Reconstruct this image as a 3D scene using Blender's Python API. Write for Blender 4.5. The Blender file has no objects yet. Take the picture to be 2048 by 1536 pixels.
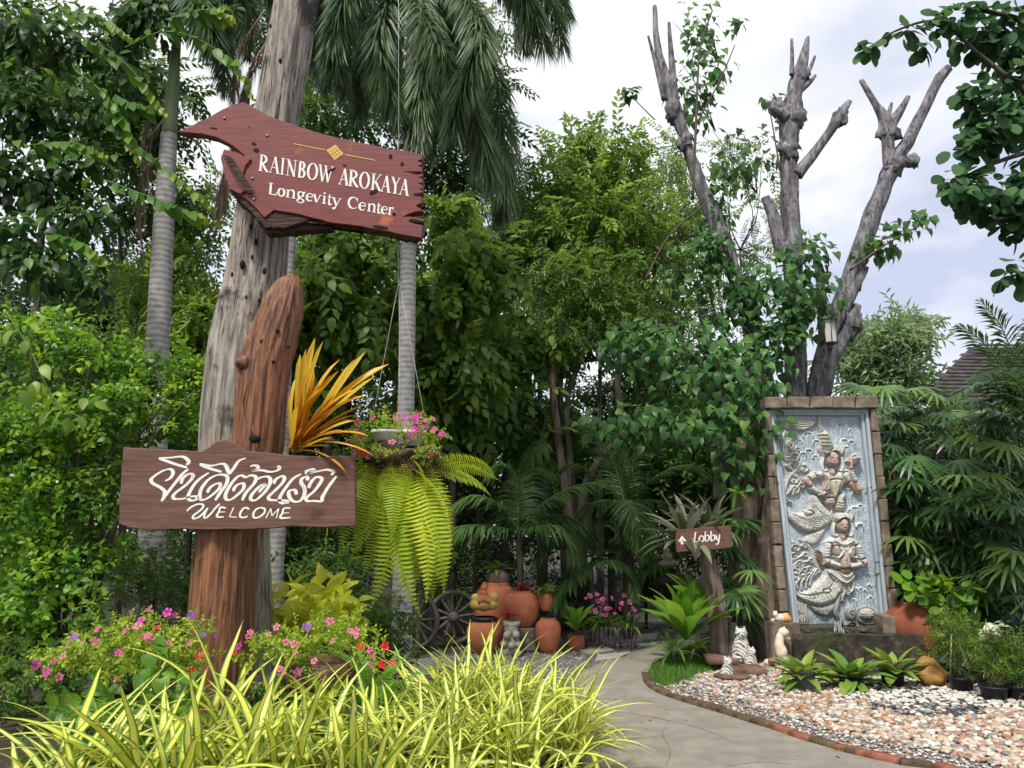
import bpy, math, random
import numpy as np
from mathutils import Vector, Matrix, Euler

# ------------------------------------------------------------------ camera, sky, sun, exposure
F = 1538.0; CAM_H = 1.5; PITCH = math.radians(10.9); ROLL = math.radians(0.5)
sc = bpy.context.scene
COL = sc.collection
cam = bpy.data.objects.new('camera', bpy.data.cameras.new('camera'))
COL.objects.link(cam)
cam.data.sensor_width = 36.0; cam.data.lens = 36.0 * F / 2048.0
cam.data.clip_start = 0.05; cam.data.clip_end = 2000
CAMR = Matrix.Rotation(math.pi/2 + PITCH, 3, 'X') @ Matrix.Rotation(ROLL, 3, 'Z')
cam.matrix_world = Matrix.Translation((0, 0, CAM_H)) @ CAMR.to_4x4()
sc.camera = cam

world = bpy.data.worlds.new("World"); sc.world = world; world.use_nodes = True
wn = world.node_tree.nodes; wl = world.node_tree.links; wn.clear()
SUN_EL = math.radians(56); SUN_AZ = math.radians(205)     # where the light comes from, clockwise from +Y
wo = wn.new('ShaderNodeOutputWorld'); sky = wn.new('ShaderNodeTexSky'); sky.sky_type = 'NISHITA'
sky.sun_disc = False; sky.sun_elevation = SUN_EL; sky.sun_rotation = SUN_AZ
b1 = wn.new('ShaderNodeBackground'); b1.inputs['Strength'].default_value = 0.11
b2 = wn.new('ShaderNodeBackground'); b2.inputs['Strength'].default_value = 0.43
tc = wn.new('ShaderNodeTexCoord'); mp = wn.new('ShaderNodeMapping'); mp.inputs['Scale'].default_value = (1, 1, 2.2)
mp.inputs['Location'].default_value = (3.1, 1.7, 0.4)
nz = wn.new('ShaderNodeTexNoise'); nz.inputs['Scale'].default_value = 2.3; nz.inputs['Detail'].default_value = 7; nz.inputs['Roughness'].default_value = 0.5
nz.inputs['Distortion'].default_value = 0.4
cr = wn.new('ShaderNodeValToRGB'); cr.color_ramp.elements[0].position = 0.40; cr.color_ramp.elements[0].color = (0.56, 0.59, 0.74, 1)
cr.color_ramp.elements[1].position = 0.57; cr.color_ramp.elements[1].color = (1, 1, 1, 1)
mxs = wn.new('ShaderNodeMixShader'); mxs.inputs[0].default_value = 0.9
wl.new(tc.outputs['Generated'], mp.inputs[0]); wl.new(mp.outputs[0], nz.inputs['Vector']); wl.new(nz.outputs[0], cr.inputs[0])
wl.new(cr.outputs[0], b2.inputs['Color']); wl.new(sky.outputs[0], b1.inputs['Color'])
wl.new(b1.outputs[0], mxs.inputs[1]); wl.new(b2.outputs[0], mxs.inputs[2]); wl.new(mxs.outputs[0], wo.inputs[0])

sl = bpy.data.lights.new('sun', 'SUN'); sl.energy = 1.75; sl.angle = math.radians(10); sl.color = (1.0, 0.95, 0.86)
so = bpy.data.objects.new('sun', sl); COL.objects.link(so)
sd = Vector((math.sin(SUN_AZ)*math.cos(SUN_EL), math.cos(SUN_AZ)*math.cos(SUN_EL), math.sin(SUN_EL)))
so.rotation_euler = sd.to_track_quat('Z', 'Y').to_euler(); so.location = sd*30
sc.view_settings.view_transform = 'Standard'; sc.view_settings.look = 'None'; sc.view_settings.gamma = 1
sc.view_settings.exposure = 1.42
sc.render.engine = 'CYCLES'
cy = sc.cycles; cy.max_bounces = 7; cy.diffuse_bounces = 4; cy.glossy_bounces = 2; cy.transmission_bounces = 5
cy.transparent_max_bounces = 4; cy.caustics_reflective = False; cy.caustics_refractive = False
cy.use_denoising = True; cy.sample_clamp_indirect = 6
cy.use_adaptive_sampling = True; cy.adaptive_threshold = 0.02

# ------------------------------------------------------------------ helpers
rnd = random.Random(7); rng = np.random.default_rng(11)
PI = math.pi
def P(px, py, Y):
    d = CAMR @ Vector(((px-1024)/F, (768-py)/F, -1.0)); t = Y/d.y
    return Vector((d.x*t, Y, CAM_H + d.z*t))
def G(px, py, z=0.0):
    d = CAMR @ Vector(((px-1024)/F, (768-py)/F, -1.0)); t = (z-CAM_H)/d.z
    return Vector((d.x*t, d.y*t, z))
def m(px, Y): return px*Y/F                                   # photo pixels -> metres at depth Y
def _hash(i, j, k, s):
    h = (i*374761393 + j*668265263 + k*2147483647 + s*974634777) & 0xffffffff
    h = ((h ^ (h >> 13))*1274126177) & 0xffffffff
    return ((h ^ (h >> 16)) & 0xffff)/32767.5 - 1.0
def vnoise(p, s=0):
    p = np.asarray(p, dtype=np.float64); i = np.floor(p).astype(np.int64); f = p - i; f = f*f*(3-2*f); r = 0
    for a in (0, 1):
        for b in (0, 1):
            for c in (0, 1):
                w = (f[:, 0] if a else 1-f[:, 0])*(f[:, 1] if b else 1-f[:, 1])*(f[:, 2] if c else 1-f[:, 2])
                r = r + w*_hash(i[:, 0]+a, i[:, 1]+b, i[:, 2]+c, s)
    return r
def fbm(p, o=3, s=0):
    r = 0; a = 1
    for k in range(o): r = r + a*vnoise(np.asarray(p)*2**k, s+k); a *= .5
    return r
def mesh(name, V, Fc, mat=None, smooth=False, attrs=None):
    V = np.asarray(V, dtype=np.float32).reshape(-1, 3); me = bpy.data.meshes.new(name)
    Fl = Fc if isinstance(Fc, list) and len(Fc) and isinstance(Fc[0], np.ndarray) else None
    if Fl is None:
        if isinstance(Fc, np.ndarray): Fl = [Fc]
        else:
            me.from_pydata(V.tolist(), [], [list(map(int, f)) for f in Fc]); Fl = None
    if Fl is not None:
        nl = sum(f.size for f in Fl); nf = sum(len(f) for f in Fl)
        me.vertices.add(len(V)); me.vertices.foreach_set('co', V.ravel())
        me.loops.add(nl); me.loops.foreach_set('vertex_index', np.concatenate([f.ravel() for f in Fl]).astype(np.int32))
        tot = np.concatenate([np.full(len(f), f.shape[1]) for f in Fl]); st = np.concatenate([[0], np.cumsum(tot)[:-1]])
        me.polygons.add(nf); me.polygons.foreach_set('loop_start', st.astype(np.int32))
        me.update(calc_edges=True)
    if smooth: me.polygons.foreach_set('use_smooth', np.ones(len(me.polygons), dtype=bool))
    for k, a in (attrs or {}).items():
        a = np.asarray(a, dtype=np.float32)
        if a.ndim == 2:
            at = me.color_attributes.new(k, 'FLOAT_COLOR', 'POINT'); at.data.foreach_set('color', np.c_[a, np.ones(len(a))].astype(np.float32).ravel())
        else:
            at = me.attributes.new(k, 'FLOAT', 'POINT'); at.data.foreach_set('value', a)
    if mat: me.materials.append(mat)
    me.update(); return me
WL = {}
def wloc(o): return WL.get(o.name, Vector((0, 0, 0))) if o else Vector((0, 0, 0))
def thing(name, loc, label, cat, group=None):
    o = bpy.data.objects.new(name, None); COL.objects.link(o); o.location = loc; WL[o.name] = Vector(loc)
    o.empty_display_size = .1; o['label'] = label; o['category'] = cat
    if group: o['group'] = group
    return o
def obj(name, V, Fc, mat, parent=None, smooth=False, attrs=None, label=None, cat=None, group=None, kind=None):
    V = np.asarray(V, dtype=np.float64).reshape(-1, 3)
    base = wloc(parent)
    if parent is None:
        base = Vector(((V[:, 0].min()+V[:, 0].max())/2, (V[:, 1].min()+V[:, 1].max())/2, V[:, 2].min())) if kind != 'structure' else Vector((0, 0, 0))
    o = bpy.data.objects.new(name, mesh(name, V-np.array(base), Fc, mat, smooth, attrs)); COL.objects.link(o)
    if parent is not None: o.parent = parent
    else: o.location = base
    WL[o.name] = base
    if label: o['label'] = label
    if cat: o['category'] = cat
    if group: o['group'] = group
    if kind: o['kind'] = kind
    return o
def inst(name, me, M, parent, label=None):                    # a part sharing mesh data; M is its world matrix
    o = bpy.data.objects.new(name, me); COL.objects.link(o); o.parent = parent
    o.matrix_local = Matrix.Translation(-wloc(parent)) @ M
    if label: o['label'] = label
    return o
def merge(parts):
    V = []; Q = {}; n = 0; at = {}
    for p in parts:
        v, f = p[0], p[1]; v = np.asarray(v, dtype=float).reshape(-1, 3)
        for g in (f if isinstance(f, list) else [f]): Q.setdefault(g.shape[1], []).append(g+n)
        V.append(v); n += len(v)
        if len(p) > 2: 
            for k, a in p[2].items(): at.setdefault(k, []).append(a)
    r = (np.concatenate(V), [np.concatenate(q) for q in Q.values()])
    return r + (({k: np.concatenate(a) for k, a in at.items()},) if at else ())
def frames(d, up):
    d = d/np.linalg.norm(d, axis=1, keepdims=True)
    x = np.cross(d, up); l = np.linalg.norm(x, axis=1, keepdims=True); x = np.where(l < 1e-4, np.array([[1., 0, 0]]), x/np.maximum(l, 1e-4))
    z = np.cross(x, d); return np.stack([x, d, z], axis=2)     # columns: width, length, normal
def stamp(T, pos, R, s, tint):                                 # copies of a template baked into one mesh
    v, f = T[0], T[1]; n = len(pos); k = len(v)
    V = np.einsum('nij,kj->nki', R, v)*np.asarray(s).reshape(-1, 1, 1) + pos[:, None, :]
    Fo = (f[None] + (np.arange(n)*k)[:, None, None]).reshape(-1, f.shape[1])
    at = {'tint': np.clip(np.repeat(tint, k) + np.tile(T[2].get('tint', np.zeros(k)), n), 0, 1)}
    for a in T[2]:
        if a != 'tint': at[a] = np.tile(T[2][a], n)
    return V.reshape(-1, 3), Fo, at
def crom(pts, n):
    pts = [np.array(p, dtype=float) for p in pts]
    if len(pts) < 3: return np.array([pts[0]+(pts[1]-pts[0])*t for t in np.linspace(0, 1, n)])
    q = [2*pts[0]-pts[1]] + pts + [2*pts[-1]-pts[-2]]; out = []
    for t in np.linspace(0, len(pts)-1-1e-6, n):
        i = int(t); u = t-i; a, b, c, d = q[i:i+4]
        out.append(.5*(2*b+(c-a)*u+(2*a-5*b+4*c-d)*u*u+(3*b-a-3*c+d)*u**3))
    return np.array(out)
def tube(pts, rad, sides=8, n=None, rough=0.0, rs=6.0, seed=0, cap=True, along=2.0, flute=0):
    n = n or len(pts)*4
    if len(pts) == n and not rough: c = np.array([list(p) for p in pts], dtype=float)
    else: c = crom([list(p) for p in pts], n)
    r = np.interp(np.linspace(0, 1, n), np.linspace(0, 1, len(rad)), rad)
    t = np.gradient(c, axis=0); t /= np.linalg.norm(t, axis=1, keepdims=True)+1e-9
    u = np.array([1., 0, 0]) if abs(t[0][0]) < .8 else np.array([0, 1., 0]); V = []
    a = np.linspace(0, 2*PI, sides, endpoint=False)
    for i in range(n):
        u = u - t[i]*np.dot(u, t[i]); u /= np.linalg.norm(u); w = np.cross(t[i], u)
        V.append(np.cos(a)[:, None]*u + np.sin(a)[:, None]*w)
    D = np.array(V); rr = np.repeat(r[:, None], sides, 1)
    if rough:
        L = np.linspace(0, 1, n)[:, None]*np.ones(sides)*np.linalg.norm(np.diff(c, axis=0), axis=1).sum()
        q = np.stack([np.cos(a)[None]*rs*np.ones((n, 1))*.5, np.sin(a)[None]*rs*np.ones((n, 1))*.5, L*along], axis=2).reshape(-1, 3)
        rr = rr*(1+rough*fbm(q, 3, seed).reshape(n, sides))
        if flute: rr = rr*(1+rough*.6*vnoise(np.c_[np.tile(a*flute/2, n), (L*0.35).ravel(), np.zeros(n*sides)], seed+9).reshape(n, sides))
    V = (c[:, None] + D*rr[..., None]).reshape(-1, 3)
    i = np.arange(n-1)[:, None]*sides; j = np.arange(sides)[None]; k = (j+1) % sides
    Q = np.stack([i+j, i+k, i+sides+k, i+sides+j], axis=2).reshape(-1, 4)
    if cap:
        V = np.vstack([V, c[0], c[-1]]); e = len(V)-2; jj = np.arange(sides); kk = (jj+1) % sides
        T = np.vstack([np.stack([kk, jj, np.full(sides, e)], 1), np.stack([jj+(n-1)*sides, kk+(n-1)*sides, np.full(sides, e+1)], 1)])
        return V, [Q, T]
    return V, [Q]
def pxtube(pts, Y, sides=10, **k):                             # pts: (px, py, width px[, dY])
    c = [P(p[0], p[1], Y+(p[3] if len(p) > 3 else 0)) for p in pts]
    return tube(c, [m(p[2], Y)/2 for p in pts], sides, **k)
def box(x0, x1, y0, y1, z0, z1, bev=0.0, jit=0.0, R=None):
    b = bev; X = []
    for z, e in ((z0, b), (z0+b, 0), (z1-b, 0), (z1, b)) if b else ((z0, 0), (z1, 0)):
        for (x, y) in ((x0+e, y0+e), (x1-e, y0+e), (x1-e, y1-e), (x0+e, y1-e)): X.append((x, y, z))
    V = np.array(X, dtype=float); n = len(V)//4; Fq = [[3, 2, 1, 0], [n*4-4, n*4-3, n*4-2, n*4-1]]
    for i in range(n-1):
        for j in range(4): k = (j+1) % 4; Fq.append([i*4+j, i*4+k, i*4+4+k, i*4+4+j])
    if jit: V = V + rng.uniform(-jit, jit, V.shape)
    if R is not None:
        c = V.mean(0); V = (V-c) @ np.array(R).T + c
    return V, [np.array(Fq)]
def lathe(prof, loc=(0, 0, 0), sides=28, wob=0.0, seed=0):
    a = np.linspace(0, 2*PI, sides, endpoint=False); V = []
    for r, z in prof: V.append(np.stack([np.cos(a)*r, np.sin(a)*r, np.full(sides, z)], 1))
    V = np.array(V); n = len(prof)
    if wob: V[..., :2] *= (1+wob*fbm(V.reshape(-1, 3)*5+seed, 2).reshape(n, sides, 1))
    V = V.reshape(-1, 3)+np.array(loc)
    i = np.arange(n-1)[:, None]*sides; j = np.arange(sides)[None]; k = (j+1) % sides
    Q = np.stack([i+j, i+k, i+sides+k, i+sides+j], axis=2).reshape(-1, 4)
    return V, [Q]
def ball(c, r, nu=10, nv=7, sq=(1, 1, 1), rough=0.0, seed=0, fr=2.0):
    V = [(0, 0, -1)]
    for i in range(1, nv):
        p = -PI/2+PI*i/nv
        for j in range(nu): t = 2*PI*j/nu; V.append((math.cos(p)*math.cos(t), math.cos(p)*math.sin(t), math.sin(p)))
    V.append((0, 0, 1)); V = np.array(V, dtype=float); T = []; Q = []; L = len(V)-1
    for j in range(nu):
        k = (j+1) % nu; T += [[0, 1+k, 1+j], [L, L-nu+j, L-nu+k]]
        for i in range(nv-2): a = 1+i*nu; Q.append([a+j, a+k, a+nu+k, a+nu+j])
    if rough: V = V*(1+rough*fbm(V*fr+seed*3.7, 3, seed))[:, None]
    V = V*np.array(sq)*r+np.array(c); return V, [np.array(T), np.array(Q)]
def prism(pts, y0, y1, bev=0.004):                              # outline of world (x, z) points at depth y0 (front) .. y1
    p = np.array(pts, dtype=float); n = len(p)
    if np.sum(p[:, 0]*np.roll(p[:, 1], -1)-np.roll(p[:, 0], -1)*p[:, 1]) < 0: p = p[::-1]
    e = np.roll(p, -1, 0)-np.roll(p, 1, 0); nn = np.stack([-e[:, 1], e[:, 0]], 1); nn /= np.linalg.norm(nn, axis=1, keepdims=True)+1e-9
    q = p+nn*bev; mk = lambda a, y: np.stack([a[:, 0], np.full(n, y), a[:, 1]], 1)
    V = np.vstack([mk(q, y0), mk(p, y0+bev), mk(p, y1-bev), mk(q, y1)])
    Fc = [list(range(n)), list(range(4*n-1, 3*n-1, -1))]
    for i in range(3):
        for j in range(n): k = (j+1) % n; Fc.append([i*n+k, i*n+j, i*n+n+j, i*n+n+k])
    return V, Fc
def jag(pts, step, amp, seed=0):                               # subdivide an outline and roughen it
    out = []; r = random.Random(seed)
    for i in range(len(pts)):
        a = Vector(pts[i]); b = Vector(pts[(i+1) % len(pts)]); k = max(1, int((b-a).length/step))
        for j in range(k):
            q = a.lerp(b, j/k)
            if j: q = q+Vector((r.uniform(-amp, amp), r.uniform(-amp, amp)))
            out.append(tuple(q))
    return out
def pxz(pts, Y): return [(P(x, y, Y).x, P(x, y, Y).z) for x, y in pts]

# ------------------------------------------------------------------ materials
def nodes(name):
    mt = bpy.data.materials.new(name); mt.use_nodes = True; nt = mt.node_tree; nt.nodes.clear()
    return mt, nt.nodes, nt.links
def ramp(n, cols, interp='LINEAR'):
    r = n.new('ShaderNodeValToRGB'); e = r.color_ramp; e.interpolation = interp
    while len(e.elements) < len(cols): e.elements.new(.5)
    for k, (p, c) in enumerate(cols): e.elements[k].position = p; e.elements[k].color = (*c, 1)
    return r
def leafmat(name, cols, trans=.35, rough=.42, spec=.35, tcol=1.5, attr='tint', edge=None):
    mt, n, l = nodes(name); a = n.new('ShaderNodeAttribute'); a.attribute_name = attr
    r = ramp(n, [(i/(len(cols)-1), c) for i, c in enumerate(cols)]); l.new(a.outputs['Fac'], r.inputs[0]); col = r.outputs[0]
    if edge:
        e = n.new('ShaderNodeAttribute'); e.attribute_name = 'edge'; er = ramp(n, [(edge[1], (0, 0, 0)), (edge[2], (1, 1, 1))])
        l.new(e.outputs['Fac'], er.inputs[0]); mx = n.new('ShaderNodeMix'); mx.data_type = 'RGBA'
        l.new(er.outputs[0], mx.inputs['Factor']); l.new(col, mx.inputs['A']); mx.inputs['B'].default_value = (*edge[0], 1); col = mx.outputs['Result']
        e = n.new('ShaderNodeAttribute'); e.attribute_name = 'al'; er = ramp(n, [(0, (.10, .20, .03)), (.22, (.5, .5, .5)), (.90, (.5, .5, .5)), (.955, (.22, .12, .04))]); ef = ramp(n, [(0, (.9, .9, .9)), (.22, (0, 0, 0)), (.92, (0, 0, 0)), (.96, (1, 1, 1))])
        l.new(e.outputs['Fac'], er.inputs[0]); l.new(e.outputs['Fac'], ef.inputs[0]); mx = n.new('ShaderNodeMix'); mx.data_type = 'RGBA'; l.new(ef.outputs[0], mx.inputs['Factor']); l.new(col, mx.inputs['A']); l.new(er.outputs[0], mx.inputs['B']); col = mx.outputs['Result']
    p = n.new('ShaderNodeBsdfPrincipled'); p.inputs['Roughness'].default_value = rough; p.inputs['Specular IOR Level'].default_value = spec
    l.new(col, p.inputs['Base Color'])
    t = n.new('ShaderNodeBsdfTranslucent'); hs = n.new('ShaderNodeHueSaturation'); hs.inputs['Hue'].default_value = .485; hs.inputs['Value'].default_value = tcol
    l.new(col, hs.inputs['Color']); l.new(hs.outputs[0], t.inputs['Color'])
    ms = n.new('ShaderNodeMixShader'); ms.inputs[0].default_value = trans; l.new(p.outputs[0], ms.inputs[1]); l.new(t.outputs[0], ms.inputs[2])
    o = n.new('ShaderNodeOutputMaterial'); l.new(ms.outputs[0], o.inputs[0]); return mt
def rockmat(name, cols, scale=6, stretch=(1, 1, 1), rough=.85, bump=.4, det=8, rgh=.6, spots=None, bdist=.02, spec=.3, wave=None, cscale=None, metal=0):
    """noise driven colour ramp + bump; spots=(colour, scale, threshold) adds a second layer of blotches"""
    mt, n, l = nodes(name); tc = n.new('ShaderNodeTexCoord'); mp = n.new('ShaderNodeMapping'); mp.inputs['Scale'].default_value = stretch
    l.new(tc.outputs['Object'], mp.inputs[0])
    z = n.new('ShaderNodeTexNoise'); z.inputs['Scale'].default_value = scale; z.inputs['Detail'].default_value = det; z.inputs['Roughness'].default_value = rgh
    l.new(mp.outputs[0], z.inputs['Vector']); h = z.outputs[0]
    if wave:
        w = n.new('ShaderNodeTexWave'); w.bands_direction = wave[0]; w.inputs['Scale'].default_value = wave[1]; w.inputs['Distortion'].default_value = wave[2]
        w.inputs['Detail'].default_value = 3; l.new(tc.outputs['Object'], w.inputs['Vector'])
        mm = n.new('ShaderNodeMix'); mm.inputs['Factor'].default_value = wave[3]; l.new(h, mm.inputs['A']); l.new(w.outputs['Fac'], mm.inputs['B']); h = mm.outputs['Result']
    r = ramp(n, cols); l.new(h, r.inputs[0]); col = r.outputs[0]
    for sp in (spots or []):
        y = n.new('ShaderNodeTexNoise'); y.inputs['Scale'].default_value = sp[1]; y.inputs['Detail'].default_value = 6; y.inputs['Roughness'].default_value = .65
        l.new((mp if len(sp) > 3 else tc).outputs[0 if len(sp) > 3 else 'Object'], y.inputs['Vector'])
        rr = ramp(n, [(sp[2], (0, 0, 0)), (sp[2]+.07, (1, 1, 1))]); l.new(y.outputs[0], rr.inputs[0])
        mx = n.new('ShaderNodeMix'); mx.data_type = 'RGBA'; l.new(rr.outputs[0], mx.inputs['Factor']); l.new(col, mx.inputs['A'])
        mx.inputs['B'].default_value = (*sp[0], 1); col = mx.outputs['Result']
    p = n.new('ShaderNodeBsdfPrincipled'); p.inputs['Roughness'].default_value = rough; p.inputs['Specular IOR Level'].default_value = spec; p.inputs['Metallic'].default_value = metal
    l.new(col, p.inputs['Base Color']); b = n.new('ShaderNodeBump'); b.inputs['Strength'].default_value = bump; b.inputs['Distance'].default_value = bdist
    l.new(h, b.inputs['Height']); l.new(b.outputs[0], p.inputs['Normal'])
    o = n.new('ShaderNodeOutputMaterial'); l.new(p.outputs[0], o.inputs[0]); return mt
def plain(name, c, rough=.6, var=.25, scale=12, **k):
    return rockmat(name, [(.3, tuple(x*(1-var) for x in c)), (.7, tuple(min(1, x*(1+var)) for x in c))], scale=scale, rough=rough, bump=k.pop('bump', .15), **k)
def vcolmat(name, rough=.8, spots=None, bump=.2, scale=40, spec=.3):
    mt, n, l = nodes(name); a = n.new('ShaderNodeAttribute'); a.attribute_name = 'paint'; tc = n.new('ShaderNodeTexCoord')
    z = n.new('ShaderNodeTexNoise'); z.inputs['Scale'].default_value = scale; z.inputs['Detail'].default_value = 5; l.new(tc.outputs['Object'], z.inputs['Vector'])
    r = ramp(n, [(.3, (.72, .72, .7)), (.7, (1.1, 1.1, 1.1))]); l.new(z.outputs[0], r.inputs[0])
    mx = n.new('ShaderNodeMix'); mx.data_type = 'RGBA'; mx.blend_type = 'MULTIPLY'; mx.inputs['Factor'].default_value = 1
    l.new(a.outputs['Color'], mx.inputs['A']); l.new(r.outputs[0], mx.inputs['B'])
    p = n.new('ShaderNodeBsdfPrincipled'); p.inputs['Roughness'].default_value = rough; p.inputs['Specular IOR Level'].default_value = spec; l.new(mx.outputs['Result'], p.inputs['Base Color'])
    b = n.new('ShaderNodeBump'); b.inputs['Strength'].default_value = bump; b.inputs['Distance'].default_value = .01; l.new(z.outputs[0], b.inputs['Height']); l.new(b.outputs[0], p.inputs['Normal'])
    o = n.new('ShaderNodeOutputMaterial'); l.new(p.outputs[0], o.inputs[0]); return mt

M = {}
M['leaf_dark'] = leafmat('dark_leaf', [(.02, .052, .015), (.052, .12, .022), (.13, .22, .035)], .42)
M['leaf_mid'] = leafmat('mid_leaf', [(.035, .085, .018), (.09, .185, .03), (.21, .32, .045)], .45)
M['leaf_fresh'] = leafmat('fresh_leaf', [(.055, .12, .022), (.12, .225, .035), (.24, .35, .055)], .45)
M['leaf_bright'] = leafmat('bright_leaf', [(.045, .125, .018), (.11, .26, .025), (.27, .44, .035)], .42)
M['leaf_bodhi'] = leafmat('heart_leaf', [(.03, .09, .03), (.06, .16, .04), (.13, .27, .05)], .4, .4, .3)
M['leaf_cool'] = leafmat('cool_leaf', [(.025, .065, .03), (.05, .125, .045), (.10, .21, .07)], .35, .6, .15)
M['leaf_over'] = leafmat('overhang_leaf', [(.02, .055, .018), (.05, .13, .025), (.12, .25, .035), (.36, .42, .05)], .42, .42, .25)
M['leaf_lime'] = leafmat('lime_leaf', [(.32, .44, .03), (.60, .66, .05), (.76, .74, .14)], .5)
M['fern'] = leafmat('fern_leaf', [(.16, .28, .02), (.34, .46, .03), (.58, .62, .06)], .42)
M['fern_green'] = leafmat('green_fern', [(.05, .14, .02), (.10, .25, .03), (.2, .38, .05)], .4)
M['foxtail'] = leafmat('foxtail_frond', [(.04, .08, .035), (.10, .17, .075), (.24, .32, .17)], .38, .4, .5)
M['palm'] = leafmat('palm_frond', [(.03, .075, .02), (.07, .15, .035), (.16, .26, .07)], .3, .35, .5)
M['leaf_pale'] = leafmat('pale_leaf', [(.06, .12, .05), (.14, .24, .10), (.30, .40, .20)], .35, .6, .2)
M['palm_light'] = leafmat('light_palm_frond', [(.05, .12, .03), (.11, .21, .06), (.22, .34, .12)], .35, .35, .5)
M['leaf_vinca'] = leafmat('vinca_leaf', [(.12, .23, .02), (.24, .36, .035), (.40, .50, .06)], .42)
M['rhapis'] = leafmat('fan_leaf', [(.025, .07, .02), (.06, .15, .035), (.17, .28, .06)], .3, .35, .5)
M['varieg'] = leafmat('variegated_leaf', [(.58, .60, .07), (.72, .72, .11), (.80, .79, .26)], .32, .45, .35, 1.15, edge=((.12, .27, .04), .52, .72))
M['orange_brom'] = leafmat('orange_strap', [(.55, .22, .015), (.68, .38, .02), (.60, .50, .05)], .35, .35, .5, 1.2)
M['grey_brom'] = leafmat('grey_strap', [(.10, .13, .08), (.17, .20, .12), (.26, .25, .18)], .25, .6)
M['green_brom'] = leafmat('green_strap', [(.07, .16, .03), (.14, .27, .04), (.26, .36, .06)], .3, .3, .6)
M['red_brom'] = leafmat('red_strap', [(.16, .03, .03), (.36, .03, .06), (.30, .10, .05)], .3, .3, .6)
M['nest'] = leafmat('nest_fern_leaf', [(.08, .20, .02), (.15, .32, .03), (.26, .44, .04)], .4, .35, .4)
M['caladium'] = leafmat('white_leaf', [(.7, .72, .55), (.8, .8, .66), (.8, .8, .7)], .3)
M['dry'] = leafmat('dry_fibre', [(.16, .11, .07), (.28, .22, .15), (.4, .33, .24)], .2, .8, .1)
M['moss'] = plain('moss_and_roots', (.09, .07, .035), .95, .5, 30, bump=.8)
M['petal_pink'] = leafmat('pink_petal', [(.55, .08, .2), (.75, .16, .32), (.8, .35, .5)], .3, .6, .2, 1.0)
M['petal_red'] = leafmat('red_petal', [(.5, .01, .02), (.65, .015, .03), (.7, .03, .06)], .3, .6, .2, 1.0)
M['petal_magenta'] = leafmat('magenta_petal', [(.5, .03, .25), (.62, .06, .38), (.7, .12, .5)], .3, .6, .2, 1.0)
M['petal_purple'] = leafmat('purple_petal', [(.2, .05, .4), (.3, .08, .5), (.4, .15, .6)], .3, .6, .2, 1.0)
M['grey_wood'] = rockmat('weathered_grey_wood', [(.30, (.05, .045, .04)), (.42, (.17, .15, .13)), (.55, (.33, .29, .25)), (.75, (.47, .42, .37))], scale=9, stretch=(3.2, 3.2, .28), bump=.9, bdist=.03, det=10, rgh=.62,
    spots=[((.30, .24, .18), 1.1, .56), ((.045, .04, .036), 1.5, .57), ((.05, .042, .035), 12, .585, 1), ((.52, .47, .42), 20, .62, 1)])
M['brown_wood'] = rockmat('varnished_brown_wood', [(.30, (.05, .022, .014)), (.43, (.14, .06, .03)), (.58, (.25, .105, .045)), (.8, (.34, .16, .075))], scale=9, stretch=(3.5, 3.5, .3), bump=.8, bdist=.03, rough=.5, rgh=.62, spec=.4,
    spots=[((.06, .03, .02), 1.8, .60), ((.05, .022, .014), 11, .585, 1), ((.52, .38, .30), 30, .625, 1)])
M['red_board'] = rockmat('red_brown_board', [(.28, (.10, .028, .03)), (.5, (.165, .042, .04)), (.75, (.25, .065, .05))], scale=11, stretch=(.35, 1, 4.5), bump=.14, rough=.5, bdist=.006,
    spots=[((.36, .10, .045), 3.4, .60), ((.12, .055, .06), 2.0, .58), ((.07, .025, .025), 11, .60, 1)])
M['board_edge'] = rockmat('dark_split_wood', [(.3, (.012, .008, .008)), (.5, (.05, .028, .022)), (.75, (.16, .09, .06))], scale=9, stretch=(.6, 1, 9), bump=.9, rough=.8)
M['brown_board'] = rockmat('brown_painted_board', [(.28, (.07, .035, .027)), (.5, (.13, .064, .048)), (.78, (.20, .105, .08))], scale=8, stretch=(.45, 1, 5), bump=.35, rough=.65, bdist=.01,
    spots=[((.42, .30, .26), 32, .665, 1), ((.075, .035, .03), 3.2, .62)])
M['white_paint'] = plain('white_sign_paint', (.74, .72, .68), .6, .12, 30, spots=[((.30, .17, .14), 55, .66), ((.58, .54, .50), 14, .58)])
M['gold_paint'] = plain('gold_sign_paint', (.62, .40, .08), .45, .15, 30)
M['black'] = plain('dark_hole', (.012, .01, .01), .9, .2)
M['steel'] = plain('dull_bolt', (.25, .2, .18), .45, .2, metal=.6)
M['palm_trunk'] = rockmat('ringed_grey_trunk', [(.3, (.17, .16, .15)), (.5, (.30, .29, .28)), (.75, (.42, .41, .40))], scale=14, bump=.35, wave=('Z', 5.5, 2.2, .22), bdist=.01, spots=[((.12, .12, .10), 1.6, .62)])
M['crownshaft'] = plain('green_crownshaft', (.16, .20, .10), .5, .3, 3)
M['bark'] = rockmat('grey_brown_bark', [(.3, (.05, .046, .052)), (.46, (.15, .14, .155)), (.66, (.33, .315, .33))], scale=6, stretch=(2.2, 2.2, .7), bump=1.0, bdist=.06, det=10, rgh=.65, spots=[((.10, .095, .11), 1.6, .57), ((.26, .20, .16), 1.3, .64), ((.05, .044, .048), 9, .57, 1)])
M['bark_brown'] = rockmat('peeling_brown_bark', [(.3, (.06, .04, .03)), (.5, (.20, .145, .115)), (.75, (.36, .28, .23))], scale=7, stretch=(3, 3, .4), bump=1.0, bdist=.04)
M['bark_dark'] = rockmat('dark_bark', [(.3, (.03, .025, .02)), (.6, (.10, .09, .07)), (.8, (.17, .16, .13))], scale=10, stretch=(2, 2, .5), bump=.8)
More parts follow.
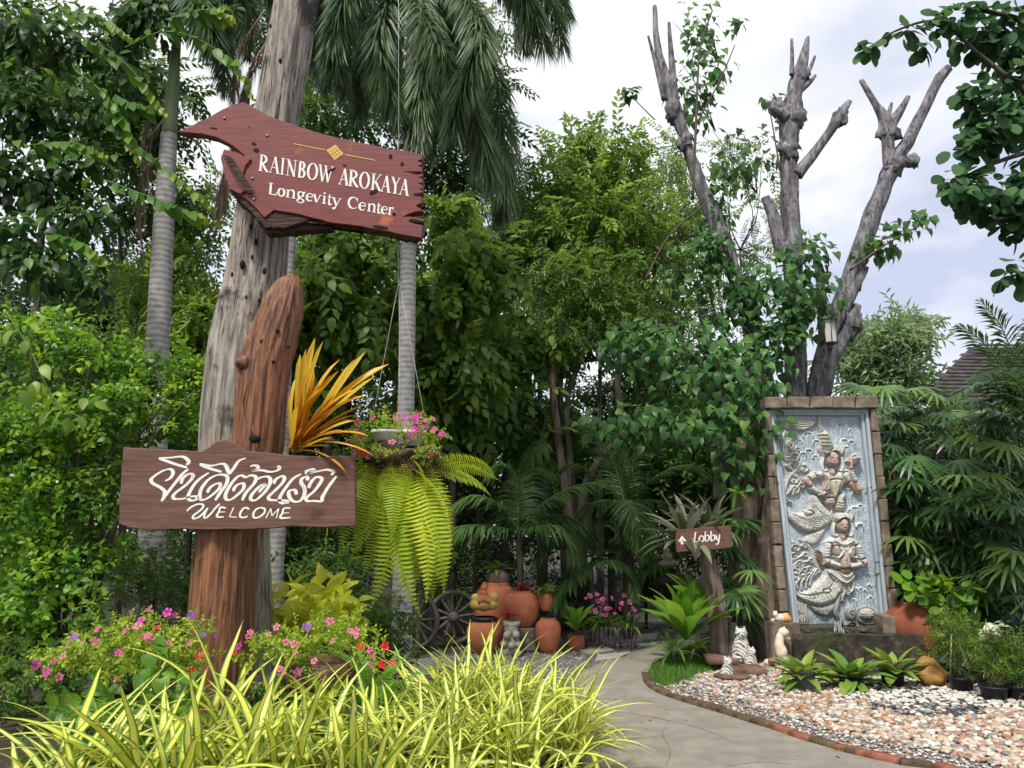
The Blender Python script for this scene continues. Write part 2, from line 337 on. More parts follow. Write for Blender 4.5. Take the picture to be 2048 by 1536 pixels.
M['twig'] = plain('twig', (.09, .07, .045), .8)
M['green_stem'] = plain('green_stem', (.10, .17, .04), .6)
M['clay'] = rockmat('terracotta', [(.3, (.30, .095, .045)), (.55, (.44, .15, .07)), (.8, (.52, .21, .11))], scale=4, bump=.2, rough=.75, spots=[((.24, .10, .06), 3.2, .62), ((.45, .36, .3), 9, .70)])
M['clay_dull'] = rockmat('grey_clay', [(.3, (.12, .08, .065)), (.6, (.24, .16, .13)), (.8, (.36, .29, .25))], scale=4, bump=.25, rough=.85)
M['clay_dark'] = rockmat('dark_terracotta', [(.3, (.16, .045, .025)), (.6, (.28, .09, .05)), (.8, (.36, .13, .08))], scale=4, bump=.2, rough=.8)
M['concrete'] = rockmat('path_concrete', [(.3, (.165, .147, .124)), (.5, (.22, .198, .168)), (.72, (.295, .268, .232))], scale=3.5, bump=.7, bdist=.006, det=13, rgh=.72, rough=.85, spots=[((.13, .115, .09), 1.1, .60), ((.27, .225, .175), 2.1, .6), ((.10, .09, .07), 60, .66), ((.40, .37, .32), 80, .68)])
M['soil'] = rockmat('dark_soil', [(.3, (.02, .015, .01)), (.6, (.055, .042, .03)), (.8, (.10, .08, .055))], scale=5, bump=1, bdist=.05, spots=[((.035, .05, .015), 1.2, .55)])
M['gravel_base'] = rockmat('fine_gravel', [(.35, (.05, .05, .052)), (.5, (.15, .145, .14)), (.68, (.36, .34, .32))], scale=60, bump=1, bdist=.02, det=3)
M['stone_brown'] = rockmat('weathered_sandstone', [(.3, (.075, .06, .045)), (.5, (.17, .135, .10)), (.75, (.30, .25, .20))], scale=7, bump=.7, bdist=.015, spots=[((.05, .045, .035), 4.5, .60), ((.36, .31, .25), 9, .66)])
M['stone_wet'] = rockmat('dark_mossy_stone', [(.35, (.016, .014, .011)), (.55, (.05, .042, .03)), (.78, (.14, .115, .08))], scale=8, bump=.8, bdist=.02, rough=.5, spots=[((.20, .15, .03), 5, .64), ((.05, .065, .02), 3, .6)])
M['blue_plaster'] = rockmat('blue_grey_plaster', [(.3, (.27, .32, .37)), (.5, (.37, .42, .47)), (.75, (.50, .55, .60))], scale=5, stretch=(5, 5, .5), bump=.3, bdist=.008, rough=.75, spots=[((.56, .58, .6), 6, .63, 1), ((.20, .23, .24), 3, .66, 1)])
M['relief'] = vcolmat('painted_relief', .72)
M['pebble'] = vcolmat('pebble_stone', .55, bump=.1, scale=25)
M['brick'] = rockmat('old_red_brick', [(.3, (.12, .045, .03)), (.5, (.24, .085, .05)), (.75, (.36, .15, .10))], scale=9, bump=.6, bdist=.01, spots=[((.06, .05, .035), 6, .55)])
M['brick_mossy'] = rockmat('mossy_dark_brick', [(.3, (.035, .03, .02)), (.5, (.09, .055, .035)), (.75, (.17, .10, .07))], scale=9, bump=.7, bdist=.01, spots=[((.06, .085, .02), 5, .56)])
M['rust_tile'] = rockmat('rusty_brown_block', [(.3, (.06, .03, .022)), (.55, (.15, .085, .06)), (.8, (.25, .17, .13))], scale=6, bump=.5)
M['cat'] = rockmat('striped_cat_glaze', [(.30, (.06, .06, .065)), (.42, (.25, .24, .23)), (.50, (.58, .56, .5)), (.8, (.74, .71, .64))], scale=16, bump=.05, rough=.4, wave=('DIAGONAL', 13, 6, .32), spec=.5)
M['cream'] = plain('cream_glaze', (.68, .58, .45), .45, .1, 8, spec=.5)
M['ginger'] = plain('ginger_glaze', (.62, .33, .13), .45, .2, 14, spec=.5)
M['pink_glaze'] = plain('pale_pink_glaze', (.68, .52, .46), .45, .15, 14, spec=.5)
M['nose'] = plain('black_paint', (.03, .028, .03), .4)
M['eye'] = plain('blue_eye_paint', (.12, .3, .5), .2)
M['white_pot'] = plain('white_plastic', (.62, .62, .6), .45, .08)
M['grey_pot'] = plain('grey_plastic', (.20, .20, .205), .55, .12)
M['black_pot'] = plain('black_plastic', (.018, .018, .02), .45, .2)
M['coir'] = rockmat('coconut_fibre', [(.3, (.05, .025, .015)), (.6, (.16, .085, .05)), (.8, (.28, .17, .10))], scale=20, bump=1, bdist=.02)
M['orange_rock'] = rockmat('orange_rock', [(.3, (.16, .08, .02)), (.55, (.34, .18, .05)), (.8, (.50, .31, .12))], scale=5, bump=.6, bdist=.02, rough=.5, spots=[((.06, .04, .02), 4, .6)])
M['wheel'] = rockmat('grey_old_timber', [(.3, (.07, .06, .05)), (.6, (.17, .15, .13)), (.8, (.27, .25, .22))], scale=12, bump=.6)
M['lantern'] = plain('dark_metal', (.13, .115, .10), .55, .3)
M['glass'] = plain('frosted_pane', (.52, .52, .50), .25, .1)
M['bamboo'] = plain('bamboo_cane', (.34, .27, .15), .6)
M['shingle'] = rockmat('grey_roof_shingle', [(.3, (.03, .027, .026)), (.6, (.07, .063, .06)), (.8, (.12, .11, .105))], scale=6, bump=.4)
M['wire'] = plain('steel_wire', (.42, .42, .42), .5)
M['slab'] = plain('pale_stepping_stone', (.40, .36, .32), .85, .3, 4)
M['statue_yellow'] = plain('ochre_glaze', (.42, .30, .08), .6, .35, 18)
M['statue_grey'] = plain('carved_grey_stone', (.30, .28, .22), .8, .35, 18)

# ------------------------------------------------------------------ ground, path, gravel, kerb, pebbles
CRI = np.array(CAMR.transposed())
def proj(X):
    d = (np.asarray(X, dtype=float)-np.array([0, 0, CAM_H])) @ CRI.T
    return 1024+F*d[:, 0]/-d[:, 2], 768-F*d[:, 1]/-d[:, 2]
def inpoly(x, y, poly):
    r = np.zeros(len(x), dtype=bool); j = len(poly)-1
    for i in range(len(poly)):
        (xi, yi), (xj, yj) = poly[i], poly[j]
        c = ((yi > y) != (yj > y)) & (x < (xj-xi)*(y-yi)/((yj-yi) or 1e-9)+xi); r ^= c; j = i
    return r
def gsheet(name, px, z, mat, kind='structure', thick=0.0):
    p = [G(x, y, z) for x, y in px]
    if thick:
        n = len(p); V = [tuple(q) for q in p]+[(q.x, q.y, z-thick) for q in p]
        return obj(name, V, [list(range(n))]+[[(j+1) % n, j, n+j, n+(j+1) % n] for j in range(n)], mat, kind=kind)
    return obj(name, [tuple(q) for q in p], [list(range(len(p)))], mat, kind=kind)
g = np.array([(-150, -30, 0), (150, -30, 0), (150, 260, 0), (-150, 260, 0)], dtype=float)
obj('ground', g, [[0, 1, 2, 3]], M['soil'], kind='structure')
EDGE = [(1292, 1352), (1300, 1372), (1330, 1392), (1380, 1408), (1440, 1426), (1490, 1442), (1545, 1459), (1598, 1478), (1640, 1490), (1690, 1505), (1746, 1518), (1805, 1531), (1865, 1538), (1960, 1562), (2090, 1600), (2300, 1660)]
PATH = [(1100, 1700), (1120, 1500), (1130, 1400), (1160, 1345), (1215, 1318), (1260, 1305), (1300, 1296), (1330, 1284), (1400, 1262), (1450, 1250), (1475, 1256), (1440, 1268), (1395, 1284), (1345, 1304), (1305, 1325)] + EDGE + [(2300, 1900), (1100, 1900)]
gsheet('path', PATH, .030, M['concrete'], thick=.05)
for k, q in enumerate([[(1200, 1420), (1260, 1428), (1330, 1440), (1420, 1462), (1500, 1500)], [(1215, 1322), (1262, 1316), (1300, 1322)], [(1330, 1536), (1340, 1500), (1322, 1470), (1335, 1440)], [(1440, 1536), (1520, 1524), (1600, 1530)]]):
    pts = [G(x+rnd.uniform(-4, 4), y+rnd.uniform(-1, 1), .0305) for x, y in q]; V, Fq = tube(pts, [.0005, .0016, .001, .0005], 4, n=40, rough=.7, rs=30, along=14, cap=False); obj('crack', V, Fq, M['black'], bpy.data.objects['path'])
gsheet('gravel', [(800, 1330), (880, 1298), (1000, 1282), (1130, 1268), (1250, 1240), (1300, 1215), (1420, 1190), (1500, 1200), (1480, 1246), (1400, 1276), (1330, 1300), (1225, 1332), (1165, 1372), (1100, 1420), (900, 1420)], .006, M['gravel_base'])
for q in ([(1150, 1296), (1205, 1290), (1228, 1299), (1180, 1308)], [(1195, 1309), (1262, 1303), (1250, 1314), (1190, 1321)], [(1262, 1271), (1318, 1264), (1312, 1276), (1270, 1282)], [(1330, 1256), (1360, 1250), (1372, 1257), (1338, 1263)], [(1300, 1243), (1328, 1238), (1340, 1243), (1306, 1249)]):
    p = [G(x, y, .03) for x, y in q]; c = sum(p, Vector())/4
    o = obj('stepping_stone', [tuple(v) for v in p]+[(v.x, v.y, .008) for v in p], [[3, 2, 1, 0], [0, 1, 5, 4], [1, 2, 6, 5], [2, 3, 7, 6], [3, 0, 4, 7]], M['slab'])
    o['label'] = {1150: 'pale flat stone lying in gravel left of the path bend', 1195: 'broad pale slab touching the left path edge', 1262: 'light slab in grey gravel beside orchids', 1330: 'small pale stone farthest along the gravel walk', 1300: 'thin pale stone in gravel behind the orchid pots'}[q[0][0]]
    o['category'] = 'stepping stone'; o['group'] = 'stepping stones in the gravel'

def bedh(x, y):                                                  # raised planting bed at the left
    q = ((x+1.75)/2.25)**2+((y-4.6)/2.6)**2; return .34*np.clip((1-q)*2.2, 0, 1)**.7
gx_, gy_ = np.meshgrid(np.linspace(-4.2, .6, 60), np.linspace(1.8, 7.4, 60)); hz_ = bedh(gx_.ravel(), gy_.ravel()); hz_ = hz_+.02*fbm(np.c_[gx_.ravel()*3, gy_.ravel()*3, hz_], 3)*(hz_ > .02)+np.where(hz_ > 0, .0, -.06)
ii = np.arange(3600).reshape(60, 60); obj('planting_bed', np.c_[gx_.ravel(), gy_.ravel(), hz_], [np.stack([ii[:-1, :-1], ii[:-1, 1:], ii[1:, 1:], ii[1:, :-1]], 2).reshape(-1, 4)], M['soil'], None, True, kind='structure')
# brick edging, one object per brick
kerb = thing('brick_edging', G(1600, 1480), 'curved row of old bricks edging the pebble bed along the concrete path', 'edging')
L = crom([list(G(x, y+3)) for x, y in EDGE], 700); seg = np.linalg.norm(np.diff(L, axis=0), axis=1); S = np.r_[0, np.cumsum(seg)]
s = 0; i = 0
while s < S[-1]-.25:
    bl = rnd.uniform(.19, .23); a = np.array([np.interp(s, S, L[:, k]) for k in range(3)]); b = np.array([np.interp(s+bl, S, L[:, k]) for k in range(3)])
    c = (a+b)/2; d = (b-a)/np.linalg.norm(b-a); ang = math.atan2(d[1], d[0])
    V, Fq = box(-bl/2+.004, bl/2-.004, -.045, .045, -.03, rnd.uniform(.052, .066), .008, .003)
    px = proj(c[None])[0][0]
    R = np.array(Matrix.Rotation(ang+rnd.uniform(-.03, .03), 3, 'Z') @ Matrix.Rotation(rnd.uniform(-.03, .03), 3, 'X'))
    obj('brick', V @ R.T + np.array([c[0], c[1], 0]), Fq, M['brick'] if (px > 1700 and px < 1820) or (rnd.random() < .25 and px > 1500) else M['brick_mossy'], kerb, label='clean orange brick' if 1740 < px < 1800 else None)
    s += bl+rnd.uniform(0, .006); i += 1

BED = [(x, y-4) for x, y in EDGE[1:]]+[(2300, 1440), (2060, 1385), (1960, 1368), (1900, 1362), (1850, 1350), (1780, 1352), (1600, 1350), (1530, 1330), (1440, 1345), (1400, 1352), (1380, 1365), (1330, 1376)]
gsheet('pebble_bed', BED, .010, M['gravel_base'])
pb = bpy.data.objects['pebble_bed']
SP = {6: ball((0, 0, 0), 1, 7, 5), 4: ball((0, 0, 0), 1, 5, 4)}
def cnoise(x, y, s, sc): return fbm(np.c_[x*sc, y*sc, np.zeros(len(x))], 2, s)
PC = {'or': (.37, .205, .13), 'or2': (.46, .33, .235), 'wh': (.60, .57, .51), 'wh2': (.47, .44, .38), 'gr': (.22, .22, .23), 'bl': (.055, .055, .062), 'br': (.26, .14, .09)}
def pickcol(px, py):
    n1 = cnoise(px, py, 5, .012); r = rng.random(len(px)); keys = np.empty(len(px), dtype=object)
    low = py-np.interp(px, [p[0] for p in EDGE], [p[1] for p in EDGE])          # negative above the edging
    for i in range(len(px)):
        top = py[i] < 1405+(px[i]-1700)*.06 and px[i] > 1680
        if low[i] > -32 and r[i] < .9: k = ('gr', 'wh', 'wh2', 'gr', 'or2')[int(r[i]*5/.9)]
        elif top: k = 'wh' if r[i] < .62 else ('bl' if r[i] < .85 else 'wh2')
        elif 1740 < px[i] < 1990 and 1398 < py[i] < 1438 and n1[i] > -.1 and r[i] < .6: k = 'bl' if r[i] < .45 else 'gr'
        elif px[i] < 1560: k = ('or2', 'wh', 'gr', 'wh2', 'gr', 'or')[int(r[i]*6)]
        else: k = ('or', 'or2', 'wh2', 'or2', 'wh2', 'br', 'or', 'wh', 'gr', 'or2', 'wh')[int(r[i]*11)]
        keys[i] = k
    return keys
def scatter(n, smin, smax, parts, seed, base, lift=0):
    X = np.c_[rng.uniform(.9, 5.2, n), rng.uniform(4.9, 9.4, n), np.zeros(n)]; px, py = proj(X)
    ok = inpoly(px, py, BED) & (px < 2090) & (py < 1560)
    X, px, py = X[ok], px[ok], py[ok]; low = py-np.interp(px, [p[0] for p in EDGE], [p[1] for p in EDGE])
    s = rng.uniform(smin, smax, len(X)); s *= np.where(low > -32, .55, 1)*np.where(py < 1400, .9, 1); keys = pickcol(px, py)
    o = np.argsort(-s/X[:, 1]); X, s, keys = X[o], s[o], keys[o]
    c = np.array([PC[k] for k in keys])*rng.uniform(.75, 1.2, (len(keys), 1))*rng.uniform(.95, 1.05, (len(keys), 3))
    A = rng.uniform(0, 2*PI, len(X)); sq = np.stack([rng.uniform(.8, 1.25, len(X)), rng.uniform(.7, 1, len(X)), rng.uniform(.42, .65, len(X))], 1)
    z = .012+s*sq[:, 2]*.5+lift
    vars_ = {}
    for i in range(min(parts, len(X))):
        key = keys[i]; 
        if (key, i % 2) not in vars_:
            V, Fq = ball((0, 0, 0), 1, 8, 6, rough=.12, seed=i); vars_[(key, i % 2)] = mesh('pebble', V, Fq, M['pebble'], True, {'paint': np.tile(c[i], (len(V), 1))})
        Mx = Matrix.Translation((X[i][0], X[i][1], z[i])) @ Matrix.Rotation(A[i], 4, 'Z') @ Matrix.Rotation(rnd.uniform(-.2, .2), 4, 'X') @ Matrix.Diagonal((*(s[i]*sq[i]), 1))
        inst('pebble', vars_[(key, i % 2)], Mx, pb)
    X, s, c, A, sq, z = [q[parts:] for q in (X, s, c, A, sq, z)]
    T = SP[6] if smin > .015 else SP[4]; v = T[0]; k = len(v)
    W = v[None]*(s[:, None]*sq)[:, None, :]; ca, sa = np.cos(A)[:, None], np.sin(A)[:, None]
    W = np.stack([W[..., 0]*ca-W[..., 1]*sa, W[..., 0]*sa+W[..., 1]*ca, W[..., 2]], 2); W[..., 0] += X[:, 0:1]; W[..., 1] += X[:, 1:2]; W[..., 2] += z[:, None]
    Fs = [(f[None]+(np.arange(len(s))*k)[:, None, None]).reshape(-1, f.shape[1]) for f in T[1]]
    obj('pebbles', W.reshape(-1, 3), Fs, M['pebble'], pb, True, {'paint': np.repeat(c, k, 0)}, kind='stuff')
scatter(14000, .018, .034, 290, 1, None, .006)
scatter(17000, .008, .015, 0, 2, None)
# heap of pale stones behind the cats
hp = thing('stone_heap', G(1530, 1350), 'small heap of pink and beige stones beside the mossy basin corner', 'stones')
for i in range(26):
    c = P(rnd.uniform(1510, 1565), rnd.uniform(1318, 1352), 9.15+rnd.uniform(-.15, .15)); k = rnd.choice(['or2', 'wh2', 'br', 'wh'])
    V, Fq = ball((c.x, c.y, max(.03, c.z)), rnd.uniform(.03, .055), 8, 6, (1.2, 1, .7), .2, i); obj('stone', V, Fq, M['pebble'], hp, True, {'paint': np.tile(np.array(PC[k])*rnd.uniform(.8, 1.1), (len(V), 1))})
# loose gravel chips beyond the path
n = 7000; X = np.c_[rng.uniform(-1.5, 5, n), rng.uniform(6, 13, n), np.full(n, .012)]; px, py = proj(X)
ok = inpoly(px, py, [(860, 1320), (1000, 1280), (1130, 1266), (1250, 1238), (1300, 1213), (1420, 1188), (1500, 1198), (1465, 1246), (1400, 1268), (1330, 1284), (1205, 1318), (1150, 1350), (950, 1400)]); X = X[ok]
v, fs = SP[4]; s = rng.uniform(.008, .022, len(X)); W = v[None]*s[:, None, None]*np.array([1.1, .9, .6])+X[:, None]
obj('gravel_chips', W.reshape(-1, 3), [(f[None]+(np.arange(len(s))*len(v))[:, None, None]).reshape(-1, f.shape[1]) for f in fs], M['pebble'], None, True, {'paint': np.repeat(rng.uniform(.08, .42, (len(s), 1))*np.array([[1, .98, .95]]), len(v), 0)}, kind='stuff', label='grey gravel chips on the walk behind the path', cat='gravel')

# ------------------------------------------------------------------ monument: stone frame, blue panel, painted relief, basin
MY = 9.7
mon = thing('relief_monument', (P(1690, 1290, MY).x, MY, 0), 'tall stone-framed blue relief panel of two crowned winged figures above a water basin', 'monument')
TL, TR, BR_, BL = (1535, 820), (1731, 820), (1774, 1262), (1584, 1262)
def slabpx(u, v): return tuple((1-v)*((1-u)*np.array(TL)+u*np.array(TR))+v*((1-u)*np.array(BL)+u*np.array(BR_)))
V, Fq = prism(pxz([TL, TR, BR_, BL], MY), MY, MY+.08, .006); obj('panel', V, Fq, M['blue_plaster'], mon)
def rim(u0, u1, v0, v1, w, d, nm):                             # a moulding strip round the panel
    O = [slabpx(u, v) for u, v in ((u0, v0), (u1, v0), (u1, v1), (u0, v1))]; I = [slabpx(u, v) for u, v in ((u0+w, v0+w*.45), (u1-w, v0+w*.45), (u1-w, v1), (u0+w, v1))]
    for k, nmn in ((0, 'top_moulding'), (1, 'side_moulding'), (3, 'side_moulding')):
        j = (k+1) % 4; q = pxz([O[k], O[j], I[j], I[k]], MY); V, Fq = prism(q, MY-d, MY+.001*k+.002, .006); obj(nmn, V, Fq, M['blue_plaster'], mon)
rim(0, 1, 0, 1.0, .035, .085, ''); rim(.04, .96, .012, 1.0, .03, .06, ''); 
# stones of the frame
def stone(q, nm='stone', y0=MY-.13, y1=MY+.06, mat='stone_brown'):
    j = [(x+rnd.uniform(-1.2, 1.2), y+rnd.uniform(-.8, .8)) for x, y in q]; V, Fq = prism(jag(pxz(j, MY), .05, .003, int(q[0][1])), y0+rnd.uniform(-.012, .012), y1, .012); obj(nm, V, Fq, M[mat], mon)
for k in range(10):
    a, b = k/9.3, min((k+1)/9.3, 1.0)
    if a >= 1: break
    f = lambda t, s: (1521+t*33+s*(14+t*3), 822+t*415)
    g2 = lambda t, s: (1733+t*38+s*(14+t*3), 822+t*412)
    stone([f(a, 0), f(a, 1), f(b-.004, 1), f(b-.004, 0)]); stone([g2(a, 0), g2(a, 1), g2(b-.004, 1), g2(b-.004, 0)])
for k in range(5): stone([(1524+k*44.5, 798-k*.4), (1524+(k+1)*44.5-1.2, 798-(k+1)*.4), (1522+(k+1)*44.8-1.2, 820), (1522+k*44.8, 820)], y0=MY-.17)

# relief as a sculpted height field
Zw = 560; gx0, gx1, gy0, gy1 = 1548, 1762, 830, 1268; SS = 1.45
NX, NY = int((gx1-gx0)*SS), int((gy1-gy0)*SS); GX, GY = np.meshgrid(np.linspace(gx0, gx1, NX), np.linspace(gy0, gy1, NY))
H = np.zeros((NY, NX)); CID = np.zeros((NY, NX), dtype=int); OID = np.zeros((NY, NX), dtype=int); PAL = [(.40, .46, .52)]
def colid(c):
    PAL.append(c); return len(PAL)-1
SKIN = colid((.46, .35, .30)); CREAM = colid((.50, .50, .47)); YEL = colid((.50, .47, .36)); PALE = colid((.62, .65, .66)); DARK = colid((.06, .06, .055)); GREYS = colid((.30, .31, .29)); LIP = colid((.36, .22, .18)); MOSS = colid((.12, .11, .06)); WET = colid((.055, .05, .035)); CR2 = colid((.48, .47, .42))
def t3(p): return (1530+p[0]/5.909, 820+p[1]/5.909)
def t4(p): return (1540+p[0]/5.689, 1030+p[1]/5.689)
def stroke(T, pts, w, h, col, oid, base=None, flat=.0, groove=0, n=40, add=False):
    """raised brush stroke; w = widths (zoom px)"""
    sc_ = 5.909 if T is t3 else 5.689; c = crom([(*T(p), 0) for p in pts], n)[:, :2]; r = np.interp(np.linspace(0, 1, n), np.linspace(0, 1, len(w)), w)/sc_/2
    x0, x1, y0, y1 = c[:, 0].min()-r.max()-1, c[:, 0].max()+r.max()+1, c[:, 1].min()-r.max()-1, c[:, 1].max()+r.max()+1
    ix = slice(max(0, int((x0-gx0)*SS)), min(NX, int((x1-gx0)*SS)+2)); iy = slice(max(0, int((y0-gy0)*SS)), min(NY, int((y1-gy0)*SS)+2))
    X, Y = GX[iy, ix], GY[iy, ix]
    if X.size == 0: return
    best = np.full(X.shape, 9.); 
    for i in range(n-1):
        a, b = c[i], c[i+1]; d = b-a; L2 = d@d+1e-9; t = np.clip(((X-a[0])*d[0]+(Y-a[1])*d[1])/L2, 0, 1)
        q = np.hypot(X-a[0]-t*d[0], Y-a[1]-t*d[1])/(r[i]+(r[i+1]-r[i])*t+1e-6); best = np.minimum(best, q)
    mk = best < 1; prof = np.sqrt(np.clip(1-best**2, 0, 1)) if not flat else np.clip((1-best)/flat, 0, 1)
    if groove: prof = prof*(1-.3*(np.cos(best*PI*groove) < -.2))
    z = (H[iy, ix] if add else (0 if base is None else base)) + h*prof
    if base is None and not add: z = np.maximum(z, 0)
    H[iy, ix] = np.where(mk, z, H[iy, ix])
    if col: CID[iy, ix] = np.where(mk, col, CID[iy, ix])
    if oid: OID[iy, ix] = np.where(mk, oid, OID[iy, ix])
def poly(T, pts, h, col, oid, dome=6.0, base=0, smooth=True):
    p = np.array([T(q) for q in pts]); 
    if smooth: p = crom([(*q, 0) for q in list(p)+[p[0]]], len(p)*5)[:, :2]
    x0, y0 = p.min(0)-1; x1, y1 = p.max(0)+1
    ix = slice(max(0, int((x0-gx0)*SS)), min(NX, int((x1-gx0)*SS)+2)); iy = slice(max(0, int((y0-gy0)*SS)), min(NY, int((y1-gy0)*SS)+2)); X, Y = GX[iy, ix], GY[iy, ix]
    ins = inpoly(X.ravel(), Y.ravel(), [tuple(q) for q in p]).reshape(X.shape); d = np.full(X.shape, 99.)
    for a, b in zip(p, np.roll(p, -1, 0)):
        e = b-a; L2 = e@e+1e-9; t = np.clip(((X-a[0])*e[0]+(Y-a[1])*e[1])/L2, 0, 1); d = np.minimum(d, np.hypot(X-a[0]-t*e[0], Y-a[1]-t*e[1]))
    k = np.clip(d/dome, 0, 1); z = base+h*np.sqrt(1-(1-k)**2)
    H[iy, ix] = np.where(ins, z, H[iy, ix]); CID[iy, ix] = np.where(ins, col, CID[iy, ix]); OID[iy, ix] = np.where(ins, oid, OID[iy, ix])
def line(T, pts, w=10, h=-.016, col=0, oid=0): stroke(T, pts, [w*.7, w, w*.7], h, col, oid, add=True)
def ell(T, c, rx, ry, h, col, oid, base=0, dome=6, n=14): poly(T, [(c[0]+rx*math.cos(a), c[1]+ry*math.sin(a)) for a in np.linspace(0, 2*PI, n, endpoint=False)], h, col, oid, dome, base)
def curl(T, base, ctr, r, w, col, oid, h=.05, sgn=1, turns=1.1, a0=0):   # a flame scroll: sweeps from base and rolls up round ctr
    sp = [(ctr[0]+r*(1-.75*t)*math.cos(a0+sgn*t*turns*2*PI), ctr[1]+r*(1-.75*t)*math.sin(a0+sgn*t*turns*2*PI)) for t in np.linspace(0, 1, 9)]
    mid = ((base[0]+sp[0][0])/2-sgn*r*.6, (base[1]+sp[0][1])/2); stroke(T, [base, mid]+sp, [w*.9, w, w*.9, w*.6, w*.45], h, col, oid, groove=2.2, n=46); ell(T, ctr, r*.22, r*.22, h*1.2, col, oid, dome=2)
# drapery folds and clouds on the panel
for T, cs in ((t3, [(500, 300, 62), (400, 370, 36), (600, 382, 45), (512, 490, 44), (440, 525, 38), (590, 556, 36), (900, 190, 62), (1000, 245, 26), (930, 372, 46), (1015, 385, 40), (950, 455, 40), (1055, 545, 32), (1050, 1170, 44), (1120, 1140, 36), (1000, 1190, 30), (1110, 1375, 46), (980, 960, 40), (1050, 990, 36)]),
              (t4, [(1010, 120, 42), (985, 685, 26), (1105, 672, 22), (965, 845, 26), (1120, 800, 22), (1135, 940, 26), (945, 968, 26), (1022, 838, 20), (1070, 860, 20)])):
    for x, y, r in cs:
        for k in (-.8, 0, .75): stroke(T, [(x+k*r, y+10), (x+k*r+r*.1, y+r*3.4)], [r*.75, r*.5, 4], .010, 0, 0, add=True, n=8)
        stroke(T, [(x-r, y+r*.6), (x-r*.8, y-r*.3), (x, y-r*.62), (x+r*.8, y-r*.3), (x+r, y+r*.6)], [6, 17, 20, 17, 6], .022, PALE, 0, add=True)
for k in range(9): stroke(t4, [(890+k*30, 620+(k*37) % 90), (900+k*31, 800), (905+k*33, 1080)], [4, 20, 8], .012, 0, 0, add=True)
# flame tail of the upper figure
A, B = 1, 2
for q in ([(225, 250), (205, 330), (195, 440), (215, 540), (270, 600), (330, 560)], [(260, 270), (290, 350), (260, 430), (250, 500), (300, 540)], [(310, 380), (270, 430), (300, 470), (360, 500), (380, 540)]): stroke(t3, q, [20, 52, 60, 46, 20], .05, CREAM, 3, groove=2.4)
for b_, c_, r_, w_, s_ in (((250, 560), (345, 560), 60, 40, 1), ((300, 700), (345, 640), 52, 44, 1), ((270, 830), (450, 700), 62, 60, 1), ((250, 960), (330, 830), 70, 60, 1), ((250, 1080), (350, 950), 60, 46, 1), ((240, 650), (265, 660), 26, 24, -1), ((320, 1000), (420, 900), 40, 36, 1), ((330, 400), (370, 470), 30, 26, 1)): curl(t3, b_, c_, r_, w_, CREAM, 3, .055, s_, a0=PI)
stroke(t3, [(420, 560), (410, 620), (370, 700), (290, 780), (240, 880), (225, 980), (245, 1060), (300, 1090)], [10, 40, 54, 50, 50, 40, 26], .05, CREAM, 3, groove=2.4)
# hanging bird wing ornament at the top corner
poly(t3, [(175, 128), (240, 150), (330, 135), (420, 118), (520, 122), (590, 142), (562, 195), (500, 232), (440, 256), (340, 240), (255, 236), (205, 190)], .05, CR2, 4, 5)
for y in (150, 175, 200): line(t3, [(215, y+8), (320, y+20), (430, y+4), (540, y)], 11, -.022)
# wings / body of the upper figure
poly(t3, [(232, 1100), (260, 1175), (320, 1205), (410, 1220), (490, 1160), (505, 1060), (540, 1000), (600, 1020), (640, 1080), (700, 1150), (770, 1230), (770, 1320), (690, 1385), (600, 1430), (480, 1440), (360, 1390), (270, 1300), (235, 1210)], .075, CREAM, B, 9)
for k in range(4): line(t3, [(540-k*16, 1050+k*20), (580, 1150+k*18), (660, 1230+k*16), (760, 1265+k*18)], 12)
for k in range(6): line(t3, [(262+k*14, 1210+k*6), (340+k*16, 1300-k*4), (450+k*10, 1355-k*12), (600+k*14, 1400-k*26)], 11)
for k in range(5): line(t3, [(420+k*44, 1225+k*5), (470+k*50, 1290+k*8), (430+k*66, 1420-k*8)], 10)
poly(t3, [(430, 1190), (520, 1180), (560, 1230), (470, 1260)], .082, YEL, B, 8)
poly(t3, [(560, 1440), (700, 1390), (690, 1450), (640, 1536), (560, 1600), (430, 1560), (480, 1480)], .05, CREAM, B, 8)
for k in range(5): line(t3, [(470+k*40, 1450+k*6), (520+k*28, 1500+k*6)], 9)
# torso, arms and head of the upper figure
stroke(t3, [(590, 775), (520, 800), (470, 835)], [105, 105, 95], .075, CREAM, A); stroke(t3, [(475, 830), (545, 930), (640, 1000)], [90, 85, 62], .085, CREAM, A)
stroke(t3, [(470, 830), (480, 850), (510, 880)], [96, 92, 86], .088, SKIN, A)
for k in (0, 1, 2): line(t3, [(540+k*30, 770-k*4), (560+k*30, 850-k*14)], 9)
poly(t3, [(560, 745), (650, 722), (780, 740), (920, 700), (985, 745), (980, 850), (900, 905), (860, 985), (815, 1080), (760, 1110), (690, 1060), (660, 960), (650, 850), (590, 800)], .095, CREAM, A, 10)
poly(t3, [(730, 830), (800, 815), (880, 830), (860, 930), (800, 1060), (760, 1010), (735, 920)], .108, YEL, A, 6, .0)
stroke(t3, [(655, 770), (690, 850), (670, 950)], [34, 44, 30], .112, SKIN, A); stroke(t3, [(880, 740), (900, 800), (850, 930)], [10, 24, 12], .115, LIP, A)
ell(t3, (745, 1085), 72, 58, .10, SKIN, A, dome=9); line(t3, [(690, 1050), (740, 1065), (800, 1045)], 14, .015, YEL)
stroke(t3, [(650, 1000), (680, 975), (720, 955)], [60, 50, 24], .125, SKIN, A); 
for k in range(3): stroke(t3, [(680+k*6, 950+k*16), (712+k*5, 935+k*18), (738, 945+k*15)], [17, 15, 9], .135, SKIN, A, n=10)
stroke(t3, [(608, 965), (620, 990), (612, 1010)], [26, 30, 26], .11, YEL, A)
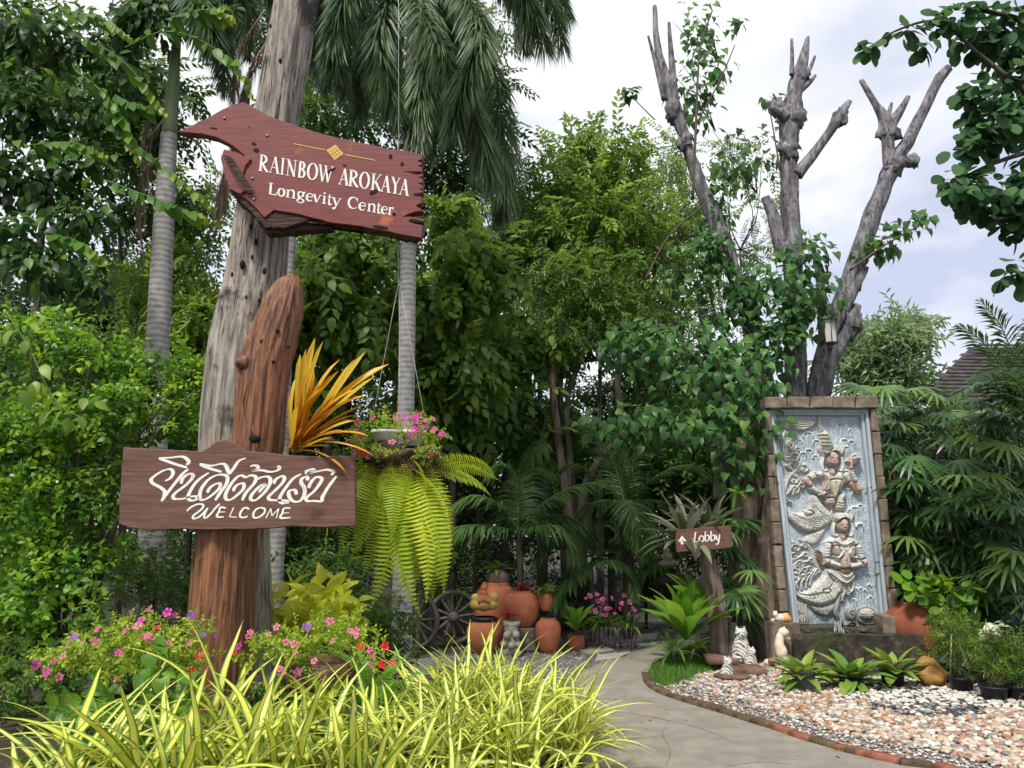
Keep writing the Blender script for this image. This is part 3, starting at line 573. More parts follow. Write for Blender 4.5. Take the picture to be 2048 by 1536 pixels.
stroke(t3, [(935, 780), (1000, 850), (1075, 930)], [110, 105, 95], .085, CREAM, A); stroke(t3, [(1010, 870), (1060, 930), (1080, 955)], [100, 105, 90], .095, SKIN, A)
stroke(t3, [(1085, 935), (1040, 840), (1000, 770)], [92, 85, 70], .10, SKIN, A); stroke(t3, [(1035, 830), (1000, 760), (985, 700)], [84, 76, 66], .105, CREAM, A)
for k in range(4): line(t3, [(960+k*12, 715+k*32), (1025+k*10, 695+k*30)], 8)
stroke(t3, [(985, 690), (985, 640), (1000, 590)], [62, 70, 60], .105, SKIN, A)
for k in range(4): stroke(t3, [(1000+k*4, 595+k*15), (1045, 575+k*17), (1105-k*9, 572+k*20)], [22, 19, 8], .118, SKIN, A, n=12)
stroke(t3, [(965, 640), (945, 612), (958, 588)], [20, 20, 9], .115, SKIN, A, n=10)
def head(T, cx, cy, k, oid):
    for s_ in (-1, 1):
        stroke(T, [(cx+s_*95*k, cy-60*k), (cx+s_*120*k, cy+50*k), (cx+s_*105*k, cy+130*k), (cx+s_*60*k, cy+118*k)], [34*k, 44*k, 42*k, 16*k], .08, PALE, oid)
        stroke(T, [(cx+s_*95*k, cy-40*k), (cx+s_*130*k, cy-130*k), (cx+s_*115*k-(20 if s_ < 0 else -5), cy-215*k)], [40*k, 62*k, 8], .06, CR2, oid, groove=2.2)
    stroke(T, [(cx, cy+70*k), (cx+5, cy+150*k)], [86*k, 92*k], .085, SKIN, oid, n=8); ell(T, (cx-6*k, cy-100*k), 108*k, 75*k, .115, CREAM, oid, dome=8)
    ell(T, (cx, cy), 76*k, 100*k, .135, SKIN, oid, dome=9)
    stroke(T, [(cx-84*k, cy-30*k), (cx-60*k, cy-88*k), (cx, cy-104*k), (cx+60*k, cy-88*k), (cx+84*k, cy-30*k)], [18*k, 26*k, 30*k, 26*k, 18*k], .02, CREAM, oid, add=True)
    for j in range(5): line(T, [(cx-95*k+j*12*k, cy-120*k+j*8*k), (cx-10*k, cy-150*k+j*13*k), (cx+85*k-j*12*k, cy-120*k+j*8*k)], 8*k, -.012)
    stroke(T, [(cx-2*k, cy-25*k), (cx-4*k, cy+18*k)], [12*k, 26*k], .022, 0, 0, add=True, n=8)
    for s_ in (-1, 1):
        stroke(T, [(cx+s_*18*k, cy-20*k), (cx+s_*38*k, cy-34*k), (cx+s_*60*k, cy-22*k)], [5, 9*k, 4], .012, LIP, 0, add=True, n=10)
        stroke(T, [(cx+s_*20*k, cy-2*k), (cx+s_*38*k, cy+6*k), (cx+s_*56*k, cy-2*k)], [5, 13*k, 5], -.012, LIP, 0, add=True, n=10)
    stroke(T, [(cx-24*k, cy+46*k), (cx-2*k, cy+52*k), (cx+22*k, cy+46*k)], [5, 14*k, 5], .012, LIP, 0, add=True, n=10)
head(t3, 775, 590, 1.0, A)
stroke(t3, [(600, 85), (640, 200), (690, 310)], [12, 40, 78], .07, CR2, A, groove=2); stroke(t3, [(685, 290), (720, 430)], [88, 140], .09, CREAM, A, n=8)
for y, w_ in ((285, 105), (325, 112), (372, 125), (410, 140)): stroke(t3, [(660+(y-285)*.28-w_*.28, y+6), (690+(y-285)*.28, y+12), (720+(y-285)*.28+w_*.15, y)], [16, 20, 16], .03, YEL, 0, add=True, n=10)
# lower figure: flame scrolls
for b_, c_, r_, w_, s_ in (((250, 800), (290, 700), 50, 46, 1), ((300, 830), (375, 715), 46, 42, 1), ((350, 840), (435, 690), 40, 36, 1), ((400, 830), (490, 662), 36, 32, 1), ((440, 800), (530, 640), 30, 28, 1), ((225, 740), (330, 565), 56, 50, 1), ((215, 640), (300, 610), 40, 34, 1), ((330, 700), (385, 630), 42, 34, 1), ((225, 560), (390, 455), 34, 34, 1), ((300, 560), (455, 520), 34, 30, 1), ((230, 430), (285, 375), 58, 44, 1), ((200, 180), (250, 330), 30, 30, 1), ((290, 330), (378, 355), 30, 28, 1), ((230, 520), (262, 455), 30, 24, 1), ((400, 700), (440, 610), 30, 26, 1)): curl(t4, b_, c_, r_, w_, CREAM, 5, .055, s_, a0=PI)
stroke(t4, [(215, 760), (205, 660), (225, 540), (290, 470)], [30, 40, 44, 14], .05, CREAM, 5, groove=2.4); stroke(t4, [(190, 150), (200, 240), (235, 320)], [12, 36, 30], .045, CREAM, 5)
stroke(t4, [(330, 280), (430, 360), (500, 520), (560, 640)], [14, 44, 54, 30], .045, CREAM, 5, groove=2.4)
# body and wings of the lower figure
poly(t4, [(218, 790), (262, 850), (330, 875), (410, 850), (480, 790), (560, 700), (600, 610), (700, 600), (800, 640), (930, 640), (940, 720), (880, 800), (800, 880), (740, 960), (640, 1010), (540, 1030), (420, 1005), (320, 950), (250, 880)], .08, CREAM, 7, 10)
for k in range(5): line(t4, [(610+k*10, 620+k*14), (680+k*6, 720+k*14), (790+k*4, 775+k*24), (920-k*22, 690+k*40)], 12)
for k in range(7): line(t4, [(240+k*14, 850+k*8), (340+k*18, 920-k*3), (480+k*22, 950-k*16), (620+k*16, 900-k*28)], 11)
for k in range(6): line(t4, [(400+k*44, 870+k*2), (440+k*46, 930), (420+k*60, 1010-k*4)], 10)
poly(t4, [(570, 840), (650, 830), (670, 880), (590, 890)], .088, YEL, 7, 6)
poly(t4, [(430, 1010), (560, 1040), (700, 1000), (770, 930), (730, 1060), (640, 1150), (560, 1140), (470, 1080)], .06, GREYS, 7, 8)
for k in range(6): line(t4, [(460+k*36, 1020+k*2), (500+k*32, 1080+k*8)], 9)
# torso, arms, praying hands
poly(t4, [(585, 325), (640, 275), (720, 245), (900, 245), (965, 280), (1022, 350), (1015, 385), (930, 365), (905, 470), (890, 610), (790, 620), (720, 560), (690, 360)], .09, CREAM, 6, 9)
stroke(t4, [(640, 350), (625, 440), (620, 520)], [90, 96, 92], .10, CREAM, 6); stroke(t4, [(980, 370), (1010, 450), (1040, 520)], [90, 96, 92], .10, CREAM, 6)
for y in (380, 410, 440): line(t4, [(590, y), (670, y+6)], 8); line(t4, [(960, y), (1050, y+2)], 8)
poly(t4, [(700, 345), (760, 350), (770, 440), (740, 470), (700, 440)], .112, SKIN, 6, 5); poly(t4, [(880, 350), (935, 345), (940, 440), (900, 470), (870, 430)], .112, SKIN, 6, 5)
stroke(t4, [(620, 525), (700, 560), (800, 590)], [100, 92, 70], .12, SKIN, 6); stroke(t4, [(1045, 535), (960, 570), (860, 590)], [104, 92, 70], .12, SKIN, 6)
stroke(t4, [(680, 548), (765, 575)], [88, 72], .125, CREAM, 6, n=8); stroke(t4, [(985, 560), (900, 580)], [88, 72], .125, CREAM, 6, n=8)
poly(t4, [(828, 395), (790, 470), (762, 500), (765, 590), (800, 610), (850, 605), (880, 560), (862, 470)], .15, SKIN, 6, 6); line(t4, [(838, 420), (835, 500), (830, 590)], 9, -.02)
for k in range(3): stroke(t4, [(775+k*16, 500), (795+k*12, 450), (815+k*8, 405)], [14, 14, 6], .014, 0, 0, add=True, n=8)
for s_, cx in ((-1, 770), (1, 890)):
    stroke(t4, [(cx, 370), (cx-s_*16, 430), (cx+s_*30, 480), (cx+s_*70, 470)], [8, 24, 26, 6], .13, PALE, 6)
ell(t4, (835, 630), 60, 34, .11, SKIN, 6, dome=6); stroke(t4, [(745, 640), (835, 700), (925, 640)], [14, 26, 14], .03, YEL, 0, add=True); stroke(t4, [(650, 650), (820, 760), (935, 690)], [12, 24, 12], .025, CREAM, 0, add=True)
stroke(t4, [(700, 290), (810, 335), (920, 290)], [10, 30, 10], .02, YEL, 0, add=True)
head(t4, 805, 118, .9, 6)
stroke(t3, [(885, 965), (905, 1000), (870, 1060), (865, 1160)], [16, 60, 84, 96], .105, CREAM, 6)
for y in (1085, 1115, 1145): stroke(t3, [(815, y), (865, y+8), (915, y)], [14, 18, 14], .03, YEL, 0, add=True, n=10)
stroke(t4, [(545, 440), (560, 500), (575, 560)], [60, 66, 40], .10, SKIN, 6)
for k in range(4): stroke(t4, [(560, 520-k*26), (530, 500-k*30), (505, 470-k*26)], [20, 18, 9], .11, SKIN, 6, n=8)
# sash, legs, tail plume
for q in ([(800, 780), (830, 860), (800, 940), (820, 1000)], [(860, 790), (880, 860), (870, 920)], [(930, 760), (920, 840), (860, 900)]): stroke(t4, q, [34, 46, 40, 8], .075, CR2, 7, groove=2.2)
stroke(t4, [(775, 900), (750, 1000), (735, 1100), (790, 1220), (830, 1380)], [50, 80, 74, 56, 70], .07, GREYS, 7, groove=2.5)
for k in range(4): stroke(t4, [(275+k*38, 985+k*12), (290+k*36, 1070+k*10), (330+k*26, 1130+k*10), (320+k*28, 1210+k*8), (350+k*12, 1260)], [26, 36, 36, 30, 12], .055, CR2, 8)
# tortoise and spiral at the foot
poly(t4, [(960, 1110), (1000, 1050), (1080, 1030), (1160, 1060), (1195, 1130), (1200, 1200), (1150, 1260), (1060, 1250), (990, 1210)], .04, GREYS, 9, 5)
ell(t4, (1080, 1125), 96, 72, .09, CR2, 9, dome=10)
for k in range(8): a = k*PI/4; line(t4, [(1080+30*math.cos(a), 1125+24*math.sin(a)), (1080+84*math.cos(a), 1125+62*math.sin(a))], 8, -.02)
ell(t4, (905, 1120), 62, 84, .07, GREYS, 9, dome=7); ell(t4, (910, 1110), 22, 26, .09, GREYS, 9, dome=4); curl(t4, (990, 1300), (920, 1262), 62, 26, GREYS, 9, .06, 1, 1.5, PI)
poly(t4, [(250, 1300), (290, 1250), (420, 1240), (560, 1230), (700, 1230), (860, 1250), (1000, 1260), (1200, 1240), (1300, 1290), (1300, 1420), (240, 1420)], .07, WET, 8, 9)
for k in range(16): ell(t4, (280+k*62, 1300+(k*53) % 90), 30+(k*7) % 18, 34, .09, WET if k % 3 else MOSS, 8, .03, 5)
stroke(t4, [(790, 1180), (770, 1260), (800, 1340), (850, 1400)], [40, 60, 70, 60], .10, GREYS, 8, groove=2)
# build one mesh per carved thing
H += .0025*fbm(np.c_[GX.ravel()*.35, GY.ravel()*.35, np.zeros(GX.size)], 2, 3).reshape(H.shape)
Hs = H.copy(); Hs[1:-1, 1:-1] = (H[1:-1, 1:-1]*4+H[:-2, 1:-1]+H[2:, 1:-1]+H[1:-1, :-2]+H[1:-1, 2:])/8
dirs = np.stack([(GX-1024)/F, (768-GY)/F, -np.ones_like(GX)], 2) @ np.array(CAMR).T; t = MY/dirs[..., 1]
WX = dirs[..., 0]*t; WZ = CAM_H+dirs[..., 2]*t; WY = MY-.004-Hs*1.0
VV = np.stack([WX, WY, WZ], 2).reshape(-1, 3)
mottle = fbm(np.c_[GX.ravel()*.09, GY.ravel()*.09, np.zeros(GX.size)], 3, 21)
CC = np.array(PAL)[CID.ravel()]
CC = CC*(1+.16*mottle)[:, None]; st = np.clip((GY.ravel()-1215)/40+mottle*.6, 0, .8); CC = CC*(1-st[:, None]*.75)+np.array([[.05, .05, .03]])*st[:, None]*.75
gyv = np.clip(-(np.gradient(Hs, axis=0)+np.gradient(Hs, axis=1)).ravel()*14, 0, 1)
names = {0: 'relief_ground', 1: 'upper_figure', 2: 'upper_wing', 3: 'upper_flame_scroll', 4: 'wing_ornament', 5: 'lower_flame_scroll', 6: 'lower_figure', 7: 'lower_wing', 8: 'plume_and_rocks', 9: 'tortoise_ornament'}
inner = inpoly(GX.ravel(), GY.ravel(), [slabpx(.075, .03), slabpx(.925, .03), slabpx(.925, 1.01), slabpx(.075, 1.01)]).reshape(GX.shape)
idx = np.arange(NX*NY).reshape(NY, NX); QA = np.stack([idx[:-1, :-1], idx[1:, :-1], idx[1:, 1:], idx[:-1, 1:]], 2).reshape(-1, 4)
qo = OID[:-1, :-1].ravel(); qi = (inner[:-1, :-1] & inner[1:, 1:]).ravel()
for k, nm in names.items():
    q = QA[(qo == k) & qi]
    if not len(q): continue
    u, inv = np.unique(q, return_inverse=True); obj(nm, VV[u], [inv.reshape(-1, 4)], M['relief'], mon, True, {'paint': CC[u]})
# basin and side blocks
def rockbox(nm, px0, px1, py0, py1, y0, y1, mat, par, seed=0, label=None, **k):
    a = P(px0, py0, y0); b = P(px1, py1, y0); V, Fq = box(a.x, b.x, y0, y1, b.z, a.z, .02)
    # refine by a lattice of noise
    V = np.array(V); nx, nz, ny = 14, 7, 5; parts = []
    def grid(o, du, dv, nu, nv):
        U, W = np.meshgrid(np.linspace(0, 1, nu), np.linspace(0, 1, nv)); v = np.array(o)+U.reshape(-1, 1)*np.array(du)+W.reshape(-1, 1)*np.array(dv)
        ii = np.arange(nu*nv).reshape(nv, nu); return v, [np.stack([ii[:-1, :-1], ii[:-1, 1:], ii[1:, 1:], ii[1:, :-1]], 2).reshape(-1, 4)]
    X, Y, Z = b.x-a.x, y1-y0, a.z-b.z; o = (a.x, y0, b.z)
    parts = [grid(o, (X, 0, 0), (0, 0, Z), nx, nz), grid((a.x, y0, a.z), (X, 0, 0), (0, Y, 0), nx, ny), grid((a.x, y1, b.z), (0, -Y, 0), (0, 0, Z), ny, nz), grid((b.x, y0, b.z), (0, Y, 0), (0, 0, Z), ny, nz), grid((b.x, y1, b.z), (-X, 0, 0), (0, 0, Z), nx, nz)]
    V, Fq = merge(parts); c = np.array([(a.x+b.x)/2, (y0+y1)/2, (a.z+b.z)/2]); hlf = np.array([X, Y, Z])/2
    q = (V-c)/hlf; e = np.sort(np.abs(q), axis=1); cr_ = np.clip(e[:, 1]-.75, 0, 1)*.35; V = c+(V-c)*(1-cr_*.25)[:, None]; V = V+np.stack([fbm(V*5+seed+i*7, 3, seed+i) for i in range(3)], 1)*.016
    return obj(nm, V, Fq, M[mat], par, True, label=label, **k)
rockbox('basin_front', 1585, 1856, 1268, 1345, MY-.55, MY-.38, 'stone_wet', mon, 3, 'long dark mossy basin wall')
rockbox('basin_side', 1820, 1858, 1262, 1330, MY-.37, MY+.2, 'stone_wet', mon, 6)
V, Fq = box(P(1595, 1280, MY-.4).x, P(1830, 1280, MY-.4).x, MY-.377, MY-.01, .0, P(1700, 1272, MY-.4).z-.0, 0); 
wm = plain('dark_basin_water', (.03, .028, .018), .08, .2, spec=.6); obj('water', V, Fq, wm, mon)
rockbox('side_stone', 1543, 1606, 1246, 1352, MY-.5, MY-.25, 'stone_brown', mon, 11, 'cracked upright corner stone')
rockbox('side_stone', 1768, 1818, 1232, 1290, MY-.3, MY+.1, 'stone_brown', mon, 14, 'squat round-edged block')
# trickle of water falling from the feet
fm = leafmat('water_foam', [(.5, .52, .54)]*2, .3, .1, .6); fp = []
for k in range(7):
    a = P(1668+k*3+rnd.uniform(-2, 2), 1236+rnd.uniform(0, 20), MY-.13); b = P(1668+k*4+rnd.uniform(-4, 4), 1277, MY-.26); fp.append(tube([a, a.lerp(b, .5)+Vector((rnd.uniform(-.02, .02), -.05, .02)), b], [.002, .005, .003], 5, n=8, rough=.5))
for k in range(12):
    c = P(1664+rnd.random()*40, 1274+rnd.random()*6, MY-.28-rnd.random()*.06); fp.append(ball(c, rnd.uniform(.008, .02), 6, 4, (1.4, 1, .4)))
fp = merge(fp); obj('water_splash', fp[0], fp[1], fm, mon, True)

# ------------------------------------------------------------------ signs and posts
def ribbon(pts, w, n=24, y=0.0, T=None, thick=.0015, flatend=True):     # paint stroke on a board plane; pts and w in zoom px
    c = crom([(*p, 0) for p in pts], n)[:, :2] if len(pts) > 2 else np.array([np.array(pts[0])+(np.array(pts[1])-np.array(pts[0]))*t for t in np.linspace(0, 1, 3)])
    n = len(c); r = np.interp(np.linspace(0, 1, n), np.linspace(0, 1, len(w)), w)/2; t = np.gradient(c, axis=0); t /= np.linalg.norm(t, axis=1, keepdims=True)+1e-9
    nn = np.stack([-t[:, 1], t[:, 0]], 1); a = c+nn*r[:, None]; b = c-nn*r[:, None]; V = []
    for q in (a, b):
        for x, yy in q: V.append(tuple(P(*T((x, yy)), y)))
    V = np.array(V); i = np.arange(n-1); return V, [np.stack([i, i+n, i+n+1, i+1], 1)]
def letter(par, strokes, T, Y, mat, nm='letter', k=0):
    parts = []
    for j, (p, w) in enumerate(strokes): parts.append(ribbon(p, w, max(6, len(p)*5), Y-.0022-.00035*j-.00002*k, T))
    V, Fq = merge(parts); return obj(nm, V, Fq, M[mat], par)
# --- lower welcome board
WY = 4.95
wb = thing('welcome_sign', (P(473, 1055, WY).x, WY, P(473, 1055, WY).z), 'wide brown wooden welcome board with white Thai lettering on the leaning brown post', 'sign')
q = [(118, 908), (200, 912), (350, 920), (520, 928), (560, 905), (600, 875), (650, 865), (690, 885), (740, 925), (860, 935), (1000, 950), (1150, 958), (1230, 950), (1300, 950), (1305, 1100), (1308, 1310), (1150, 1318), (1000, 1312), (850, 1325), (600, 1330), (400, 1328), (250, 1335), (150, 1320), (95, 1300), (100, 1150)]
q = [(200+x/2.56, 540+y/2.56) for x, y in q]; V, Fq = prism(jag(pxz(q, WY), .04, .0022, 3), WY, WY+.055, .005); obj('board', V, Fq, M['brown_board'], wb)
Tz = lambda p: (280+p[0]/4.6545, 890+p[1]/4.6545)
TH = [[(235, 335), (285, 305), (308, 255), (280, 225), (215, 240), (140, 285), (103, 325), (125, 360), (190, 395), (228, 430), (225, 480), (200, 522)], [(200, 522), (260, 440), (330, 350), (400, 265), (450, 225)]], [[(175, 125), (250, 150), (350, 185), (440, 210)], [(175, 122), (280, 118), (380, 108), (430, 125), (455, 160), (430, 185)]], \
 [[(380, 360), (400, 310), (450, 270), (490, 275), (485, 310), (430, 370), (350, 430), (310, 470), (320, 500), (400, 500), (470, 480), (520, 480), (530, 500), (490, 518), (455, 505), (450, 470), (490, 390), (550, 320), (640, 258)]], \
 [[(625, 445), (650, 400), (700, 365), (745, 360), (740, 400), (690, 450), (620, 500), (570, 510), (555, 470), (575, 400), (640, 320), (720, 280), (790, 280), (815, 310), (800, 370), (750, 440), (700, 515)]], \
 [[(555, 178), (640, 215), (760, 250)], [(555, 176), (660, 193), (760, 175), (800, 195), (830, 270)], [(830, 272), (870, 220), (920, 150), (985, 122)]], \
 [[(865, 430), (890, 385), (930, 360), (965, 362), (960, 410), (900, 470), (840, 510), (800, 500), (800, 450), (850, 360), (910, 295), (950, 285), (985, 300), (1030, 283), (1080, 300), (1060, 360), (990, 440), (950, 515)]], \
 [[(1025, 200), (1060, 190), (1095, 200), (1090, 225), (1040, 240), (1130, 235), (1210, 250), (1270, 240), (1300, 215), (1280, 195)]], \
 [[(1105, 440), (1140, 400), (1165, 370), (1120, 380), (1050, 450), (1030, 500), (1070, 515), (1130, 470), (1190, 400), (1215, 330), (1190, 295), (1130, 300), (1095, 320)]], \
 [[(1245, 360), (1265, 320), (1320, 290), (1345, 310), (1320, 360), (1250, 430), (1200, 480), (1210, 510), (1290, 515), (1360, 520), (1375, 535), (1330, 542), (1300, 520), (1310, 470), (1370, 380), (1430, 310), (1500, 270)]], \
 [[(1560, 330), (1555, 297), (1512, 310), (1500, 350), (1530, 400), (1530, 460), (1490, 520), (1430, 525), (1390, 480), (1390, 430), (1440, 420), (1458, 462)]], \
 [[(1560, 268), (1550, 245), (1600, 225), (1620, 240), (1562, 266), (1680, 240), (1750, 230), (1800, 250), (1780, 280)]], \
 [[(1570, 400), (1590, 350), (1640, 300), (1690, 310), (1680, 350), (1620, 430), (1550, 490), (1560, 520), (1620, 520), (1690, 522), (1700, 480), (1760, 380), (1830, 290)]]
def sheared(sts, wmax=30, wmin=9):                              # calligraphic width: thick on down-left diagonals
    out = []
    for p in sts:
        c = crom([(*x, 0) for x in p], len(p)*6)[:, :2] if len(p) > 2 else np.array(p, dtype=float); d = np.gradient(c, axis=0); a = np.arctan2(d[:, 1], d[:, 0])
        w = wmin+(wmax-wmin)*np.abs(np.sin(a+.25))**1.2; w[0] *= .6; w[-1] *= .5; k = np.ones(5)/5; w = np.convolve(np.pad(w, 2, 'edge'), k, 'valid'); out.append(([tuple(x) for x in c], list(w)))
    return out
def letters(par, groups, T, Y, wmax, wmin, mat='white_paint'):
    for k, g_ in enumerate(groups):
        parts = []
        for j, (p, w) in enumerate(sheared(g_, wmax, wmin)): parts.append(ribbon(p, w, len(p), Y-.0022-.0004*j, T))
        V, Fq = merge(parts); obj('letter', V, Fq, M[mat], par)
letters(wb, TH, Tz, WY, 38, 13)
WE = [[[(435, 615), (480, 575), (545, 550), (590, 560), (570, 600), (500, 655), (497, 685), (560, 662), (632, 585)], [(632, 585), (602, 640), (604, 682), (650, 650), (700, 590), (745, 545)]], [[(800, 588), (752, 580), (735, 620), (715, 665), (780, 670)], [(738, 625), (792, 622)]], [[(872, 580), (832, 668)], [(832, 668), (902, 672)]], [[(1012, 603), (1000, 586), (965, 590), (935, 630), (932, 665), (965, 675), (1003, 662)]],
  [[(1120, 582), (1080, 600), (1055, 640), (1062, 675), (1105, 672), (1155, 635), (1160, 595), (1120, 582)]], [[(1172, 680), (1218, 590)], [(1218, 590), (1228, 660)], [(1228, 660), (1292, 590)], [(1292, 590), (1270, 680)]], [[(1402, 588), (1342, 590), (1325, 635), (1308, 678), (1400, 676)], [(1330, 634), (1388, 630)]]]
letters(wb, WE, Tz, WY, 21, 15)
# --- upper board
UY = 5.30
Zu = lambda p: (340+p[0]/3.657, 180+p[1]/3.657)
ub = thing('name_sign', (P(640, 460, UY).x, UY, P(640, 460, UY).z), 'tilted red-brown driftwood name board with white lettering nailed high on the grey trunk', 'sign')
q = [(60, 305), (150, 260), (280, 200), (380, 140), (480, 100), (540, 85), (600, 120), (700, 175), (850, 235), (1050, 300), (1200, 340), (1400, 385), (1600, 430), (1700, 440), (1845, 470), (1845, 508), (1812, 518), (1842, 528), (1842, 545), (1815, 556), (1843, 562), (1845, 600), (1700, 594), (1846, 612), (1850, 636), (1812, 634), (1850, 646), (1850, 682), (1815, 680), (1850, 694), (1850, 722), (1818, 722), (1850, 732), (1850, 752), (1782, 765), (1842, 776), (1840, 826), (1800, 846), (1832, 868), (1850, 884), (1795, 892), (1700, 925), (1760, 925), (1850, 942), (1856, 965), (1745, 962), (1850, 988), (1838, 1082), (1700, 1062), (1600, 1036), (1500, 1018), (1350, 992), (1200, 975), (1050, 940), (900, 903), (760, 880), (690, 935), (640, 880), (560, 800), (470, 755), (430, 700), (400, 600), (370, 500), (395, 445), (480, 480), (590, 527), (530, 470), (450, 405), (330, 345), (230, 320)]
V, Fq = prism(jag(pxz([Zu(p) for p in q], UY), .05, .003, 5), UY, UY+.085, .006); obj('board', V, Fq, M['red_board'], ub)
# splintered underside and left flank, stepped layers of split wood
for k, (pp, y0, y1) in enumerate([([(375, 500), (400, 440), (470, 455), (600, 515), (560, 560), (540, 620), (560, 740), (520, 770), (440, 735), (400, 620)], -.018, .06), ([(440, 742), (560, 780), (650, 840), (760, 850), (960, 895), (1050, 930), (860, 1000), (690, 1005), (560, 860)], .014, .11), ([(470, 790), (600, 900), (690, 1030), (860, 1020), (1050, 1002), (1180, 985), (1100, 950), (900, 930), (700, 900)], .05, .15), ([(1000, 955), (1200, 965), (1500, 1030), (1700, 1075), (1800, 1090), (1820, 1065), (1500, 1000)], .02, .10)]):
    V, Fq = prism(jag(pxz([Zu(p) for p in pp], UY), .02, .006, k), UY+y0, UY+y1, .006); obj('splintered_wood', V, Fq, M['board_edge' if k else 'red_board'], ub)
for k in range(16):                                              # ridges of the broken left flank
    x = 385+k*9; V, Fq = ribbon([(x-10, 470+k*17), (x+60, 500+k*16), (x+110, 560+k*13)], [3, 16, 3], 8, UY-.019-.0006*k, Zu); obj('split_ridge', V, Fq, M['board_edge'], ub)
for (x, y, rx, ry) in [(1613, 486, 15, 17), (1698, 540, 14, 14), (1638, 906, 13, 14), (612, 392, 18, 10), (632, 440, 22, 15), (1277, 550, 17, 5), (580, 270, 6, 5), (540, 520, 50, 9), (1540, 1003, 55, 12), (320, 278, 30, 5), (1180, 585, 36, 8), (1490, 745, 34, 14), (1790, 955, 44, 11), (1810, 765, 30, 8), (1790, 608, 40, 4)]:
    a = np.linspace(0, 2*PI, 12, endpoint=False); rot = .17 if (x, y) not in ((1180, 585), (1490, 745)) else -.45
    pp = [Zu((x+math.cos(t_)*rx*rnd.uniform(.85, 1.15)*math.cos(rot)-math.sin(t_)*ry*math.sin(rot), y+math.cos(t_)*rx*math.sin(rot)+math.sin(t_)*ry*math.cos(rot))) for t_ in a]
    obj('knot_hole' if rx < 25 else 'crack', [tuple(P(*w, UY-.0035)) for w in pp], [list(range(12))], M['black'], ub)
for x, y in ((710, 332), (602, 645), (612, 798), (398, 205)):
    c = P(*Zu((x, y)), UY-.004); V, Fq = ball(c, .011, 10, 6, (1, .5, 1)); obj('bolt', V, Fq, M['steel'], ub, True)
Zt = lambda p: (490+p[0]/5.689, 260+p[1]/5.689)
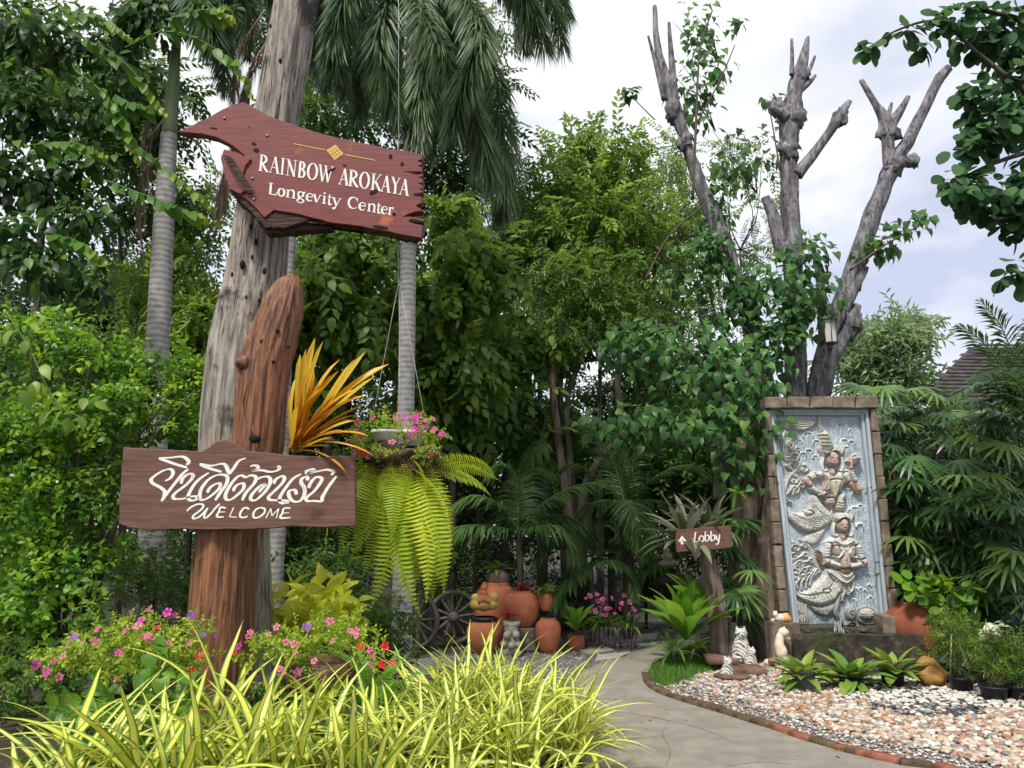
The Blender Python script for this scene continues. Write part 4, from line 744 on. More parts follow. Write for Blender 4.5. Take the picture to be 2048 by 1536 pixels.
# serif glyphs in a unit box: (points, widths); x right, y up
def arc(cx, cy, rx, ry, a0, a1, n=9): return [(cx+rx*math.cos(math.radians(a0+(a1-a0)*t)), cy+ry*math.sin(math.radians(a0+(a1-a0)*t))) for t in np.linspace(0, 1, n)]
K, k_ = .26, .09                                                 # thick, thin in units of glyph width
def sf(x, y, w=.26): return ([(x-w/2, y), (x+w/2, y)], ['s', 's'])
GL = {
 'R': [([(.24, 0), (.24, 1)], ['K', 'K']), (arc(.34, .74, .42, .235, 92, -92), ['k', 'K', 'K', 'k']), ([(.22, .975), (.36, .975)], ['k', 'k']), ([(.42, .49), (.62, .25), (.95, .02)], ['K', 'K', 'K']), sf(.24, .02, .46), sf(.18, .98, .3), sf(.97, .02, .2)],
 'A': [([(.5, 1), (.12, 0)], ['k', 'k']), ([(.48, .98), (.82, .0)], ['K', 'K']), ([(.22, .34), (.72, .34)], ['k', 'k']), sf(.12, .02, .32), sf(.84, .02, .38)],
 'I': [([(.5, 0), (.5, 1)], ['J', 'J']), sf(.5, .02, .95), sf(.5, .98, .95)],
 'N': [([(.2, 0), (.2, 1)], ['k', 'k']), ([(.16, .98), (.82, .0)], ['K', 'K']), ([(.82, 0), (.82, 1)], ['k', 'k']), sf(.2, .02, .34), sf(.14, .98, .28), sf(.82, .98, .34)],
 'B': [([(.24, 0), (.24, 1)], ['K', 'K']), (arc(.34, .75, .38, .225, 92, -92), ['k', 'K', 'K', 'k']), (arc(.34, .27, .48, .245, 92, -92), ['k', 'K', 'K', 'k']), ([(.12, .98), (.38, .98)], ['k', 'k']), ([(.12, .02), (.38, .02)], ['k', 'k'])],
 'O': [(arc(.5, .5, .40, .485, 90, 450, 17), ['k', 'K', 'K', 'k', 'K', 'K', 'k'])],
 'W': [([(.08, 1), (.32, .0)], ['L', 'L']), ([(.32, .0), (.52, .95)], ['l', 'l']), ([(.46, 1), (.70, .0)], ['L', 'L']), ([(.70, .0), (.92, 1)], ['l', 'l']), sf(.08, .98, .2), sf(.46, .98, .2), sf(.92, .98, .2)],
 'K': [([(.22, 0), (.22, 1)], ['K', 'K']), ([(.28, .42), (.82, .98)], ['k', 'k']), ([(.42, .56), (.88, .02)], ['K', 'K']), sf(.22, .02, .42), sf(.22, .98, .42), sf(.82, .98, .28), sf(.88, .02, .26)],
 'Y': [([(.14, 1), (.52, .48)], ['K', 'K']), ([(.52, .5), (.88, 1)], ['k', 'k']), ([(.52, 0), (.52, .5)], ['K', 'K']), sf(.14, .98, .32), sf(.88, .98, .28), sf(.52, .02, .42)],
 'L': [([(.26, 0), (.26, 1)], ['K', 'K']), ([(.2, .03), (.92, .03)], ['k', 'k']), ([(.90, .0), (.94, .26)], ['k', 'k']), sf(.26, .98, .46)],
 'C': [(arc(.54, .5, .44, .48, 42, 318, 13), ['k', 'k', 'K', 'K', 'K', 'k', 'k']), ([(.88, .98), (.88, .68)], ['k', 'k'])],
 'o': [(arc(.5, .34, .40, .33, 90, 450, 15), ['k', 'K', 'K', 'k', 'K', 'K', 'k'])],
 'n': [([(.22, 0), (.22, .68)], ['J', 'J']), ([(.24, .48), (.42, .66), (.66, .66), (.76, .48), (.76, 0)], ['k', 'k', 'J', 'J', 'J']), sf(.22, .02, .38), sf(.14, .66, .2), sf(.76, .02, .38)],
 'g': [(arc(.46, .46, .30, .22, 90, 450, 13), ['k', 'J', 'J', 'k', 'J', 'J', 'k']), (arc(.48, -.10, .36, .17, 90, 450, 13), ['k', 'J', 'k', 'k', 'J', 'k']), ([(.30, .27), (.22, .16), (.44, .09)], ['k', 'J', 'J']), ([(.70, .60), (.95, .68)], ['k', 'J'])],
 'e': [(arc(.5, .34, .40, .33, 10, 325, 13), ['k', 'k', 'k', 'K', 'K', 'k', 'k']), ([(.16, .38), (.86, .38)], ['k', 'k'])],
 'v': [([(.14, .68), (.48, .0)], ['J', 'J']), ([(.48, .0), (.84, .68)], ['k', 'k']), sf(.14, .66, .34), sf(.86, .66, .28)],
 'i': [([(.5, 0), (.5, .68)], ['I', 'I']), ([(.5, .84), (.5, .98)], ['I', 'I']), sf(.5, .02, .9), sf(.36, .66, .4)],
 't': [([(.42, .9), (.42, .12), (.62, .02), (.9, .08)], ['k', 'J', 'J', 'k']), ([(.12, .66), (.88, .66)], ['k', 'k'])],
 'y': [([(.14, .68), (.5, .05)], ['J', 'J']), ([(.86, .68), (.50, .0), (.30, -.26), (.1, -.24)], ['k', 'k', 'J', 'J']), sf(.14, .66, .34), sf(.86, .66, .28)],
 'r': [([(.3, 0), (.3, .68)], ['J', 'J']), ([(.32, .46), (.55, .66), (.86, .60)], ['k', 'k', 'J']), sf(.3, .02, .52), sf(.2, .66, .3)],
}
def setword(par, spec, T, Y, base, cap, up=(.09, -1), mat='white_paint', thick=26, thin=9):
    wd = {'K': thick, 'k': thin, 's': thin*.75, 'J': thick*.85, 'I': thick*.9, 'L': thick*.85, 'l': thin*1.1}
    for k, (ch, x0, x1) in enumerate(spec):
        def tr(p, x0=x0, x1=x1):
            x = x0+p[0]*(x1-x0); return (x+up[0]*p[1]*cap, base(x)+up[1]*p[1]*cap)
        letter(par, [([tr(p) for p in ps], [wd[w] for w in ws]) for ps, ws in GL[ch]], T, Y, mat, k=k)
setword(ub, [('R', 148, 258), ('A', 268, 396), ('I', 394, 444), ('N', 458, 582), ('B', 592, 690), ('O', 698, 822), ('W', 826, 992), ('A', 1060, 1182), ('R', 1168, 1284), ('O', 1292, 1412), ('K', 1424, 1546), ('A', 1538, 1656), ('Y', 1650, 1756), ('A', 1748, 1866)], Zt, UY, lambda x: 462+(x-150)*.170, 188, thick=25, thin=9)
setword(ub, [('L', 258, 362), ('o', 368, 452), ('n', 456, 582), ('g', 584, 682), ('e', 690, 776), ('v', 766, 866), ('i', 872, 922), ('t', 926, 992), ('y', 986, 1090), ('C', 1162, 1284), ('e', 1290, 1376), ('n', 1384, 1494), ('t', 1488, 1548), ('e', 1546, 1622), ('r', 1622, 1692)], Zt, UY, lambda x: 728+(x-262)*.173, 130, thick=25, thin=10)
em = letter(ub, [([(552, 155), (912, 226)], [9, 9]), ([(1140, 280), (1482, 345)], [9, 9])], Zt, UY, 'gold_paint', 'gold_line')
d = [(1030, 165), (1122, 270), (1020, 342), (926, 230)]; obj('gold_diamond', [tuple(P(*Zt(p), UY-.0025)) for p in d], [[0, 1, 2, 3]], M['gold_paint'], ub)
letter(ub, [([(978, 198), (1070, 306)], [5, 5]), ([(973, 286), (1076, 218)], [5, 5]), ([(1004, 182), (1096, 288)], [2, 2]), ([(952, 214), (1045, 324)], [2, 2]), ([(950, 258), (1053, 190)], [2, 2]), ([(996, 314), (1099, 244)], [2, 2])], Zt, UY-.001, 'red_board', 'diamond_pattern')
# --- grey dead trunk and brown carved post
gt = thing('dead_tree_trunk', (P(490, 1260, 5.75).x, 5.75, 0), 'tall weathered grey dead trunk carrying the red name board', 'tree trunk')
w = [(500, 1420, 92), (497, 1260, 90), (480, 1060, 120), (470, 890, 128), (488, 720, 132), (512, 560, 112), (527, 430, 104), (545, 300, 92), (562, 180, 92), (582, 60, 94), (600, -60, 92), (620, -240, 84)]
V, Fq = pxtube([(a, b, c_) for a, b, c_ in w], 5.75, 84, n=200, rough=.10, rs=5, seed=4, along=.9, flute=22); obj('trunk', V, Fq, M['grey_wood'], gt, True)
for (x, y, r_) in [(500, 452, 5), (511, 482, 6), (503, 513, 4), (484, 528, 8), (528, 541, 6), (463, 548, 4), (492, 595, 5), (518, 610, 5), (494, 665, 6), (446, 770, 8), (517, 600, 4), (470, 830, 5), (480, 700, 4), (540, 50, 4), (560, 120, 5)]:
    c = P(x, y, 5.52); V, Fq = ball((c.x, c.y+.012, c.z), m(r_, 5.5), 9, 6, (.7, .8, 1.3), .2, x); obj('wormhole', V, Fq, M['black'], gt, True)
bp = thing('carved_wooden_post', (P(430, 1390, 5.2).x, 5.2, 0), 'leaning varnished brown driftwood post with pointed top behind the welcome board', 'post')
w = [(425, 1560, 112), (430, 1380, 112), (438, 1220, 112), (450, 1060, 106), (478, 980, 104), (512, 900, 96), (522, 820, 96), (530, 740, 98), (548, 680, 92), (566, 620, 80), (580, 575, 56), (590, 552, 18)]
V, Fq = pxtube(w, 5.20, 84, n=180, rough=.13, rs=5, seed=8, along=1.0, flute=26); obj('trunk', V, Fq, M['brown_wood'], bp, True)
c = P(487, 725, 5.1); V, Fq = ball(c, m(17, 5.1), 14, 9, (1, .9, 1), .25, 3); obj('knot', V, Fq, M['brown_wood'], bp, True)
for x, y, r_ in [(505, 877, 13), (524, 682, 7), (553, 660, 5), (545, 722, 4), (574, 692, 4)]:
    c = P(x, y, 5.035); V, Fq = ball((c.x, c.y+.02, c.z), m(r_, 5.0), 12, 8, (1, .8, .85), .25, x); obj('knot_hole', V, Fq, M['black'], bp, True)
for q in ([(588, 556), (589, 600), (589, 636)], [(490, 840), (488, 800), (497, 765)], [(405, 1350), (408, 1200), (415, 1075)], [(440, 1350), (446, 1200), (455, 1075)], [(470, 1300), (474, 1200), (478, 1075)], [(425, 1280), (430, 1180), (437, 1075)]):
    c = [P(x, y, 5.2-(m(50 if q[0][1] > 600 else 30, 5.2))+.012) for x, y in q]; V, Fq = tube(c, [.001, .006, .001], 6, n=10, rough=.3); obj('crack', V, Fq, M['black'], bp, True)

def cracks(par, prof, Y, n, seed, y0, y1, off=.0, nm='crack', mat='black'):
    r = random.Random(seed); ys = [p[1] for p in prof][::-1]; xs = [p[0] for p in prof][::-1]; ws = [p[2] for p in prof][::-1]
    for k in range(n):
        yc = r.uniform(y0, y1); ln = r.uniform(25, 110); s0 = r.uniform(-.85, .85); pts = []
        for j in range(7):
            py = yc-ln/2+ln*j/6; cx = np.interp(py, ys, xs); w_ = np.interp(py, ys, ws); s = max(-.92, min(.92, s0+r.uniform(-.035, .035))); c0 = P(cx, py, Y); rr = m(w_, Y)/2
            pts.append((c0.x+s*rr, c0.y-rr*math.sqrt(1-s*s)*.985+off, c0.z))
        V, Fq = tube(pts, [.0005, r.uniform(.0012, .0035), r.uniform(.001, .002), .0005], 5, n=18, cap=False); obj(nm, V, Fq, M[mat], par, True)
GTW = [(497, 1260, 90), (480, 1060, 120), (470, 890, 128), (488, 720, 132), (512, 560, 112), (527, 430, 104), (545, 300, 92), (562, 180, 92), (582, 60, 94), (600, -60, 92)]
cracks(gt, GTW, 5.75, 60, 1, 10, 1000); BPW = w; cracks(bp, BPW, 5.2, 26, 2, 600, 1340)
# --- lobby sign and its post
LY = 9.5
lp = thing('leaning_post', (P(1437, 1322, LY).x, LY, 0), 'leaning grey-brown log post topped by grey bromeliads beside the path', 'post')
V, Fq = pxtube([(1438, 1335, 42), (1438, 1290, 38), (1436, 1230, 40), (1425, 1170, 38), (1414, 1120, 32), (1400, 1080, 30), (1398, 1060, 26)], LY, 24, n=60, rough=.13, rs=7, seed=5, along=1.2, flute=6); obj('trunk', V, Fq, M['bark_brown'], lp, True)
ls = thing('lobby_sign', (P(1400, 1100, LY-.3).x, LY-.3, P(1400, 1100, LY).z), 'small brown lobby sign with white arrow half hidden by grey strap leaves', 'sign')
Zl = lambda p: (1280+p[0]/3.839, 960+p[1]/3.839); SY = LY-.28
V, Fq = prism(pxz([Zl(p) for p in [(262, 384), (400, 372), (560, 358), (700, 350), (705, 520), (560, 534), (400, 545), (284, 552)]], SY), SY, SY+.04, .004); obj('board', V, Fq, M['brown_board'], ls)
obj('arrow', [tuple(P(*Zl(p), SY-.002)) for p in [(322, 425), (358, 470), (335, 470), (338, 494), (312, 494), (314, 472), (292, 474)]], [list(range(7))], M['white_paint'], ls)
LB = [[[(428, 398), (420, 440), (418, 478)], [(410, 482), (450, 470)]], [[(470, 425), (455, 445), (462, 470), (482, 470), (490, 445), (470, 425)]], [[(502, 395), (500, 430), (502, 470)], [(502, 432), (525, 425), (530, 455), (505, 472)]], [[(546, 392), (545, 430), (546, 470)], [(546, 430), (568, 422), (574, 452), (548, 470)]], [[(586, 422), (590, 455), (606, 462)], [(612, 415), (606, 462), (598, 490), (580, 492)]]]
letters(ls, LB, Zl, SY, 12, 7)

# ------------------------------------------------------------------ leaf and spray templates (triangles)
def leaf2(w=.4, fold=.12, droop=.1):                            # 2-triangle folded leaf, length 1 along +Y
    return np.array([(0, 0, 0), (w/2, .45, fold), (0, 1, -droop), (-w/2, .45, fold)]), np.array([[0, 1, 2], [0, 2, 3]]), {}
def leaf4(w=.5, fold=.12, droop=.15):                       # 4-triangle ovate leaf
    return np.array([(0, 0, 0), (w*.42, .28, fold), (w*.46, .6, fold*.6-droop*.4), (0, 1, -droop), (-w*.46, .6, -droop*.4+fold*.6), (-w*.42, .28, fold)]), np.array([[0, 1, 5], [1, 2, 4], [1, 4, 5], [2, 3, 4]]), {}
def leafN(kind='ovate', w=.5, fold=.1, droop=.25, n=5, wavy=0):
    if kind == 'heart': prof = [(-.06, .30), (0.02, .46), (.2, .5), (.45, .40), (.7, .2), (.85, .06), (1.08, .0)]
    elif kind == 'round': prof = [(0, .12), (.12, .34), (.35, .48), (.6, .5), (.82, .36), (.96, .14), (1.0, 0)]
    elif kind == 'lance': prof = [(0, .06), (.15, .3), (.4, .5), (.7, .36), (.88, .14), (1, 0)]
    else: prof = [(0, .08), (.12, .34), (.35, .5), (.6, .44), (.8, .24), (.93, .08), (1, 0)]
    V = []; 
    for i, (y, x) in enumerate(prof):
        z = -droop*y*y; ww = x*w; V += [(-ww, y, z+fold*x+wavy*math.sin(i*2.1)), (0, max(y, 0), z), (ww, y, z+fold*x-wavy*math.sin(i*2.5))]
    Fc = []
    for i in range(len(prof)-1):
        a = i*3
        for k in (0, 1): Fc += [[a+k, a+k+1, a+4+k], [a+k, a+4+k, a+3+k]]
    return np.array(V, dtype=float), np.array(Fc), {}
def compose(T, pos, d, up, s, tint=None):
    pos = np.array(pos, dtype=float); R = frames(np.array(d, dtype=float), np.array(up, dtype=float)); v, f, a = stamp(T, pos, R, np.array(s), np.array(tint if tint is not None else np.zeros(len(pos))))
    return v, f, a
def pinnate(n=6, L=.30, w=.42, droop=.35, leaf=None, spread=62, term=True, seed=0):
    r = random.Random(seed); pos = []; d = []; s = []; up = []; ti = []
    T = leaf or leaf2(w)
    for i in range(n):
        t = .15+.85*i/(n-.3)
        for sg in (-1, 1):
            a = math.radians(spread+r.uniform(-12, 12)-18*t); pos.append((0, t+r.uniform(-.02, .02), -droop*t*t)); d.append((sg*math.sin(a), math.cos(a), -.25-r.random()*.4)); s.append(L*r.uniform(.8, 1.1)*(1-.25*abs(t-.5))); up.append((r.uniform(-.3, .3), r.uniform(-.3, .3), 1)); ti.append(r.uniform(-.1, .1)+t*.15)
    if term: pos.append((0, 1, -droop)); d.append((0, 1, -droop*1.6)); s.append(L); up.append((0, 0, 1)); ti.append(.15)
    v, f, a = compose(T, pos, d, up, s, ti)
    st = np.array([(-.008, 0, 0), (.008, 0, 0), (0, .55, -droop*.3), (-.004, .55, -droop*.3), (0, 1, -droop)]); sf_ = np.array([[0, 1, 2], [0, 2, 3], [3, 2, 4]])
    a = {'tint': np.r_[a['tint'], np.full(5, -.2)]}
    return np.vstack([v, st]), np.vstack([f, sf_+len(v)]), a
def spray(n=9, L=.3, w=.45, leaf=None, seed=0, cone=1.0):       # loose twig with leaves all round
    r = random.Random(seed); pos = []; d = []; s = []; up = []; ti = []
    for i in range(n):
        t = .1+.9*i/(n-1); a = i*2.4+r.random(); pos.append((r.uniform(-.03, .03), t, r.uniform(-.04, .04))); d.append((cone*math.cos(a), .6, cone*math.sin(a)*.7-.2)); up.append((r.uniform(-.4, .4), r.uniform(-.4, .4), 1)); s.append(L*r.uniform(.7, 1.1)); ti.append(.25*t-.1)
    return compose(leaf or leaf2(w), pos, d, up, s, ti)
SPR = {'pin': [pinnate(6, .26, .42, .35, seed=i) for i in range(3)], 'pinbig': [pinnate(5, .34, .46, .5, leaf4(), seed=i) for i in range(3)],
       'spray': [spray(11, .28, .42, seed=i) for i in range(3)], 'fine': [pinnate(8, .17, .40, .3, seed=i) for i in range(3)], 'narrow': [spray(10, .42, .2, seed=i) for i in range(3)],
       'small': [spray(12, .26, .55, leaf4(.55), seed=i, cone=1.1) for i in range(3)]}
def clumps(cx, cy, rx, ry, Y, n, seed, depth=1.0, rs=(.28, .42)):
    r = random.Random(seed); out = []; Rx, Rz = m(rx, Y), m(ry, Y); c = P(cx, cy, Y)
    for i in range(n):
        for _ in range(30):
            a, b, d_ = r.uniform(-1, 1), r.uniform(-1, 1), r.uniform(-1, 1)
            if .25 < a*a+b*b+d_*d_ < 1: break
        rr = min(Rx, Rz)*r.uniform(*rs); out.append((np.array([c.x+a*(Rx-rr*.6), c.y+d_*Rx*.7*depth, c.z+b*(Rz-rr*.6)]), rr))
    return out
def foliage(par, cl, kind, size, mat, dens, seed, nm='foliage', tb=(.15, .75), droop=.45, lim=None, keep=None):
    r = np.random.default_rng(seed); parts = []
    for c, rr in cl:
        n = max(6, int(dens*rr*rr/(size*size))); u = r.normal(size=(n, 3)); u /= np.linalg.norm(u, axis=1, keepdims=True); q = u*(r.random(n)**.45*rr)[:, None]*np.array([1.1, 1.1, .85]); pos = c+q
        ok = pos[:, 2] > .03
        if keep is not None: ok &= keep(pos)
        pos, u = pos[ok], u[ok]; n = len(pos)
        if not n: continue
        d = u*.8+r.normal(size=(n, 3))*.5+np.array([0, 0, -droop]); up = r.normal(size=(n, 3))*.45+np.array([0, 0, 1.]); s = size*r.uniform(.65, 1.2, n)
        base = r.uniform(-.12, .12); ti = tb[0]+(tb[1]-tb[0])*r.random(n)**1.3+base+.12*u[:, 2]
        ks = r.integers(0, 3, n); R = frames(d, up)
        for k in range(3):
            mk = ks == k
            if mk.any(): parts.append(stamp(SPR[kind][k], pos[mk]-d[mk]/np.linalg.norm(d[mk], axis=1, keepdims=True)*s[mk][:, None]*.4, R[mk], s[mk], ti[mk]))
    V, Fq, at = merge(parts); return obj(nm, V, Fq, M[mat], par, False, at, kind='stuff')
def branches(par, base, cl, r0, mat, seed, nm='limb', k=99, trunk=None, sides=7):
    r = random.Random(seed); base = Vector(base)
    for i, (c, rr) in enumerate(cl[:k]):
        c = Vector(c); mid = base.lerp(c, .5)+Vector((r.uniform(-.2, .2), r.uniform(-.2, .2), -.12*(c-base).length))*1.0
        V, Fq = tube([base, mid, c, c+(c-mid)*.2], [r0*.75, r0*.45, r0*.22, r0*.08], sides, n=14, rough=.1, seed=i); obj(nm, V, Fq, M[mat], par, True)
def tree(label, ell_, Y, kind, size, mat, dens, seed, trunk=None, tw=16, ncl=12, bark='bark_dark', depth=1.0, nm='broadleaf_tree', tb=(.15, .75), nlimb=7, group='trees behind the signs', droop=.45, rs=(.28, .42), keep=None):
    cx, cy, rx, ry = ell_; tx = trunk or [(cx, 1200), (cx, cy)]; b = P(tx[0][0], 1100, Y); t = thing(nm, (b.x, Y, 0), label, 'tree', group)
    pts = [Vector((b.x, Y, 0))]+[P(x, y, Y) for x, y in tx]; n = len(pts); V, Fq = tube(pts, [m(tw, Y)/2*(1.15-.6*i/(n-1)) for i in range(n)], 10, n=10*n, rough=.14, rs=6, seed=seed); obj('trunk', V, Fq, M[bark], t, True)
    cl = clumps(cx, cy, rx, ry, Y, int(ncl*1.5), seed, depth, rs); branches(t, pts[-1], cl, m(tw, Y)/2*.55, bark, seed, k=nlimb); foliage(t, cl, kind, size*1.22, mat, dens*11, seed, tb=tb, droop=droop, keep=keep); return t
# distant woods: one uncountable mass behind everything
dw = []
for k in range(130): 
    x = -500+k*24+rnd.uniform(-20, 20); y = rnd.uniform(560, 1050); 
    if x > 1480: y = rnd.uniform(880, 1040)
    dw.append((np.array(P(x, y, rnd.uniform(21, 26))), rnd.uniform(1.1, 1.9)))
o = foliage(None, dw, 'spray', .85, 'leaf_dark', 55, 90, 'distant_woods', tb=(.1, .6)); o['label'] = 'dark mass of distant woods seen low between the nearer trees'; o['category'] = 'woods'
us = []
for k in range(70): us.append((np.array(P(-450+k*38+rnd.uniform(-20, 20), rnd.uniform(1010, 1120), rnd.uniform(15, 18.5))), rnd.uniform(.7, 1.1)))
o = foliage(None, us, 'spray', .5, 'leaf_dark', 22, 91, 'undergrowth', tb=(.0, .5)); o['label'] = 'dense dark undergrowth filling the ground under the trees'; o['category'] = 'undergrowth'

tree('broad dark pinnate-leaved tree directly behind the brown carved post', (650, 640, 190, 240), 10.8, 'pinbig', .5, 'leaf_mid', 4.6, 1, [(655, 900), (660, 640)], 22, 14, tb=(.2, 1))
tree('dark feathery tree behind the hanging flower basket', (900, 640, 170, 300), 11.6, 'pinbig', .5, 'leaf_mid', 4.6, 2, [(905, 1000), (895, 700)], 18, 15, tb=(.2, 1))
tree('yellow-green sunlit tree between the left palm and the grey trunk', (330, 600, 150, 140), 10.2, 'pin', .34, 'leaf_fresh', 4.4, 3, [(300, 900), (330, 640)], 14, 10, tb=(.3, 1))
tree('dark shady tree low behind the left shrub', (130, 830, 230, 200), 9.6, 'spray', .4, 'leaf_dark', 4.6, 4, [(100, 1000), (120, 860)], 18, 12)
tree('deep green tree filling the gap below the overhanging branches', (240, 400, 170, 130), 10.5, 'pin', .4, 'leaf_dark', 3.4, 5, [(250, 900), (240, 450)], 14, 10)
tree('tall dark tree behind the name board with sky showing through', (780, 290, 260, 210), 12.6, 'pin', .42, 'leaf_dark', 2.5, 6, [(600, 900), (640, 560), (740, 330)], 32, 16)
tree('bushy mid-green tree between the hanging basket and the central trees', (1010, 760, 150, 220), 13.2, 'pinbig', .5, 'leaf_mid', 4.2, 7, [(1010, 1000), (1010, 780)], 14, 12)
tree('tall light green tree with slender forked trunks at the centre', (1190, 470, 180, 240), 14.2, 'pin', .55, 'leaf_fresh', 5.0, 8, [(1140, 940), (1118, 780), (1135, 600)], 22, 20, tb=(.15, .9), nlimb=12, bark='bark')
tree('light green tree crowded against the left side of the pollarded tree', (1370, 600, 150, 260), 14.8, 'fine', .5, 'leaf_fresh', 3.2, 9, [(1240, 960), (1270, 800), (1340, 620)], 20, 16, tb=(.05, .8), bark='bark')
tree('wispy thin-leaved tree behind the left limbs of the pollarded tree', (1480, 400, 110, 200), 13.4, 'fine', .42, 'leaf_fresh', 1.7, 10, [(1500, 900), (1480, 500)], 8, 14, tb=(.1, .8))
tree('dark low tree shading the middle of the garden', (1230, 880, 230, 150), 16.2, 'spray', .45, 'leaf_dark', 4.2, 11, [(1225, 1000), (1225, 900)], 18, 12)
tree('dark bushy tree behind the drooping basket ferns', (860, 950, 180, 180), 13.6, 'spray', .4, 'leaf_dark', 4.4, 12, [(860, 1050), (860, 980)], 12, 12)
tree('round pale-flowered tree above the roof beyond the monument', (1775, 725, 112, 112), 21, 'narrow', .62, 'leaf_pale', 4.5, 13, [(1780, 900), (1775, 760)], 12, 16, tb=(.4, 1), group=None, nm='round_tree', rs=(.3, .45))
tree('high dark canopy tree across the top behind the grey trunk', (640, 70, 230, 130), 13.5, 'pin', .45, 'leaf_dark', 2.8, 14, [(520, 900), (560, 500), (620, 160)], 20, 14)
tree('dark green tree filling the shade behind the lobby sign', (1420, 930, 170, 170), 13.4, 'spray', .38, 'leaf_dark', 4.6, 15, [(1420, 1050), (1420, 960)], 14, 12)
tree('dense dark tree behind the fan palms on the right side', (1890, 960, 240, 190), 13.4, 'spray', .42, 'leaf_dark', 4.6, 16, [(1900, 1050), (1890, 980)], 16, 14)
tree('green tree glimpsed behind the centre palm trunk', (1010, 420, 110, 190), 13.8, 'fine', .5, 'leaf_mid', 3.4, 17, [(980, 900), (1000, 500)], 12, 12, bark='bark')
tree('dull green tree under the left foxtail palm', (470, 720, 160, 190), 10.9, 'spray', .36, 'leaf_mid', 4.6, 18, [(480, 1000), (470, 760)], 14, 11)
tree('shady tree behind the yellow-leaved shrub', (640, 1010, 200, 160), 10.2, 'spray', .34, 'leaf_dark', 4.4, 19, [(640, 1080), (640, 1030)], 12, 12)
tree('dark canopy tree filling the sky behind the overhanging branches', (150, 190, 260, 220), 9.4, 'pin', .42, 'leaf_dark', 3.0, 21, [(60, 900), (80, 500), (120, 260)], 20, 14)
tree('second dark canopy tree across the top behind the foxtail fronds', (860, 130, 200, 170), 12.8, 'pin', .42, 'leaf_dark', 3.2, 22, [(880, 900), (870, 500), (860, 200)], 20, 14)
tree('soft green tree standing left of the tall light green tree', (1090, 400, 110, 170), 13.6, 'fine', .5, 'leaf_mid', 4.0, 23, [(1080, 900), (1080, 500)], 12, 12, bark='bark')
tree('light green tree between the tall centre tree and the pollarded tree', (1310, 420, 120, 190), 15.2, 'fine', .5, 'leaf_fresh', 3.6, 24, [(1300, 900), (1310, 520)], 14, 14, tb=(.1, .9), bark='bark')
tree('sunlit middle tree crown low between the slender trunks', (1200, 690, 170, 130), 14.6, 'pin', .42, 'leaf_fresh', 3.6, 25, [(1200, 1000), (1200, 720)], 14, 12, tb=(.0, .7), bark='bark')
tree('mid green tree whose crown fills the gap under the name board', (690, 520, 180, 110), 12.0, 'pin', .42, 'leaf_mid', 3.2, 26, [(700, 1000), (690, 560)], 16, 12)
tree('fresh green tree filling the gap behind the left palm', (380, 420, 110, 150), 11.6, 'pin', .38, 'leaf_mid', 2.6, 27, [(380, 1000), (380, 480)], 12, 10)
# slender forked trunks seen at the centre
for k, (pp, w_, lb) in enumerate([([(1150, 1120), (1128, 960), (1112, 840), (1105, 740), (1125, 620)], 26, 'slender mossy trunk left of the central pair'), ([(1130, 1060), (1140, 930), (1135, 800), (1175, 680), (1180, 600)], 17, 'thin curving trunk crossing the central pair'), ([(1165, 1010), (1195, 930), (1240, 860), (1235, 760), (1250, 640)], 24, 'leaning dark trunk right of the central pair'), ([(950, 1190), (955, 1060), (958, 930), (960, 820)], 13, 'straight thin pale trunk behind the clay pots')]):
    b = P(pp[0][0], 1120, 12.6); t = thing('slender_tree', (b.x, 12.6, 0), lb, 'tree', 'slender trunks in the middle garden'); V, Fq = tube([Vector((b.x, 12.6, 0))]+[P(x, y, 12.6) for x, y in pp], [m(w_, 12.6)/2*(1-.12*i) for i in range(len(pp)+1)], 10, n=40, rough=.16, rs=7, seed=k); obj('trunk', V, Fq, M['bark_dark' if k else 'bark_brown'], t, True)
    e = P(*pp[-1], 12.6); foliage(t, [(np.array(e)+np.array([ox, oy, oz]), .55) for ox, oy, oz in ((.1, .0, .1), (-.4, -.2, .5), (.5, .1, .45), (0, -.3, -.45), (.1, .2, .8))], 'pin', .42, 'leaf_mid', 14, 60+k, nm='crown')

# ------------------------------------------------------------------ large single leaves as parts
def leaf_parts(par, T, mats, pos, d, up, s, ti, nparts, nm='leaf', restname='foliage'):
    pos, d, up, s, ti = map(np.asarray, (pos, d, up, s, ti)); x, y = proj(pos); vis = (x > -20) & (x < 2068) & (y > -20) & (y < 1556)
    o = np.argsort(-(s/np.linalg.norm(pos-np.array([0, 0, CAM_H]), axis=1))*vis); nv = 5
    ms = [mesh(nm, T[0], T[1], mats, False, {'tint': np.full(len(T[0]), v), **{k: a for k, a in T[2].items() if k != 'tint'}}) for v in np.linspace(max(0, np.quantile(ti, .05)), min(1, np.quantile(ti, .95)), nv)]
    R = frames(d, up); lo, hi = np.quantile(ti, .05), np.quantile(ti, .95)
    for i in o[:nparts]:
        v = int(np.clip((ti[i]-lo)/(hi-lo+1e-6)*nv, 0, nv-1)); Mx = Matrix.Translation(pos[i]) @ Matrix(R[i].tolist()).to_4x4() @ Matrix.Scale(float(s[i]), 4); inst(nm, ms[v], Mx, par)
    r = o[nparts:]
    if len(r): V, Fq, at = stamp(T, pos[r], R[r], s[r], ti[r]); obj(restname, V, Fq, mats, par, False, at, kind='stuff')
